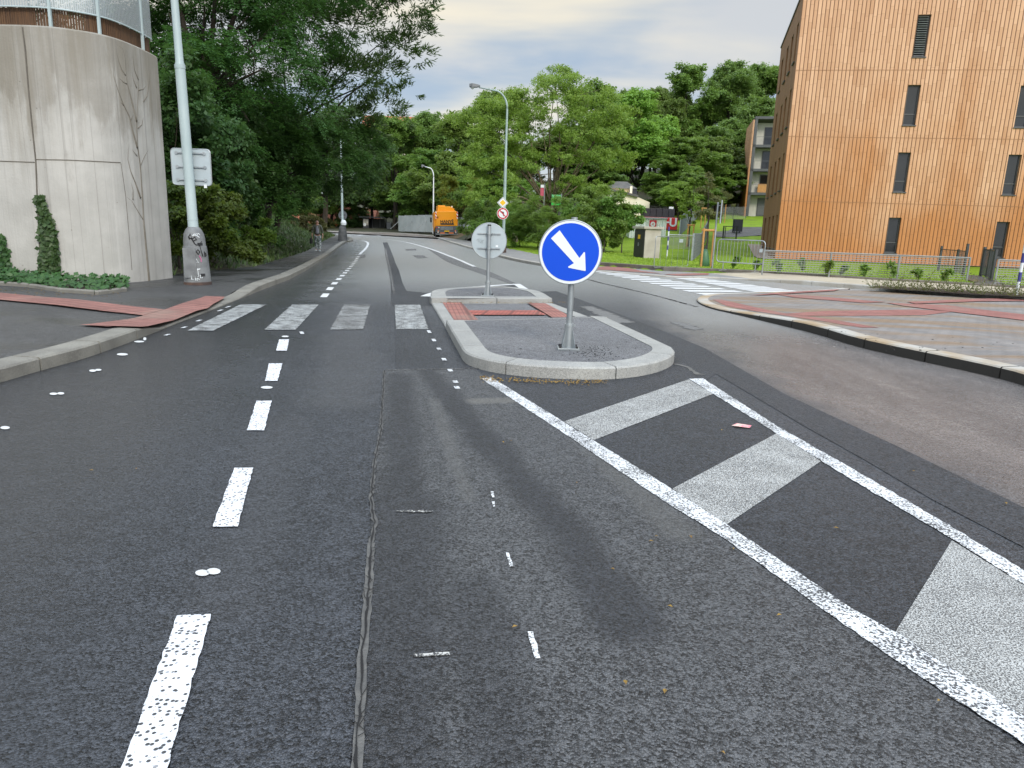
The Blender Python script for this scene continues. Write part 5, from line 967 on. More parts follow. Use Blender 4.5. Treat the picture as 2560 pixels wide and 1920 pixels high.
def cladding(name, c1, c2, c3, pw=0.2):
    m, nt, b = newmat(name); v = coords(nt, 'Object'); s = nd(nt, 'ShaderNodeSeparateXYZ', {0: v}); s_ = mth(nt, 'DIVIDE', mth(nt, 'ADD', s.outputs[0], s.outputs[1]), pw)
    idx = mth(nt, 'FLOOR', s_); fr = mth(nt, 'SUBTRACT', s_, idx); wn = nd(nt, 'ShaderNodeTexWhiteNoise', {'W': idx}, noise_dimensions='1D').outputs[0]
    zz_ = mth(nt, 'MULTIPLY_ADD', wn, 7.3, mth(nt, 'MULTIPLY', s.outputs[2], 1.15)); zi = mth(nt, 'FLOOR', zz_); zf = mth(nt, 'SUBTRACT', zz_, zi)
    wn2 = nd(nt, 'ShaderNodeTexWhiteNoise', {'Vector': nd(nt, 'ShaderNodeCombineXYZ', {0: idx, 1: zi}).outputs[0]}, noise_dimensions='2D').outputs[0]
    z = s.outputs[2]; big = noise(nt, coords(nt, 'Object', (.3, .3, .12)), 1.0, 4)
    wea = ramp(nt, mth(nt, 'MULTIPLY_ADD', z, .075, mth(nt, 'MULTIPLY', mth(nt, 'SUBTRACT', big, .5), 1.6)), .12, .72)   # sun-bleached higher up
    col = mixc(nt, wea, c1, c2); col = mixc(nt, mth(nt, 'MULTIPLY', mth(nt, 'ADD', mth(nt, 'MULTIPLY', wn2, .6), mth(nt, 'MULTIPLY', wn, .4)), .5), col, c3)
    gr = noise(nt, coords(nt, 'Object', (40, 40, 1.4)), 1.0, 3); col = mixc(nt, mth(nt, 'MULTIPLY', ramp(nt, gr, .5, .75), .3), col, c3)
    kz = mth(nt, 'MULTIPLY', mth(nt, 'MULTIPLY', ramp(nt, zf, .03, .012), ramp(nt, wn2, .25, .3)), .75)
    tilt = mth(nt, 'ADD', zf, mth(nt, 'MULTIPLY', mth(nt, 'PINGPONG', fr, .5), .05))
    kz = mth(nt, 'MULTIPLY', ramp(nt, tilt, .05, .03), .32)
    col = mixc(nt, kz, col, tuple(x * .42 for x in c3)); edge = mth(nt, 'PINGPONG', fr, .5); g = ramp(nt, edge, .15, .06)
    col = mixc(nt, mth(nt, 'MULTIPLY', g, .85), col, tuple(x * .22 for x in c3)); setc(nt, b, col); setr(nt, b, .7); b.inputs['Specular IOR Level'].default_value = .25
    bump(nt, b, mth(nt, 'ADD', edge, mth(nt, 'MULTIPLY', wn, .6)), .5, .03); return m
M_lar = cladding('larch_cladding', (.5, .215, .078), (.68, .425, .268), (.34, .15, .06)); M_lar2 = cladding('larch_side_shaded', (.27, .15, .07), (.32, .175, .085), (.2, .105, .05), .6)  # second larch is a darker copy for the side, shade put into its colour
wins = []
for q in ([(2300, 36), (2329, 36), (2283, 142), (2314, 142)], [(2273, 212), (2305, 212), (2257, 313), (2289, 313)], [(2248, 381), (2277, 381), (2232, 480), (2263, 480)], [(2223, 544), (2251, 544), (2210, 632), (2236, 633)], [(2552, 213), (2584, 214), (2536, 318), (2568, 319)], [(2523, 386), (2554, 387), (2506, 487), (2539, 487)], [(2494, 554), (2524, 555), (2479, 644), (2508, 645)]):
    f4 = [fac(*p) for p in q]; c_ = sum(p[0] for p in f4) / 4; z1_ = (f4[0][1] + f4[1][1]) / 2; z0_ = (f4[2][1] + f4[3][1]) / 2; wins.append((c_, z0_, z1_))
cA = sum(w_[0] for w_ in wins[:4]) / 4; cB = sum(w_[0] for w_ in wins[4:]) / 3; WW = 0.64
wr_ = [((cA if i < 4 else cB) - WW / 2, (cA if i < 4 else cB) + WW / 2, z0_, z1_) for i, (c_, z0_, z1_) in enumerate(wins)]
wr_.append((cB - WW / 2, cB + WW / 2, wins[0][1], wins[0][2])); 
for k_ in (1, 2, 3): wr_ += [(cB + k_ * (cB - cA) - WW / 2, cB + k_ * (cB - cA) + WW / 2, wins[j][1], wins[j][2]) for j in range(4)]
LB = 30.0; DB = 12.5;  
def holed(mb, L, Hh, rects, tf, dep):
    xs = sorted({0, L} | {r_[0] for r_ in rects} | {r_[1] for r_ in rects}); zs = sorted({-.6, Hh} | {r_[2] for r_ in rects} | {r_[3] for r_ in rects})
    for x0, x1 in zip(xs, xs[1:]):
        for z0, z1 in zip(zs, zs[1:]):
            if any(r_[0] < (x0 + x1) / 2 < r_[1] and r_[2] < (z0 + z1) / 2 < r_[3] for r_ in rects): continue
            mb.add([tf(x0, 0, z0), tf(x1, 0, z0), tf(x1, 0, z1), tf(x0, 0, z1)], [(0, 1, 2, 3)])
    for x0, x1, z0, z1 in rects: mb.add([tf(x0, 0, z0), tf(x1, 0, z0), tf(x1, 0, z1), tf(x0, 0, z1), tf(x0, dep, z0), tf(x1, dep, z0), tf(x1, dep, z1), tf(x0, dep, z1)], [(0, 1, 5, 4), (1, 2, 6, 5), (2, 3, 7, 6), (3, 0, 4, 7)])
mb = MB(); holed(mb, LB, HB, wr_, lambda x, y, z: (x, y, z), .24); mb.add([(LB, 0, -.6), (LB, DB * SY, -.6), (LB, DB * SY, HB), (LB, 0, HB)], [(0, 1, 2, 3)]); mb.build('facade', M_lar, tbd)
for i, (x0, x1, z0, z1) in enumerate(wr_):
    mb = MB(); t_ = .07
    for a in ((x0, x0 + t_, z0, z1), (x1 - t_, x1, z0, z1), (x0 + t_, x1 - t_, z0, z0 + t_), (x0 + t_, x1 - t_, z1 - t_, z1), (x0 + t_, x1 - t_, z0 + .55, z0 + .6)): mb.bb(a[0], a[1], .16, .24, a[2], a[3])
    wn_ = mb.build('window', M_frame, tbd); mb = MB(); mb.bb(x0, x1, .2, .225, z0, z1); mb.build('pane', M_glass, wn_); mb = MB(); mb.bb(x0 - .03, x1 + .03, -.06, .16, z0 - .05, z0); mb.build('sill', M_frame, wn_)
    if i == 0:
        mb = MB()
        for k_ in range(18): zc_ = z0 + .08 + (z1 - z0 - .16) * k_ / 17; mb.box(((x0 + x1) / 2, .1, zc_), (WW - .16, .09, .012), M=Matrix.Rotation(R(35), 3, 'X'))
        mb.build('blind', M_galv, wn_)
stz = [fac(2280, y)[1] for y in (175, 345, 510)]
for z in stz: mb = MB(); mb.bb(-.01, LB, -.008, .0, z - .012, z + .012); mb.build('storey_strip', mat('storey_flashing', (.3, .15, .07), None, 2, .7), tbd)
sw_r = []
srow = [(wins[j][1], wins[j][2]) for j in range(4)]
for z0, z1 in srow:
    for q_ in ((1957.8, 1961.4), (1948, 1951.9), (1939.4, 1943), (1930, 1933.2)): ya_, yb_ = sid(q_[1], 385)[0], sid(q_[0], 385)[0]; sw_r.append((ya_, yb_, z0, z1))
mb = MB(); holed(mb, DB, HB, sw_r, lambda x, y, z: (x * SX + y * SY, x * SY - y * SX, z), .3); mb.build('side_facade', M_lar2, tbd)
for y0, y1, z0, z1 in sw_r:
    wm = Matrix(((SX, SY, 0), (SY, -SX, 0), (0, 0, 1))); mb = MB(); mb.box(wm @ Vector(((y0 + y1) / 2, .29, (z0 + z1) / 2)), (y1 - y0, .03, z1 - z0), M=wm); wn_ = mb.build('window', M_glass, tbd); mb = MB(); mb.box(wm @ Vector(((y0 + y1) / 2, .08, z0 - .03)), (y1 - y0 + .06, .34, .05), M=wm); mb.build('sill', M_frame, wn_)
mb = MB(); mb.prism([(-.06, -.06), (LB, -.06), (LB, DB * SY), (DB * SX - .06, DB * SY)], HB, HB + .1); mb.build('roof', M_frame, tbd)
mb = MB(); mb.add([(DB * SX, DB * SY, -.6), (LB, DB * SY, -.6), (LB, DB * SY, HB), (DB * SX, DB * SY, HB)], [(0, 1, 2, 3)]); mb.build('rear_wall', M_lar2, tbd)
# gravel strip round its foot
def gsheet(name, pts, off, m): 
    mb = MB(); bm = bmesh.new(); f = bm.faces.new([bm.verts.new((x, y, 0)) for x, y in pts]); bmesh.ops.triangulate(bm, faces=[f])
    for k in range(-10, 160):
        if min(p[1] for p in pts) < k * .5 + 5 < max(p[1] for p in pts): bmesh.ops.bisect_plane(bm, geom=bm.verts[:] + bm.edges[:] + bm.faces[:], plane_co=(0, k * .5 + 5, 0), plane_no=(0, 1, 0))
    xs = [p[0] for p in pts]
    for k in range(math.ceil(min(xs) / .5), math.floor(max(xs) / .5) + 1): bmesh.ops.bisect_plane(bm, geom=bm.verts[:] + bm.edges[:] + bm.faces[:], plane_co=(k * .5, 0, 0), plane_no=(1, 0, 0))
    vv = np.array([(v.co.x, v.co.y) for v in bm.verts]); tz_ = Tn(vv[:, 0], vv[:, 1])
    for v, z in zip(bm.verts, tz_): v.co.z = z + off
    for f in bm.faces:
        f.normal_update()
        if f.normal.z < 0: f.normal_flip()
    me = bpy.data.meshes.new(name); bm.to_mesh(me); bm.free(); me.materials.append(m); o = link(bpy.data.objects.new(name, me)); o['kind'] = 'structure'; return o
def bl(x, y): p = OB + ux * x + uy * y; return (p.x, p.y)
gsheet('gravel_strip', [bl(DB * SX - .9, DB * SY), bl(-.95, -.1), bl(-.5, -.6), bl(0, -.5), bl(.05, 0), bl(DB * SX + .05, DB * SY)], .05, M_gravel)
gsheet('gravel_edge', [bl(0, -.5), bl(20, -.45), bl(20, 0), bl(0, 0)], .05, M_gravel)
# ------------------------------------------------------------------ second block with balconies
y3 = 100.0; a3 = Q(1864, 541, y3); sb = thing('balcony_building', 'smaller block with grey framed balconies beyond the timber building', 'building', (a3.x, y3, a3.z), R(-12))
H3 = Q(1888, 297, y3).z - a3.z; st3 = H3 / 4.1; L3 = 12.0
for k_ in range(4):
    z = st3 * k_; kbox('wall', .5, L3, 1.6, 1.8, z, z + st3, mat('light_concrete', (.5, .5, .45), (.42, .42, .38), .8, .8), sb, 0)
    w3 = kbox('window', 1.5, 5.4, 1.52, 1.6, z + (.15 if k_ else 0.1), z + st3 - .55, M_frame, sb, 0); kbox('pane', 1.6, 5.3, 1.48, 1.52, z + .25, z + st3 - .65, M_glass if k_ else mat('roller_shutter', (.1, .11, .12), (.08, .085, .09), 1, .6, stretch=(.2, 1, 12)), w3, 0)
    if k_:
        kbox('balcony_slab', .0, L3, -.1, 1.6, z - .22, z + .12, M_frame, sb, 0)
        rail = kbox('balcony_rail', .4, L3, -.05, -.02, z + 1.1, z + 1.14, M_frame, sb, 0)
        for x in (.4, 2.3, 4.2, 6.1): kbox('baluster', x, x + .03, -.05, -.02, z + .1, z + 1.1, M_frame, rail, 0)
        kbox('planter', 2.8, 5.2, .3, .9, z + .12, z + .55, M_plaster, sb, 0) if k_ > 1 else kbox('board', 1.3, 2.6, 1.1, 1.15, z + .12, z + 1.3, M_pine, sb, 0)
kbox('column', .0, .35, -.1, 1.8, -.5, H3, M_frame, sb, 0); kbox('roof', -.02, L3, -.15, 9, H3 - .02, H3 + .3, M_frame, sb, 0)
mb = MB(); mb.bb(-.25, -.02, .0, 9, -.8, H3 - .1); mb.build('side_cladding', M_lar, sb)
# ------------------------------------------------------------------ transformer box, containers, white house
bA = P2(1609, 646, .15); bB = P2(1648, 647, .15); bC = P2(1588, 640.5, .15); bx = thing('transformer_box', 'small concrete transformer box with a black steel door on the lawn', 'electrical box', (bA[0], bA[1], .12), math.atan2(bB[1] - bA[1], bB[0] - bA[0]))
Wb = math.dist(bA, bB); Hb = Q(1610, 572, bA[1]).z - .12; Db = 1.5
kbox('housing', 0, Wb, 0, Db, 0, Hb, M_conc2, bx, .01); kbox('roof', -.12, Wb + .1, -.1, Db + .1, Hb, Hb + .12, M_conc2, bx, .015)
kbox('door', -.03, .0, .06, Db - .06, .05, Hb - .04, M_black, bx, .005); kbox('warning_plate', -.035, -.03, Db * .4, Db * .62, Hb * .66, Hb * .8, M_yel, bx, 0); kbox('door_handle', -.06, -.03, Db * .5, Db * .54, Hb * .42, Hb * .54, M_galv, bx, 0)
def lawnz(px, py, y): p = Q(px, py, y); return Vector((p.x, y, T(p.x, y)))
yk = 58.0; k0_ = lawnz(1572, 600, yk); k1_ = lawnz(1662, 600, yk); sc_ = thing('site_container', 'white and pale green ribbed site container with a red emblem panel behind the transformer box', 'container', k0_, R(-3)); Lk = k1_.x - k0_.x; Hk = Q(1620, 547, yk).z - k0_.z
mb = MB(); kk = 60; pts = [(Lk * j / kk, .03 * (1 if (j // 2) % 2 else -1)) for j in range(kk + 1)]; mb.add([(x, y, 0) for x, y in pts] + [(x, y, Hk) for x, y in pts], [(j, j + 1, kk + 2 + j, kk + 1 + j) for j in range(kk)]); mb.bb(0, Lk, .05, 2.4, 0, Hk); mb.build('body', mat('container_white', (.82, .84, .8), (.6, .69, .64), 1.5, .5, stretch=(6, 1, .2)), sc_)
ex = Q(1632, 553, yk).x - k0_.x; em = kbox('emblem_panel', ex - .28, ex + .28, -.08, -.05, Hk - .75, Hk - .1, M_redp, sc_, 0); mb = MB(); mb.prism(circ(.19, 24, (ex, Hk - .4)), -.09, -.08, up); mb.build('emblem_disc', M_wsign, em); mb = MB(); mb.prism([(ex + .05, Hk - .5), (ex - .08, Hk - .4), (ex + .05, Hk - .3), (ex + .08, Hk - .34), (ex - .0, Hk - .4), (ex + .08, Hk - .46)], -.095, -.09, up); mb.build('emblem_mark', M_redp, em)
kbox('roof_edge', -.05, Lk + .05, -.1, 2.45, Hk, Hk + .12, M_galv, sc_, 0)
yr = 66.0; r0_ = lawnz(1575, 600, yr); r1_ = lawnz(1690, 600, yr); rk = thing('red_kiosk', 'red site vehicle body with a white letter behind the white container', 'kiosk', r0_, R(-2)); Lr = r1_.x - r0_.x; Hr = Q(1640, 543, yr).z - r0_.z
kbox('body', 0, Lr, 0, 2.4, .1, Hr, mat('kiosk_red', (.6, .03, .03), (.52, .025, .025), 1, .4), rk, .08); kbox('side_panel', Lr * .55, Lr * .83, -.03, 0, .7, Hr - .35, M_wsign, rk, 0); ut = text_mesh('lettering', 'U', 1.0, M_wsign, rk, .01, .03); ut.location = (Lr * .9, -.02, Hr * .62); ut.rotation_euler = (R(90), 0, 0)
kbox('skirt', 0, Lr, -.02, .02, -.3, .12, M_castd, rk, 0)
yd = 70.0; d0_ = lawnz(1605, 600, yd); d1_ = lawnz(1681, 600, yd); dc = thing('dark_cabin', 'black panelled site cabin standing above the red kiosk', 'cabin', d0_, R(-2)); Ld = d1_.x - d0_.x; Hd = Q(1640, 521, yd).z - d0_.z
for i in range(5): kbox('panel', Ld * i / 5 + .02, Ld * (i + 1) / 5 - .02, 0, .1, -.2, Hd, mat('cabin_black', (.025, .027, .035), (.035, .037, .045), 1, .4), dc, .01)
kbox('body', 0, Ld, .1, 2.4, -.2, Hd - .02, M_black, dc, 0); kbox('vent', Ld - .5, Ld - .1, .3, .6, Hd, Hd + .2, M_wsign, dc, .02)
yw = 92.0; w0 = lawnz(1518, 520, yw); wh_ = thing('white_house', 'cream plastered house with a slanting roof edge and small grey window above the site cabins', 'house', (w0.x, yw, w0.z - .5), R(-6)); zr = lambda px, py, yy=yw: Q(px, py, yy).z - (w0.z - .5); xr = lambda px, yy=yw: Q(px, 480, yy).x - w0.x
mb = MB(); mb.prism([(0, -2), (xr(1625), -2), (xr(1625), zr(1620, 506)), (xr(1592), zr(1590, 492)), (0, zr(1519, 472))], 0, 6, up); mb.build('wall', M_plaster, wh_); mb = MB(); mb.bar((-.3, -.2, zr(1519, 471)), (xr(1595), -.2, zr(1592, 491)), .35, .25); mb.build('roof', M_roof, wh_)
kbox('window', xr(1525), xr(1534), -.04, .02, zr(1530, 495), zr(1530, 486), M_hoard, wh_, 0)
yh = zr(1550, 469); kbox('upper_wall', xr(1522), xr(1586), 2, 8, 0, yh, M_yplaster, wh_, 0)
mb = MB(); x0, x1 = xr(1518), xr(1594); zt = zr(1550, 450); mb.add([(x0, 1.6, yh), (x1, 1.6, yh), (x1, 8.4, yh), (x0, 8.4, yh), (x0 + .5, 3, zt), (x1 - 1.3, 3, zt), (x1 - 1.3, 7, zt), (x0 + .5, 7, zt)], [(0, 1, 5, 4), (1, 2, 6, 5), (2, 3, 7, 6), (3, 0, 4, 7), (4, 5, 6, 7), (3, 2, 1, 0)]); mb.build('roof', M_roof, wh_)
kbox('chimney', xr(1575), xr(1581), 1.2, 1.8, 0, zr(1578, 464), M_plaster, wh_, 0)
mb = MB(); xa = (xr(1570) + xr(1586)) / 2 + .3; za = zr(1577, 486); mb.prism([(xa + .55 * math.cos(a) if True else 0, za + .75 * math.sin(a) + .2) for a in [R(18 * i) for i in range(11)]] + [(xa - .55, za - .8), (xa + .55, za - .8)], 1.93, 2.0, up); mb.build('arched_window', M_glass, wh_)
# red roofs and orange houses seen through the trees
def house(label, px, py, y, w_, h_, mw_, mr, rh=2.6, rz=0):
    b_ = Q(px, py, y); g_ = T(b_.x, y) - .5; g_ = min(g_, b_.z - .5); o = thing('house', label, 'house', (b_.x, y, g_), rz); ht = b_.z - g_
    kbox('wall', -w_ / 2, w_ / 2, 0, 7, 0, ht, mw_, o, 0); mb = MB(); mb.prism([(-.5, ht), (7.5, ht), (3.5, ht + rh)], -w_ / 2 - .4, w_ / 2 + .4, lambda a, b, c: (c, a, b)); mb.build('roof', mr, o)
    for k_ in range(int(w_ // 2.5)): f_ = kbox('window', -w_ / 2 + 1.2 + k_ * 2.5 - .5, -w_ / 2 + 1.2 + k_ * 2.5 + .5, -.06, .02, ht - 2.0, ht - .6, M_wsign, o, 0); kbox('pane', -w_ / 2 + 1.2 + k_ * 2.5 - .4, -w_ / 2 + 1.2 + k_ * 2.5 + .4, -.09, -.06, ht - 1.9, ht - .7, M_glass, f_, 0)
    return o
house('orange plastered house glimpsed behind the walking man', 818, 548, 132, 6.5, 3, M_oplaster, M_tile); house('small cream and brick house glimpsed left of the bus shelter', 885, 553, 140, 7, 3, M_plaster, M_tile)
house('pink house with a red tiled roof high among the trees behind the truck', 1068, 445, 165, 5, 5, mat('pink_plaster', (.5, .25, .2), None, 1, .8), M_tile, 3.5); house('cream house with a red roof peeping over the far left trees', 975, 320, 300, 22, 6, M_plaster, M_tile, 5)
house('ochre house glimpsed left of the walking man', 770, 556, 138, 6, 3, M_yplaster, M_tile)
# ------------------------------------------------------------------ poles, fences and frames on the right
po = P(1780, 672, .18); pz_ = Q(1783, 505, po[1]).z - po[2]; o = thing('sign_pole', 'slim galvanised pole with a sign seen edge on behind the crowd barrier', 'sign', po); mb = MB(); mb.lathe([(.035, -.1), (.035, pz_)], 14); mb.build('post', M_galv, o, auto=True)
mb = MB(); mb.box((.14, .0, pz_ - .35), (.025, .5, .85), R(-13.5)); mb.build('sign_plate', M_signback, o); mb = MB(); mb.box((.06, 0, pz_ - .12), (.12, .05, .03)); mb.box((.06, 0, pz_ - .6), (.12, .05, .03)); mb.build('bracket', M_galv, o)
M_bluestripe = mat('post_blue', (.05, .05, .25), None, 2, .5)
def banded(label, base, h, lean=0):
    o = thing('marker_post', label, 'marker post', base); o.rotation_euler = (0, lean, 0); mb = MB(); mb.lathe([(.04, -.1), (.04, h)], 12); mb.build('post', M_wsign, o, auto=True)
    for k_ in range(int(h / .5)): mb = MB(); mb.lathe([(.042, .35 + k_ * .5), (.042, .6 + k_ * .5)], 12); mb.build('blue_band', M_bluestripe, o, auto=True)
    return o
m1 = P(1667, 641, .17); banded('thin blue and white banded post beside the transformer box', m1, Q(1672, 568, m1[1]).z - m1[2]); m2_ = P(2541, 737, .15); banded('blue and white banded post in the planting bed at the picture edge', m2_, Q(2560, 600, m2_[1]).z - m2_[2] + .8)
def frame_tube(mb, w_, h_, r_, rad, z0=0): pr = rrect(w_, h_, r_); mb.tube([(a + w_ / 2, 0, b + h_ / 2 + z0) for a, b in pr + pr[:1]], rad, 6, False)
c0_ = P2(1800, 676, .16); c1_ = P2(1880, 681.5, .16); dirv = (Vector(c1_) - Vector(c0_)).normalized(); st_ = Vector(c0_) - dirv * .18
cb = thing('crowd_barrier', 'galvanised crowd barrier with rounded corners standing on the lawn edge', 'barrier', (st_.x, st_.y, .17), math.atan2(dirv.y, dirv.x)); wcb = math.dist(P2(1790, 675, .16), P2(1907, 683, .16)); hcb = 1.12
mb = MB(); frame_tube(mb, wcb, hcb - .3, .14, .021, .3); mb.build('frame', M_galv, cb, smooth=True)
mb = MB(); [mb.tube([(wcb * (i + 1) / 14, 0, .31), (wcb * (i + 1) / 14, 0, hcb - .01)], .008, 5) for i in range(13)]; mb.build('bars', M_galv, cb)
for x in (.28, wcb - .28): mb = MB(); mb.tube([(x, 0, .3), (x, 0, .0)], .02, 6); mb.bar((x, -.3, .01), (x, .3, .01), .03); mb.build('foot', M_galv, cb)
mb = MB(); mb.box((wcb - .12, -.03, .78), (.12, .01, .12)); mb.build('tag', M_signback, cb)
def wiremat():
    m, nt, b = newmat('wire_mesh'); s = nd(nt, 'ShaderNodeSeparateXYZ', {0: coords(nt, 'Object')}); x = mth(nt, 'PINGPONG', mth(nt, 'DIVIDE', s.outputs[0], .1), .5); z = mth(nt, 'PINGPONG', mth(nt, 'DIVIDE', s.outputs[2], .075), .5)
    a = mth(nt, 'MAXIMUM', ramp(nt, x, .05, .03), ramp(nt, z, .17, .1)); setc(nt, b, (.24, .25, .25)); b.inputs['Metallic'].default_value = .3; setr(nt, b, .5); nt.links.new(a, b.inputs['Alpha']); return m
M_wire = wiremat(); M_fgrey = mat('fence_grey', (.24, .26, .26), (.19, .2, .2), 4, .55, .2)
def wire_fence(label, a, b, h, z0=.17, posts=2.5, m=None, mm=None, topbar=True, group=None, zf=None):
    a = Vector(a[:2]); b = Vector(b[:2]); L = (b - a).length; o = thing('wire_fence', label, 'fence', (a.x, a.y, z0), math.atan2(b.y - a.y, b.x - a.x), group); n_ = max(1, round(L / posts))
    m = m or M_fgrey
    zz_ = lambda x: (zf(*(a + (b - a) * (x / L))) - z0) if zf else 0
    for i in range(n_ + 1): x = L * i / n_; mb = MB(); mb.bb(x - .025, x + .025, -.02, .02, zz_(x) - .2, zz_(x) + h + .02); mb.build('post', m, o)
    for i in range(n_): xa_, xb_ = L * i / n_ + .025, L * (i + 1) / n_ - .025; mb = MB(); mb.add([(xa_, .0, zz_(xa_) + .05), (xb_, 0, zz_(xb_) + .05), (xb_, 0, zz_(xb_) + h), (xa_, 0, zz_(xa_) + h)], [(0, 1, 2, 3)]); mb.build('wire_panel', mm or M_wire, o)
    if topbar: mb = MB(); mb.tube([(L * i / n_, 0, zz_(L * i / n_) + h) for i in range(n_ + 1)], .024, 6); mb.build('top_rail', m, o)
    return o
f0 = P2(1905, 683, .17); f1 = P2(2416, 703, .17); f2 = P2(2486, 712, .17); f3 = P2(2600, 717, .17)
hf = Q(2160, 635, (f0[1] + f1[1]) / 2).z - .17
wf = wire_fence('long low wire mesh fence with a galvanised top rail in front of the timber building', f0, f1, hf); wire_fence('short wire mesh fence right of the garden path', f2, (f3[0] + 6, f3[1] - 1.0), hf)
wire_fence('dark wire fence at the far edge of the lawn below the wood', (lawnz(1800, 530, 88).x, 88), (lawnz(1866, 530, 92).x, 92), 1.5, T(22, 88), 3, M_dark_steel, M_wire, False, zf=T)
d1 = P2(2375, 690, .15); d2 = P2(2470, 694, .15)
def railing(label, pts, hs, gate=False):
    o = thing('dark_railing', label, 'railing', (*pts[0], .12)); 
    for i, (p, h) in enumerate(zip(pts, hs)): mb = MB(); mb.bb(p[0] - pts[0][0] - .04, p[0] - pts[0][0] + .04, p[1] - pts[0][1] - .04, p[1] - pts[0][1] + .04, -.1, h); mb.build('post', M_dark_steel, o)
    for (p, h), (q, k_) in zip(zip(pts, hs), zip(pts[1:], hs[1:])):
        a = (p[0] - pts[0][0], p[1] - pts[0][1]); b = (q[0] - pts[0][0], q[1] - pts[0][1]); mb = MB(); hh = min(h, k_) - .05; mb.bar((*a, hh), (*b, hh), .035); mb.bar((*a, .12), (*b, .12), .03)
        for j in range(1, 12): t = j / 12; x, y = a[0] + (b[0] - a[0]) * t, a[1] + (b[1] - a[1]) * t; mb.bar((x, y, .12), (x, y, hh), .012)
        mb.build('infill', M_dark_steel, o)
railing('dark steel railing in front of the timber facade left of the garden gate', [P2(2345, 677, .15), P2(2387, 684, .15), P2(2407, 690, .15)], [1.15, 1.05, 1.3])
railing('dark steel gate posts with a top bar at the garden path', [P2(2450, 693, .15), P2(2466, 695, .15), P2(2477, 706, .15)], [1.2, 1.15, 1.15])
sheet_path = gsheet('garden_path', [P2(2418, 690, .15), P2(2450, 692, .15), P2(2540, 722, .15), P2(2478, 718, .15), P2(2420, 704, .15)], .03, M_pave)
gsheet('garden_path', [(lawnz(1790, 575, 60).x, 60), (lawnz(1832, 575, 60).x, 60), (lawnz(1915, 575, 70).x, 66), (lawnz(1915, 565, 76).x, 76), (lawnz(1838, 565, 74).x, 74), (lawnz(1822, 565, 68).x, 68), (lawnz(1790, 570, 66).x, 66)], .04, M_pave)
def dframe(label, px0, px1, y, h, seat=False):
    a = lawnz(px0, 575, y); b = lawnz(px1, 575, y); o = thing('steel_frame', label, 'steel frame', a, 0); L = b.x - a.x; mb = MB(); mb.bar((0, 0, -.2), (0, 0, h), .09); mb.bar((L, 0, -.2), (L, 0, h), .09); mb.build('post', M_dark_steel, o); mb = MB(); mb.bar((0.1, 0, .04), (L, 0, .04), .05); mb.bar((.1, 0, h - .04), (L, 0, h - .04), .05); mb.bar((.15, 0, 0), (.15, 0, h), .05); mb.build('rail', M_dark_steel, o)
    if seat: mb = MB(); mb.bb(.05, .8, -.2, .25, h * .1, h); mb.build('cabinet', M_dark_steel, o)
dframe('thin dark rectangular gate frame standing on the lawn', 1809, 1842, 58, 1.05); dframe('dark steel bike stand with a box at the far path', 1832, 1849, 66, 1.2, True)
def board_fence(label, pa, ya, pb, yb, h, n_=9):
    a = lawnz(*pa, ya); b = lawnz(*pb, yb); L = math.dist(a[:2], b[:2]); o = thing('slat_fence', label, 'fence', a, math.atan2(b.y - a.y, b.x - a.x)); dz = b.z - a.z; k = 10
    for i in range(k):
        x0, x1 = L * i / k, L * (i + 1) / k; z0 = T(*(Vector(a[:2]) + (Vector(b[:2]) - Vector(a[:2])) * (x0 / L))) - a.z; z1 = T(*(Vector(a[:2]) + (Vector(b[:2]) - Vector(a[:2])) * (x1 / L))) - a.z
        mb = MB()
        for j in range(n_): q = .05 + h * j / n_; t_ = h / n_ - .015; mb.add([(x0, -.02, z0 + q), (x1, -.02, z1 + q), (x1, -.02, z1 + q + t_), (x0, -.02, z0 + q + t_), (x0, .02, z0 + q), (x1, .02, z1 + q), (x1, .02, z1 + q + t_), (x0, .02, z0 + q + t_)], [(0, 1, 2, 3), (7, 6, 5, 4), (3, 2, 6, 7), (0, 4, 5, 1), (0, 3, 7, 4), (1, 5, 6, 2)])
        mb.build('slat_panel', mat('grey_slats', (.16, .18, .2), (.12, .14, .155), 2, .6), o); mb = MB(); mb.bb(x0 - .04, x0 + .04, .02, .1, z0 - .2, z0 + h + .05); mb.build('post', M_galv, o)
board_fence('grey slat fence running up the lawn beside the staked tree', (1731, 664), 34.5, (1768, 600), 62, 1.25); board_fence('grey slat fence climbing the slope right of the red kiosk', (1700, 590), 60, (1748, 560), 98, 1.6)
y4 = 48; a4 = lawnz(1672, 600, y4); b4 = lawnz(1750, 600, y4); wire_fence('grey site fence with a top rail beyond the transformer box', a4, b4, .95, a4.z, 2, M_galv)
y5 = 33.6; a5 = P2(1642, 672, .16); b5 = P2(1728, 668, .16); tf_ = thing('fence_panel', 'light temporary wire fence panel on the lawn in front of the transformer box', 'fence', (a5[0], a5[1] + .6, .17), math.atan2(b5[1] - a5[1], b5[0] - a5[0])); w5 = math.dist(a5, b5); mb = MB(); frame_tube(mb, w5, 1.15, .1, .014, .0); mb.build('frame', M_galv, tf_, smooth=True); mb = MB(); [mb.tube([(w5 * (i + 1) / 6, 0, 0), (w5 * (i + 1) / 6, 0, 1.15)], .006, 5) for i in range(5)]; mb.build('bars', M_galv, tf_); mb = MB(); mb.box((w5 * .72, -.02, 1.0), (.3, .01, .13)); mb.build('tag', M_signback, tf_)
pk = lawnz(1910, 600, 50)
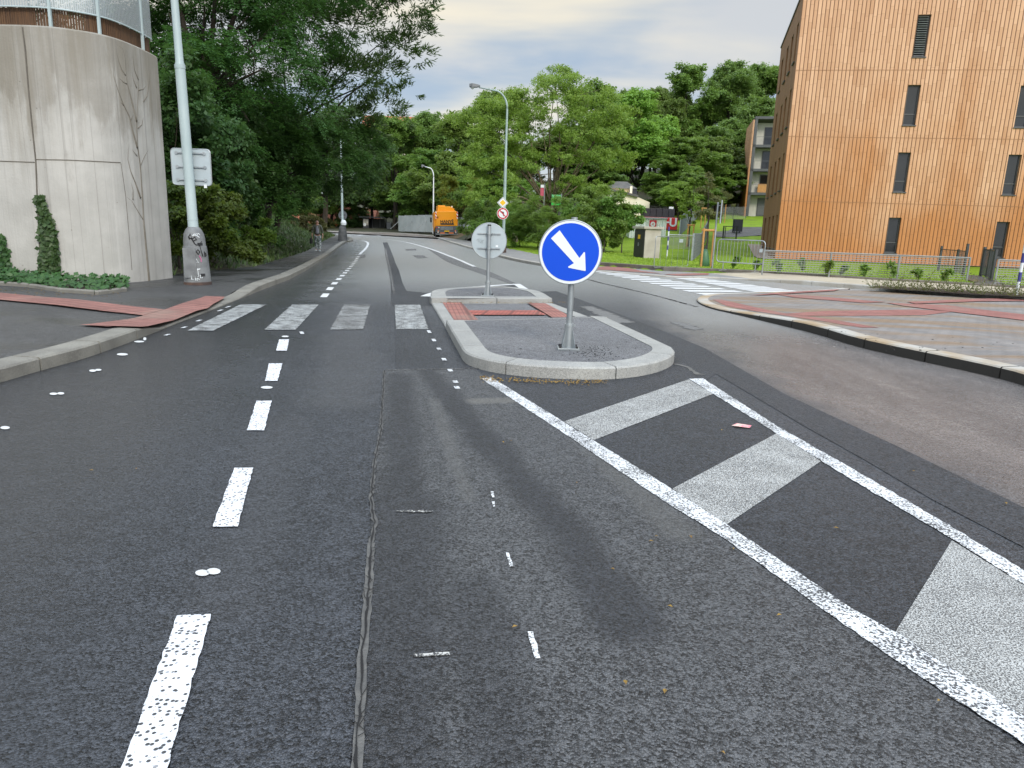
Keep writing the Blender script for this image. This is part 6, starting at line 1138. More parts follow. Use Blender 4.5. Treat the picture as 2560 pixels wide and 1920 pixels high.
def banner(label, px, py0, py1, y, w_, m, cap=None):
    p = Q(px, py0, y); o = thing('banner', label, 'banner', (p.x, y, Q(px, py1, y).z)); h = p.z - o.location.z; kbox('cloth', -w_ / 2, w_ / 2, -.02, .02, 0, h, m, o, 0); mb = MB(); mb.lathe([(.05, T(p.x, y) - o.location.z - .1), (.05, h + .1)], 8, (w_ / 2 + .05, 0, 0)); mb.build('mast', M_galv, o)
    if cap: kbox('stripe', -w_ / 2, w_ / 2, -.04, -.02, h * .75, h, cap, o, 0)
banner('bright green banner hanging among the bushes behind the blue sign', 1391, 487, 513, 60, .75, mat('banner_green', (.02, .45, .05), (.02, .4, .05), 1, .5), mat('banner_mint', (.12, .55, .25), None, 1, .5)); banner('narrow pink and white flag behind the bushes', 1356, 462, 490, 62, .28, mat('flag_pink', (.5, .08, .13), None, 1, .6), M_wsign)
# small litter
lt = P(1853, 1065, .012); o = thing('paper_scrap', 'pink and yellow printed paper scrap on the hatched area', 'litter', lt, R(-12)); mb = MB(); mb.add([(-.075, -.01, .0), (-.03, .035, .012), (.05, .04, .004), (.08, .01, .01), (.06, -.035, .0), (-.03, -.04, .006), (0, 0, .016)], [(0, 6, 1), (1, 6, 2), (2, 6, 3), (3, 6, 4), (4, 6, 5), (5, 6, 0)]); mb.build('paper', mat('printed_paper', (.7, .6, .5), (.65, .2, .25), 22, .6), o)
mb = MB(); rnd = random.Random(5)
lv = [(1287, 1567), (1563, 1706), (1662, 1728), (1948, 1538), (1675, 1516), (1807, 1882), (1532, 1423), (1628, 1353), (1641, 1341), (1727, 1342), (1442, 1207), (1833, 1372), (2347, 1752), (228, 1176), (342, 1172), (2090, 1320), (1258, 1105), (2285, 1178), (2515, 1258), (1805, 1075), (1277, 1102)] 
for i, q in enumerate(lv):
    p = P(*q, .014); a = rnd.uniform(0, 6); s_ = rnd.uniform(.008, .016); c_, n_ = math.cos(a) * s_, math.sin(a) * s_; mb.add([(p[0] - c_, p[1] - n_, p[2]), (p[0] + n_ * .5, p[1] - c_ * .5, p[2] + .006), (p[0] + c_, p[1] + n_, p[2] + .002), (p[0] - n_ * .5, p[1] + c_ * .5, p[2] + .006)], [(0, 1, 2, 3)])
for (x0, x1, y0, y1, n_, h_) in ((1200, 1520, 938, 958, 240, .014), (1100, 1430, 755, 758, 90, .05), (0, 300, 716, 742, 130, .14)):
    for _ in range(n_):
        q = (rnd.uniform(x0, x1), rnd.uniform(y0, y1))
        if x0 == 1200: q = (q[0], 946 + 10 * math.sin((q[0] - 1200) / 320 * math.pi * .6) + rnd.gauss(0, 3))
        p = P(*q, h_); a = rnd.uniform(0, 6); s_ = rnd.uniform(.01, .02); c_, k_ = math.cos(a) * s_, math.sin(a) * s_; mb.add([(p[0] - c_, p[1] - k_, p[2]), (p[0] + k_ * .6, p[1] - c_ * .6, p[2] + .01), (p[0] + c_, p[1] + k_, p[2] + .004), (p[0] - k_ * .6, p[1] + c_ * .6, p[2] + .01)], [(0, 1, 2, 3)])
lo = mb.build('fallen_leaves', L_fallen); tag(lo, 'scattered small yellow and brown fallen leaves on the road and kerbs', None, None, 'stuff')
mb = MB()
for k_ in range(260):
    if k_ < 150: q = (rnd.gauss(1490, 26), rnd.gauss(882, 9))
    elif k_ < 220: q = (rnd.gauss(1225, 28), rnd.gauss(737, 3))
    else: q = (rnd.uniform(1200, 1600), rnd.uniform(820, 905))
    p = P(*q, .128); s_ = rnd.uniform(.003, .007); mb.box((p[0], p[1], p[2] + s_ * .4), (s_ * 2, s_ * 1.4, s_), rnd.uniform(0, 3))
for k_ in range(70): q = (rnd.uniform(2100, 2550), rnd.uniform(790, 880)); p = P(*q, hcr(*P2(*q)) + .0); s_ = rnd.uniform(.005, .012); mb.box((p[0], p[1], p[2] + s_ * .3), (s_ * 2, s_ * 1.4, s_), rnd.uniform(0, 3))
tag(mb.build('asphalt_crumbs', M_black), 'black asphalt crumbs scattered round the sign posts', None, None, 'stuff')
# ------------------------------------------------------------------ vegetation
def mesh_quads(name, V, m, parent=None):
    """V: (n,4,3) leaf quads"""
    n = len(V); me = bpy.data.meshes.new(name); me.vertices.add(n * 4); me.vertices.foreach_set('co', V.reshape(-1).astype(np.float32)); me.loops.add(n * 4); me.loops.foreach_set('vertex_index', np.arange(n * 4, dtype=np.int32)); me.polygons.add(n); me.polygons.foreach_set('loop_start', np.arange(0, n * 4, 4, dtype=np.int32)); me.update(calc_edges=True); me.materials.append(m)
    return link(bpy.data.objects.new(name, me), parent) if parent is not False else me
def unit(a): return a / (np.linalg.norm(a, axis=-1, keepdims=True) + 1e-9)
def diamonds(Pc, D, N, L, Wd):
    """leaf quads: base points, direction, normal"""
    S = unit(np.cross(D, N)); L = L[:, None]; Wd = Wd[:, None]
    return np.stack([Pc, Pc + D * L * .45 + S * Wd * .5 - N * L * .04, Pc + D * L, Pc + D * L * .45 - S * Wd * .5 - N * L * .04], 1)
def fronds(rg, Pc, A, L, pairs, ll, lw, droop=.45):
    """pinnate leaves: leaflets both sides of a drooping stalk"""
    n = len(Pc); A = unit(A); upv = np.tile([0, 0, 1.0], (n, 1)); S = unit(np.cross(A, upv)); U = unit(np.cross(S, A)); out = []
    Lx = L * rg.uniform(.7, 1.25, n)
    for k in range(pairs):
        t = (k + .6) / pairs; base = Pc + A * (Lx * t)[:, None]; base[:, 2] -= droop * Lx * t * t
        for s_ in (-1, 1):
            D = unit(S * s_ * .9 + A * .45 + rg.normal(0, .15, (n, 3)) - np.array([0, 0, .35])); N = unit(U + rg.normal(0, .25, (n, 3))); sz = 1 - .35 * abs(t - .45)
            out.append(diamonds(base, D, N, np.full(n, ll * sz), np.full(n, lw * sz)))
    return np.concatenate(out)
def clump_pts(rg, clumps, n, sub=7, flat=.55, shell=.5, rk=.42):
    """points and outward directions spread through leafy sub-clumps of each ellipsoid clump (x,y,z,rx,ry,rz)"""
    C = np.array(clumps, float); vol = (C[:, 3] * C[:, 4] * C[:, 5]) ** (2 / 3); cnt = np.maximum(1, (n * vol / vol.sum()).astype(int)); Ps = []; Ds = []
    for c, k in zip(C, cnt):
        ns = max(3, int(sub * (c[3] * c[4] * c[5]) ** (1 / 3))); d = unit(rg.normal(0, 1, (ns, 3))); d[:, 2] = np.where(d[:, 2] < -.55, -d[:, 2], d[:, 2]); rr_ = rg.uniform(shell, 1.0, ns) ** .6; cen = c[:3] + d * c[3:6] * rr_[:, None]
        i = rg.integers(0, ns, k); o_ = rg.normal(0, 1, (k, 3)); o_ = unit(o_) * (rg.uniform(0, 1, k) ** .45)[:, None]; sr = (c[3] + c[4] + c[5]) / 3 * rk * rg.uniform(.6, 1.2, ns)[i]; o_ = o_ * sr[:, None] * np.array([1, 1, flat]); Ps.append(cen[i] + o_); Ds.append(unit(o_ * .8 + d[i] + np.array([0, 0, .1])))
    return np.concatenate(Ps), np.concatenate(Ds)
def limbs(name, m, parent, base, r0, tips, fork, rg, twigs=3):
    """tapered trunk with limbs that reach into the clumps"""
    mb = MB(); b = Vector(base); f = Vector(fork); mid = b.lerp(f, .5) + Vector((rg.uniform(-.15, .15), rg.uniform(-.15, .15), 0)) * (f - b).length * .25
    mb.tube([b - Vector((0, 0, .4)), b, b.lerp(mid, .5), mid, f], [r0 * 1.35, r0 * 1.15, r0, r0 * .9, r0 * .75], 9)
    for t in tips:
        t = Vector(t); st = mid.lerp(f, rg.uniform(.3, 1.0)); q = st.lerp(t, .5) + Vector((rg.uniform(-.2, .2), rg.uniform(-.2, .2), rg.uniform(.0, .25))) * (t - st).length * .35; ra = r0 * rg.uniform(.32, .5); mb.tube([st, st.lerp(q, .55), q, q.lerp(t, .6), t], [ra, ra * .85, ra * .65, ra * .4, ra * .12], 6)
        for _ in range(twigs): s0 = q.lerp(t, rg.uniform(.1, .9)); e_ = s0 + Vector((rg.normal(0, 1), rg.normal(0, 1), rg.normal(.3, .7))) * (t - st).length * .18; mb.tube([s0, s0.lerp(e_, .5) + Vector((0, 0, .05)), e_], [ra * .3, ra * .2, ra * .06], 4)
    return mb.build(name, m, parent, smooth=True)
def tree(label, x, y, z, clumps, n, style, ml, mt, r0, fork, seed, name='tree', group=None, cat='tree', size=1.0, sub=7, shell=.5, tips=None):
    rg = np.random.default_rng(seed); o = thing(name, label, cat, (x, y, z), 0, group)
    Pc, D = clump_pts(rg, clumps, n, sub, shell=shell)
    V = leafquads(rg, Pc, D, style, size); mesh_quads('crown', V, ml, o)
    if r0: limbs('trunk', mt, o, (0, 0, 0), r0, tips or [(c[0] * .9, c[1] * .9, c[2] + c[5] * .2) for c in clumps], fork, rg)
    return o
def leafquads(rg, Pc, D, style, size=1.0):
    n = len(Pc)
    if style == 'frond': return fronds(rg, Pc, unit(D * np.array([1, 1, .3]) + rg.normal(0, .35, (n, 3)) - np.array([0, 0, .15])), .42 * size, 5, .15 * size, .062 * size)
    if style == 'sumac': return fronds(rg, Pc, unit(D * np.array([1, 1, .5]) + rg.normal(0, .3, (n, 3)) + np.array([0, 0, .1])), .6 * size, 6, .17 * size, .055 * size, .5)
    N = unit(D * .5 + rg.normal(0, .55, (n, 3)) + np.array([0, 0, .55])); T_ = unit(np.cross(N, rg.normal(0, 1, (n, 3)))); s_ = size * rg.uniform(.6, 1.3, n)
    if style == 'leaf': return diamonds(Pc, T_, N, .3 * s_, .2 * s_)
    if style == 'tuft':                            # small spray of five leaves
        out = []
        for k in range(5):
            a = rg.uniform(0, 6.28, n)[:, None]; B = np.cross(N, T_); Dk = unit(T_ * np.cos(a) + B * np.sin(a) - N * .15 + rg.normal(0, .15, (n, 3))); out.append(diamonds(Pc + rg.normal(0, .1, (n, 3)) * size, Dk, unit(N + rg.normal(0, .3, (n, 3))), .26 * s_, .15 * s_))
        return np.concatenate(out)
    if style == 'blade': D2 = unit(D + rg.normal(0, .4, (n, 3)) - np.array([0, 0, .3])); return diamonds(Pc, D2, N, .28 * s_, .06 * s_)
def rand_clumps(rg, w_, h0, h1, k, rs=(.28, .45)):
    out = []
    for _ in range(k):
        t = rg.uniform(0, 1); z = h0 + (h1 - h0) * t; e_ = w_ / 2 * math.sqrt(max(.12, 1 - (2 * t - .85) ** 2)); a = rg.uniform(0, 6.28); r_ = e_ * math.sqrt(rg.uniform(.1, .75)); q = w_ / 2 * rg.uniform(*rs); out.append((r_ * math.cos(a), r_ * math.sin(a), z, q, q, q * .75))
    return out
# -- big trees over the left pavement: survey helper puts a clump where the photo shows one
def clp(px, py, y, r, o): p = Q(px, py, y); return (p.x - o[0], p.y - o[1], p.z - o[2], r, r, r * .8)
o1 = (-13.0, 29.5, T(-13.0, 29.5) - .2)
tree('tall dark robinia with drooping fronds behind the concrete wall', *o1, [clp(*q, o1) for q in ((420, 60, 28, 2.6), (520, 40, 29, 2.6), (640, 70, 30, 2.6), (480, 200, 27, 1.9), (580, 190, 27.5, 2.0), (690, 190, 29, 2.0), (420, 230, 25, 1.4), (760, 40, 31, 2.4), (400, -150, 29, 3.4), (560, -160, 30, 3.6), (720, -120, 31, 3.2), (640, 320, 28, 1.6), (530, 330, 27, 1.6), (420, 400, 25, 1.5), (740, 290, 31, 1.7), (300, 0, 30, 3), (450, -20, 33, 3.4), (600, 120, 34, 3.4), (720, 160, 35, 3))], 13500, 'frond', L_near, M_bark, .3, (0.6, .5, 6), 11, cat='tree', sub=6)
o2 = (-12.6, 37.0, T(-12.6, 37.0) - .2)
tree('tall spreading tree whose ragged crown hangs over the road against the sky', *o2, [clp(*q, o2) for q in ((760, 60, 36, 2.0), (700, 20, 35, 2.2), (820, 60, 37, 1.7), (900, 70, 37, 1.6), (840, -60, 37, 2.4), (930, -30, 37, 2.2), (1010, 30, 37, 1.7), (1050, 80, 37, 1.0), (1000, 130, 37, 1.4), (1045, 150, 37, .9), (960, 190, 37, 1.4), (1010, 240, 37, .8), (900, 200, 36, 1.5), (960, 270, 36.5, 1.1), (1000, 300, 36.5, .6), (880, 300, 36, 1.3), (935, 330, 36, .8), (860, 110, 36, .9), (830, 200, 35, 1.7), (790, 260, 35, 1.7), (780, 130, 37, 1.2), (700, -60, 38, 3), (1060, -20, 37, 1.4), (975, -120, 37, 2.6))], 30000, 'blade', L_dark, M_bark, .16, (1.6, 0, 6.5), 12, size=1.0, sub=11, shell=.3, tips=[tuple(c_ - d_ for c_, d_ in zip(Q(*q), o2)) for q in ((1010, 60, 37), (960, 190, 37), (880, 300, 36), (790, 200, 36), (700, -20, 38), (940, -40, 37), (1000, 140, 37))])
o3 = (-12.4, 36.0, T(-12.4, 36.0) - .2)
tree('lower dark green tree with hanging sprays over the walking man', *o3, [clp(*q, o3) for q in ((560, 430, 31, 1.7), (660, 420, 32, 1.7), (740, 400, 33, 1.6), (820, 380, 34, 1.5), (880, 370, 36, 1.5), (700, 500, 32, 1.3), (640, 500, 31, 1.3), (775, 440, 35, 1.2), (850, 430, 37, 1.2), (560, 520, 29, 1.1), (690, 340, 34, 1.8), (900, 430, 40, 1.2))], 8000, 'frond', L_near, M_bark, .2, (.3, 0, 3), 13, sub=6, size=1.1)
o4 = (-17.6, 66.0, T(-17.6, 66.0) - .2)
tree('dense mid green tree behind the far corner lamp post', *o4, [clp(*q, o4) for q in ((820, 420, 66, 2.8), (890, 430, 66, 2.3), (760, 380, 64, 3.4), (930, 390, 68, 2), (890, 490, 66, 1.2), (850, 330, 66, 2.8), (820, 480, 66, 1.6), (740, 460, 64, 2.4), (650, 330, 62, 3.4), (930, 460, 68, 1.3))], 8000, 'tuft', L_dark, M_bark, .25, (.3, 0, 4), 14, size=1.1)
# -- hedge and shrubs on the left bank
def edge_x(y):
    pts = [WL[-1]] + bank; return float(np.interp(y, [q[1] for q in pts], [q[0] for q in pts]))
def bush(label, px, py, y, w_, h_, n, ml, seed, style='tuft', size=.6, name='bush', group=None, x=None, z=None, lean=.56):
    rg = np.random.default_rng(seed); p = Q(px, py, y) if x is None else Vector((x, y, 0)); p.x = min(p.x, edge_x(y) - w_ * lean) if p.x < -4 and y < 70 else p.x; zz_ = T(p.x, y) if z is None else z; k = max(4, int(w_ * 2.2))
    cl_ = [(rg.uniform(-w_ / 2, w_ / 2) * .8, rg.uniform(-w_ / 4, w_ / 4), h_ * rg.uniform(.06, .8), w_ * .2 + .15, w_ * .2 + .15, h_ * .26) for _ in range(int(k * 1.5))]
    return tree(label, p.x, y, zz_ - .1, cl_, n, style, ml, M_bark, .04, (0, 0, h_ * .3), seed, name, group, 'shrub', size, 6)
bush('yellow green leafy shrub between the wall and the graffiti lamp post', 470, 640, 18.9, 2.4, 2.3, 3600, L_bush, 21, size=.42, lean=.25); bush('yellow green leafy shrub right behind the graffiti lamp post', 570, 620, 20.8, 3.2, 2.3, 4600, L_bush, 22, size=.42, lean=.22)
bush('tall dark shrub rising behind the square sign back', 500, 480, 23, 4.5, 4.6, 5000, L_dark, 23, size=.6); bush('dark ivy clad shrub between the lamp post and the hanging sprays', 610, 540, 26, 4.0, 4.4, 4500, L_dark, 24, size=.6)
bush('dark shrub with fern like leaves low on the left bank', 690, 560, 29, 3.2, 2.6, 2600, L_dark, 25, size=.55); bush('dark shrub close to the walking man', 725, 590, 30, 2.0, 1.5, 1600, L_dark, 26, size=.55); bush('olive shrub on the bank to the right of the walking man', 828, 575, 57, 2.6, 1.5, 1800, L_olive, 27, size=.6)
bush('dark shrub filling the gap at the concrete wall end', 415, 400, 22, 3.4, 5.2, 3800, L_dark, 28, size=.55); bush('dark undergrowth shrub high on the left bank', 560, 420, 33, 7, 6.5, 6000, L_dark, 29, size=.75); bush('dark undergrowth shrub behind the hanging sprays', 700, 450, 40, 8, 6.5, 6000, L_dark, 30, size=.75); bush('dark undergrowth shrub behind the man and the far lamp post', 790, 480, 58, 8, 6, 5000, L_dark, 31, size=.85)
bush('low bright green weeds below the dark shrubs', 660, 640, 25.0, 3.4, 1.3, 3000, L_bush, 32, size=.35, lean=.3); bush('dark undergrowth shrub beyond the wall top', 380, 150, 30, 9, 8, 6000, L_dark, 33, size=.8)
# -- ivy on the wall and in the bed at its foot
def ivy(label, rows, n, seed):
    rg = np.random.default_rng(seed); c_ = rows[len(rows) // 2]; o_ = wall_hit(c_[1], c_[0], .03); o = thing('climbing_ivy', label, 'ivy', (o_[0], o_[1], .1)); ys = np.array([r_[0] for r_ in rows], float); x0 = np.array([r_[1] for r_ in rows], float); x1 = np.array([r_[2] for r_ in rows], float); Pp = []
    wy = np.cumsum(np.gradient(ys) * (x1 - x0 + 3)); wy = wy / wy[-1]
    for _ in range(n):
        py = np.interp(rg.uniform(0, 1), wy, ys) + rg.normal(0, 3); a = np.interp(py, ys, x0); b_ = np.interp(py, ys, x1); px = rg.uniform(a, b_) + rg.normal(0, 1.8); p = wall_hit(px, py, .02 + abs(rg.normal(0, .035))); Pp.append(p)
    Pp = np.array(Pp) - np.array(o.location); nrm = unit(np.tile([.15, -1, .35], (n, 1)) + rg.normal(0, .35, (n, 3))); Dd = unit(np.cross(nrm, rg.normal(0, 1, (n, 3))) - np.array([0, 0, .5])); s_ = rg.uniform(.06, .12, n); mesh_quads('leaves', diamonds(Pp, Dd, nrm, s_, s_ * .95), L_ivy, o)
    mb = MB(); pts = [wall_hit((r_[1] + r_[2]) / 2, r_[0], .02) for r_ in rows]; mb.tube([tuple(Vector(p) - o.location) for p in pts], .012, 5); mb.build('stem', M_bark, o)
ivy('tall dark column of climbing ivy on the concrete wall', [(496, 100, 104), (520, 103, 114), (560, 106, 132), (600, 109, 143), (640, 110, 143), (668, 104, 146), (690, 104, 150), (712, 112, 138)], 1900, 41); ivy('small ivy strand at the left end of the concrete wall', [(596, 4, 8), (620, 6, 17), (660, 10, 26), (690, 0, 28)], 420, 42)
rg = np.random.default_rng(43); bedp = [(-200, 712), (0, 712), (60, 716), (145, 729), (246, 736), (318, 727)]
bed_front = [P2(x, y, .14) for x, y in bedp]; bed_back = [wall_hit(x, 690)[:2] for x in (318, 280, 240, 160, 80, 0, -200)]
kerb('bed_edging', resample(bed_front, .4)[::-1] if False else resample(bed_front, .4), .06, lambda x, y: .2, M_oldkerb, 1.0)
sheet('planting_soil', offs(bed_front, .06) + [(x, y + .05) for x, y in bed_back], .16, M_soil)
Pp = []
while len(Pp) < 1900:
    t = rg.uniform(0, 1) ** 1.4; s_ = rg.uniform(0, 1) ** .8; k = t * (len(bedp) - 1); i = int(min(k, len(bedp) - 2)); px = bedp[i][0] + (bedp[i + 1][0] - bedp[i][0]) * (k - i); a = bed_front[i]; b_ = bed_front[i + 1]; f_ = Vector(a).lerp(Vector(b_), k - i); w_ = wall_hit(px, 690); q = f_.lerp(Vector(w_[:2]), s_ * .95 + .02); Pp.append((q.x, q.y, (.15 + (.13 * rg.uniform(0, 1) ** 2 + .1 * s_) * (1.1 - .7 * t))))
Pp = np.array(Pp); n_ = len(Pp); nrm = unit(rg.normal(0, .4, (n_, 3)) + np.array([0, -.4, 1])); s_ = rg.uniform(.06, .12, n_); o = mesh_quads('ivy_ground_cover', diamonds(Pp, unit(np.cross(nrm, rg.normal(0, 1, (n_, 3)))), nrm, s_, s_ * .9), L_ivy); tag(o, 'low ivy covering the narrow bed at the foot of the concrete wall', None, None, 'stuff')
# -- grass blades along the lawn edge and on the left bank
def blades(name, label, xs, ys, n, h, m, cond, seed):
    rg = np.random.default_rng(seed); x = rg.uniform(*xs, n); y = rg.uniform(*ys, n); d = sdist(x, y); k = cond(x, y, d); x, y = x[k], y[k]; z = Tn(x, y); n = len(x); a = rg.uniform(0, 6.28, n); hh = h * rg.uniform(.4, 1.2, n); w_ = .02 + .25 * h * .2; dx, dy = np.cos(a) * w_, np.sin(a) * w_; lx, ly = rg.normal(0, .35, n) * hh, rg.normal(0, .35, n) * hh; B = np.stack([x, y, z - .02], 1)
    V = np.stack([B - np.stack([dx, dy, 0 * x], 1), B + np.stack([dx, dy, 0 * x], 1), B + np.stack([lx + dx * .2, ly + dy * .2, hh], 1), B + np.stack([lx - dx * .2, ly - dy * .2, hh], 1)], 1); o = mesh_quads(name, V, m); tag(o, label, None, None, 'stuff')
blades('lawn_grass', 'bright short lawn grass along the right pavement', (-1, 30), (16, 46), 60000, .06, M_blade, lambda x, y, d: (d > .05) & (d < 7) & (sdist(x, y) > 0), 51)
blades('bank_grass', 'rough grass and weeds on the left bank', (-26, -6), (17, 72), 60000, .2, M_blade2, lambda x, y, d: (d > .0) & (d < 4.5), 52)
# -- trees and shrubs right of the road
for q in ((852, 578, 126, 5, 3.0, L_dark, 'dark hedge bush at the far bend left of the shelter'), (893, 578, 128, 4, 3.4, L_dark, 'dark hedge bush touching the bus shelter'), (812, 578, 120, 4, 2.2, L_olive, 'olive bush across the far road behind the man')): pb = Q(q[0], 577, q[2]); bush(q[6], 0, 0, q[2], q[3], q[4], 1500, q[5], int(q[0]), size=.9, x=pb.x, z=.05)
o5 = lawnz(1372, 560, 64); 
tree('large light green tree with a fan shaped crown above the middle of the street', o5.x, o5.y, o5.z - .2, [clp(*q, o5) for q in ((1390, 225, 64, 2.4), (1300, 270, 64, 2.2), (1230, 290, 63, 2.0), (1480, 260, 65, 2.3), (1450, 320, 64, 2.2), (1350, 310, 63, 2.2), (1270, 350, 62, 2.0), (1200, 360, 62, 1.9), (1180, 420, 61, 1.7), (1250, 430, 61, 1.8), (1510, 330, 66, 2.1), (1540, 400, 66, 1.7), (1480, 400, 64, 1.7), (1410, 390, 63, 1.5), (1320, 400, 62, 1.6), (1160, 300, 64, 1.5), (1550, 290, 67, 1.7), (1390, 200, 66, 1.8), (1200, 480, 60, 1.4), (1260, 500, 60, 1.3), (1430, 460, 62, 1.3), (1500, 470, 63, 1.3))], 19000, 'tuft', L_light, M_bark2, .2, (.2, 0, 3.6), 61, size=.62, sub=12, shell=.3)
for i, (px, py, y, w_, h_, ml, sty, lab) in enumerate((
    (1300, 600, 52, 3.4, 3.2, L_mid, 'sumac', 'sumac like bush just right of the tall lamp post'), (1345, 600, 50, 3.2, 3.6, L_mid, 'sumac', 'sumac like bush with long fronds left of the blue sign'), (1400, 600, 47, 3.0, 3.4, L_mid, 'sumac', 'bush with long fronds directly behind the blue sign'), (1455, 600, 45, 3.4, 3.8, L_mid, 'sumac', 'bush with long fronds at the upper right of the blue sign'),
    (1510, 610, 43, 3.0, 3.6, L_mid, 'tuft', 'leafy bush to the right of the blue sign'), (1555, 615, 43, 2.2, 3.0, L_mid, 'tuft', 'leafy bush close to the transformer box'), (1240, 600, 62, 4, 3.6, L_mid, 'tuft', 'leafy bush behind the no left turn sign'), (1200, 590, 68, 4.4, 4.4, L_mid, 'tuft', 'leafy bush right of the ribbed hoarding'), (1488, 560, 56, 3.0, 4.6, L_light, 'tuft', 'young light green tree left of the white house'), (1150, 560, 80, 4, 6.5, L_yel, 'tuft', 'yellowish bush above the orange truck'), (1440, 560, 58, 5, 4.5, L_mid, 'tuft', 'broad bush behind the green banner'), (1320, 560, 66, 6, 4.6, L_mid, 'tuft', 'broad bush under the fan shaped tree'))):
    bush(lab, px, py, y, w_, h_, 1400 if sty == 'sumac' else 3200, ml, 70 + i, sty, .95 if sty == 'sumac' else .62)
# -- staked young trees, saplings and bed plants
def stakes(label, px0, px1, py, y, h, cross=True, n_=2):
    a = lawnz(px0, py, y) if y > 40 else Vector((*P2(px0, py, .16), .15)); b = lawnz(px1, py, y) if y > 40 else Vector((*P2(px1, py, .16), .15)); o = thing('tree_stakes', label, 'tree stakes', a); L = b - a
    for t in ([0, 1] if n_ == 2 else [0, .5, 1]): mb = MB(); p = L * t; mb.tube([(p.x, p.y + (.35 if t == .5 else 0), p.z - .2), (p.x, p.y + (.35 if t == .5 else 0), p.z + h)], .045, 8); mb.build('stake', M_pine, o)
    if cross: mb = MB(); mb.tube([(-.08, 0, h - .07), (L.x + .08, L.y, L.z + h - .07)], .045, 8); mb.build('crossbar', M_pine, o)
    return (a + b) / 2
c_ = stakes('tall orange wooden tree stakes with a crossbar beside the galvanised pole', 1752, 1777, 667, 33, Q(1765, 571, P2(1765, 667, .16)[1]).z - .15)
tree('slender olive leaved young tree tied between the wooden stakes', c_.x, c_.y + .25, c_.z, [clp(1770, y_, c_.y + .25, r_, (c_.x, c_.y + .25, c_.z)) for y_, r_ in ((540, .45), (510, .5), (480, .5), (455, .42), (525, .55), (495, .55))], 1500, 'leaf', L_olive, M_bark, .04, (0, 0, 2.0), 81, size=.4, cat='young tree')
gb_ = thing('watering_bag', 'green watering bag wrapped round the staked young tree', 'bag', (c_.x - .02, c_.y + .2, .12)); mb = MB(); mb.lathe([(.12, 0), (.2, .1), (.19, .35), (.14, .6), (.07, .75)], 12); mb.v = [(x * (1 + .12 * math.sin(7 * z + 5 * x)), y * .8, z) for x, y, z in mb.v]; mb.build('bag_body', mat('bag_green', (.06, .16, .08), (.04, .11, .055), 5, .5), gb_, smooth=True); mb = MB(); mb.box((0, 0, .8), (.1, .08, .16)); mb.build('strap', M_black, gb_)
c_ = stakes('second pair of wooden tree stakes behind the slat fence', 1717, 1731, 610, 50, Q(1724, 560, 50).z - lawnz(1724, 610, 50).z)
tree('bright green columnar young tree with a forked top', c_.x, c_.y + .3, c_.z, [clp(px_, y_, c_.y + .3, r_, (c_.x, c_.y + .3, c_.z)) for px_, y_, r_ in ((1722, 530, .8), (1718, 500, .75), (1724, 475, .7), (1730, 460, .5), (1738, 435, .3), (1726, 455, .4), (1708, 525, .6), (1742, 420, .25), (1715, 550, .6))], 2400, 'leaf', L_light, M_bark, .05, (0, 0, 2.2), 82, size=.45, cat='young tree')
c_ = stakes('three pale stakes round the small conifer on the far lawn', 1800, 1812, 545, 82, 2.0, False, 3)
tree('small conifer like young tree between three stakes', c_.x, c_.y + .3, c_.z, [clp(1808, y_, c_.y + .3, r_, (c_.x, c_.y + .3, c_.z)) for y_, r_ in ((500, .9), (490, .6), (478, .3), (507, 1.1))], 700, 'blade', L_olive, M_bark2, .05, (0, 0, 2), 83, size=.9, cat='young tree'); stakes('wooden stakes with a crossbar higher on the slope', 1752, 1762, 560, 70, 2.0)
rg = np.random.default_rng(90); proto = {}
def plant_proto(kind, seed):
    rg = np.random.default_rng(seed)
    if kind == 'sapling': cl_ = [(0, 0, .2, .14, .14, .14), (.05, .02, .35, .12, .12, .12)]; Pc, D = clump_pts(rg, cl_, 130); V = leafquads(rg, Pc, D, 'leaf', .42)
    else: n = 24; Pc = np.zeros((n, 3)); Pc[:, :2] = rg.normal(0, .05, (n, 2)); V = []; D = unit(rg.normal(0, 1, (n, 3)) * np.array([.8, .8, .2]) + np.array([.12, 0, .7])); L_ = rg.uniform(.2, .5, n); N = unit(np.cross(D, rg.normal(0, 1, (n, 3)))); Z = np.concatenate([Pc + D * (L_ * t)[:, None] for t in (.35, .65, 1)]); V = np.concatenate([diamonds(Pc, D, N, L_, np.full(n, .012)), diamonds(Z, unit(np.tile(D, (3, 1)) + rg.normal(0, .6, (3 * n, 3))), unit(rg.normal(0, 1, (3 * n, 3))), np.full(3 * n, .07), np.full(3 * n, .025))])
    return mesh_quads(kind, V, L_mid if kind == 'sapling' else L_olive, False)
mS = plant_proto('sapling', 91); mH = plant_proto('bed_shrub', 92)
names_ = ['behind the crowd barrier at its left leg', 'at the right end of the crowd barrier', 'just right of the crowd barrier', 'below the corner of the timber building', 'left of the middle of the wire fence', 'at the middle of the wire fence', 'right of the middle of the wire fence', 'below the second window from the corner', 'left of the dark railing', 'at the right end of the wire fence']
for i, (px, py) in enumerate(((1836, 672), (1893, 677), (1942, 681), (1997, 684), (2062, 689), (2106, 690), (2160, 693), (2224, 696), (2283, 699), (2357, 703))):
    p = P2(px, py, .17); o = tag(link(bpy.data.objects.new('sapling', mS)), 'small leafy sapling on the lawn ' + names_[i], 'sapling', 'saplings along the wire fence'); o.location = (p[0], p[1] - .1, .14); o.rotation_euler = (0, 0, i * 1.3); o.scale = (.9 + .3 * rg.uniform(), .9 + .3 * rg.uniform(), .85 + .5 * rg.uniform())
bed = [P2(2168, 727, .06), P2(2300, 736, .06), P2(2420, 744, .06), P2(2560, 751, .06), P2(2800, 765, .06), P2(2800, 752, .06), P2(2560, 742, .06), P2(2420, 734, .06), P2(2300, 727, .06), P2(2190, 722, .06)]
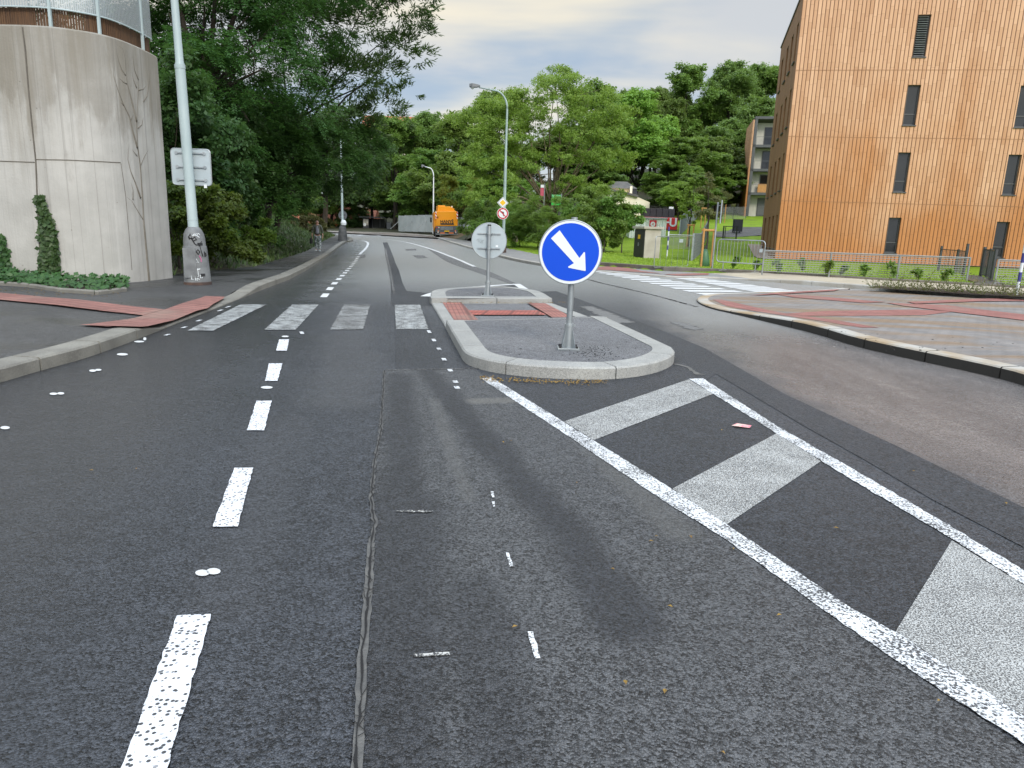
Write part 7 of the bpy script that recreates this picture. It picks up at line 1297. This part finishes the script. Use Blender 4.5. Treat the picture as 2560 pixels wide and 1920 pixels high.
sheet('planting_bed', bed, .15, M_soil)
for i in range(17):
    px = 2180 + i * 23.5 + rg.uniform(-5, 5); p = P2(px, 724 + (px - 2168) * .058 + rg.uniform(-1, 1), .1); o = tag(link(bpy.data.objects.new('bed_shrub', mH)), 'thin feathery olive shrub in the narrow planting bed of the paved corner', 'shrub', 'feathery shrubs in the planting bed'); o.location = (p[0], p[1], .14); o.rotation_euler = (0, 0, i * 2.1); o.scale = [.8 + .5 * rg.uniform()] * 3
# -- background wood: prototypes copied with their own scale
PR = []
for k, (ml, sd_) in enumerate(((L_mid, 101), (L_hill, 102), (L_mid, 103), (L_light, 104), (L_hill, 105), (L_mid, 106))):
    rg = np.random.default_rng(sd_); cl_ = rand_clumps(rg, 8.5, 4.2, 14.2, 24); cl_ += [(rg.uniform(-1, 1), rg.uniform(-1, 1), 12.8, 1.6, 1.6, 1.3)]
    Pc, D = clump_pts(rg, cl_, 10000, 16, flat=.85, shell=.25, rk=.36); mc = mesh_quads('crown', leafquads(rg, Pc, D, 'tuft', 1.0), ml, False); th = bpy.data.objects.new('tmp', None); COL.objects.link(th); tk = limbs('trunk', M_bark, th, (0, 0, 0), .24, [(c[0] * .9, c[1] * .9, c[2]) for c in cl_[:14]], (.1, .1, 5), rg, 1); mt_ = tk.data; bpy.data.objects.remove(tk); bpy.data.objects.remove(th); PR.append((mc, mt_))
def bgtree(label, px, top, y, w_, k, sink=.3, group='trees of the wooded hillside', rot=None, base=None):
    p = Q(px, top, y); zb = T(p.x, y) if base is None else base; h = max(4.0, p.z - zb); o = thing('tree', label, 'tree', (p.x, y, zb - sink), (px * 7.7) % 6.28, group); o.scale = (w_ / 8.5, w_ / 8.5, h / 14.6)
    c_ = link(bpy.data.objects.new('crown', PR[k][0]), o); t_ = link(bpy.data.objects.new('trunk', PR[k][1]), o); return o
for q in (
    ('tree with a pale crown just right of the big overhanging tree', 985, 300, 118, 13, 0), ('tree with a rounded top against the sky left of the tall lamp post', 1075, 285, 125, 13, 1), ('small dark treetop against the sky above the lamp arm base', 1085, 272, 150, 9, 4), ('mid green tree left of the lamp head', 1140, 290, 100, 13, 2),
    ('maple like tree above the bus shelter', 930, 400, 133, 11, 2), ('dark maple like tree right of the bus shelter', 1000, 385, 130, 12, 4), ('maple like tree behind the left hoarding', 1050, 440, 112, 9, 0), ('dark tree behind the left hoarding', 985, 470, 124, 9, 1), ('dark tree filling the gap left of the bus shelter', 880, 470, 138, 10, 1), ('dark tree above the orange house', 830, 430, 128, 11, 4), ('tree behind the slim lamp post', 1090, 380, 105, 11, 2), ('dark tree behind the yellowish bush', 1140, 400, 100, 11, 0),
    ('tall tree behind the left half of the fan shaped tree', 1250, 240, 112, 14, 0), ('tall tree behind the right half of the fan shaped tree', 1480, 222, 104, 14, 2), ('tall pale tree right of the fan shaped tree', 1590, 225, 110, 13, 3), ('dark treetop behind the pale tree', 1560, 215, 135, 10, 4), ('tall dark tree above the white house', 1650, 225, 128, 12, 1), ('ragged dark treetop in the middle of the hillside', 1640, 208, 145, 9, 4), ('dark tree left of the gap in the skyline', 1700, 235, 135, 12, 1),
    ('tall tree left of the balcony building top', 1740, 175, 130, 14, 2), ('tallest tree of the hillside next to the timber building', 1845, 160, 132, 14, 1), ('tree half hidden by the timber building roof edge', 1925, 170, 135, 14, 0), ('tree standing behind the balcony building', 1900, 230, 122, 13, 4), ('dark tree low on the slope behind the balcony building', 1840, 300, 116, 12, 1), ('light tree on the slope between the white house and the balcony building', 1740, 350, 100, 12, 2), ('light round tree right of the white house', 1700, 390, 98, 9, 2), ('dark tree between the light round trees', 1780, 330, 108, 12, 4), ('dark tree behind the white house', 1600, 330, 112, 12, 1), ('dark tree behind the fan shaped tree trunk', 1400, 330, 100, 13, 1), ('dark tree left of the white house', 1500, 370, 100, 11, 4), ('light tree right of the dark cabin', 1705, 450, 84, 5, 3), ('tree filling the slope behind the lamp post signs', 1230, 380, 92, 12, 0), ('dark tree behind the small yellowish bush', 1180, 430, 94, 9, 1), ('dark slope tree behind the small conifer', 1800, 400, 104, 11, 1), ('dark slope tree beside the balcony building wall', 1850, 420, 108, 10, 4), ('light slope tree behind the forked young tree', 1720, 430, 88, 8, 2), ('dark tree at the left edge of the far bend', 760, 400, 120, 14, 4), ('far dark tree behind the man', 700, 420, 110, 14, 1), ('far treetop above the left hoarding', 1030, 340, 150, 14, 0), ('far treetop left of the pink house', 960, 360, 160, 13, 2), ('dark undergrowth tree behind the red kiosk', 1690, 480, 96, 8, 1), ('dark tree far up the slope above the small conifer', 1780, 250, 140, 13, 1), ('dark tree far up the slope behind the pale tree', 1580, 280, 140, 13, 4)):
    bgtree(*q)
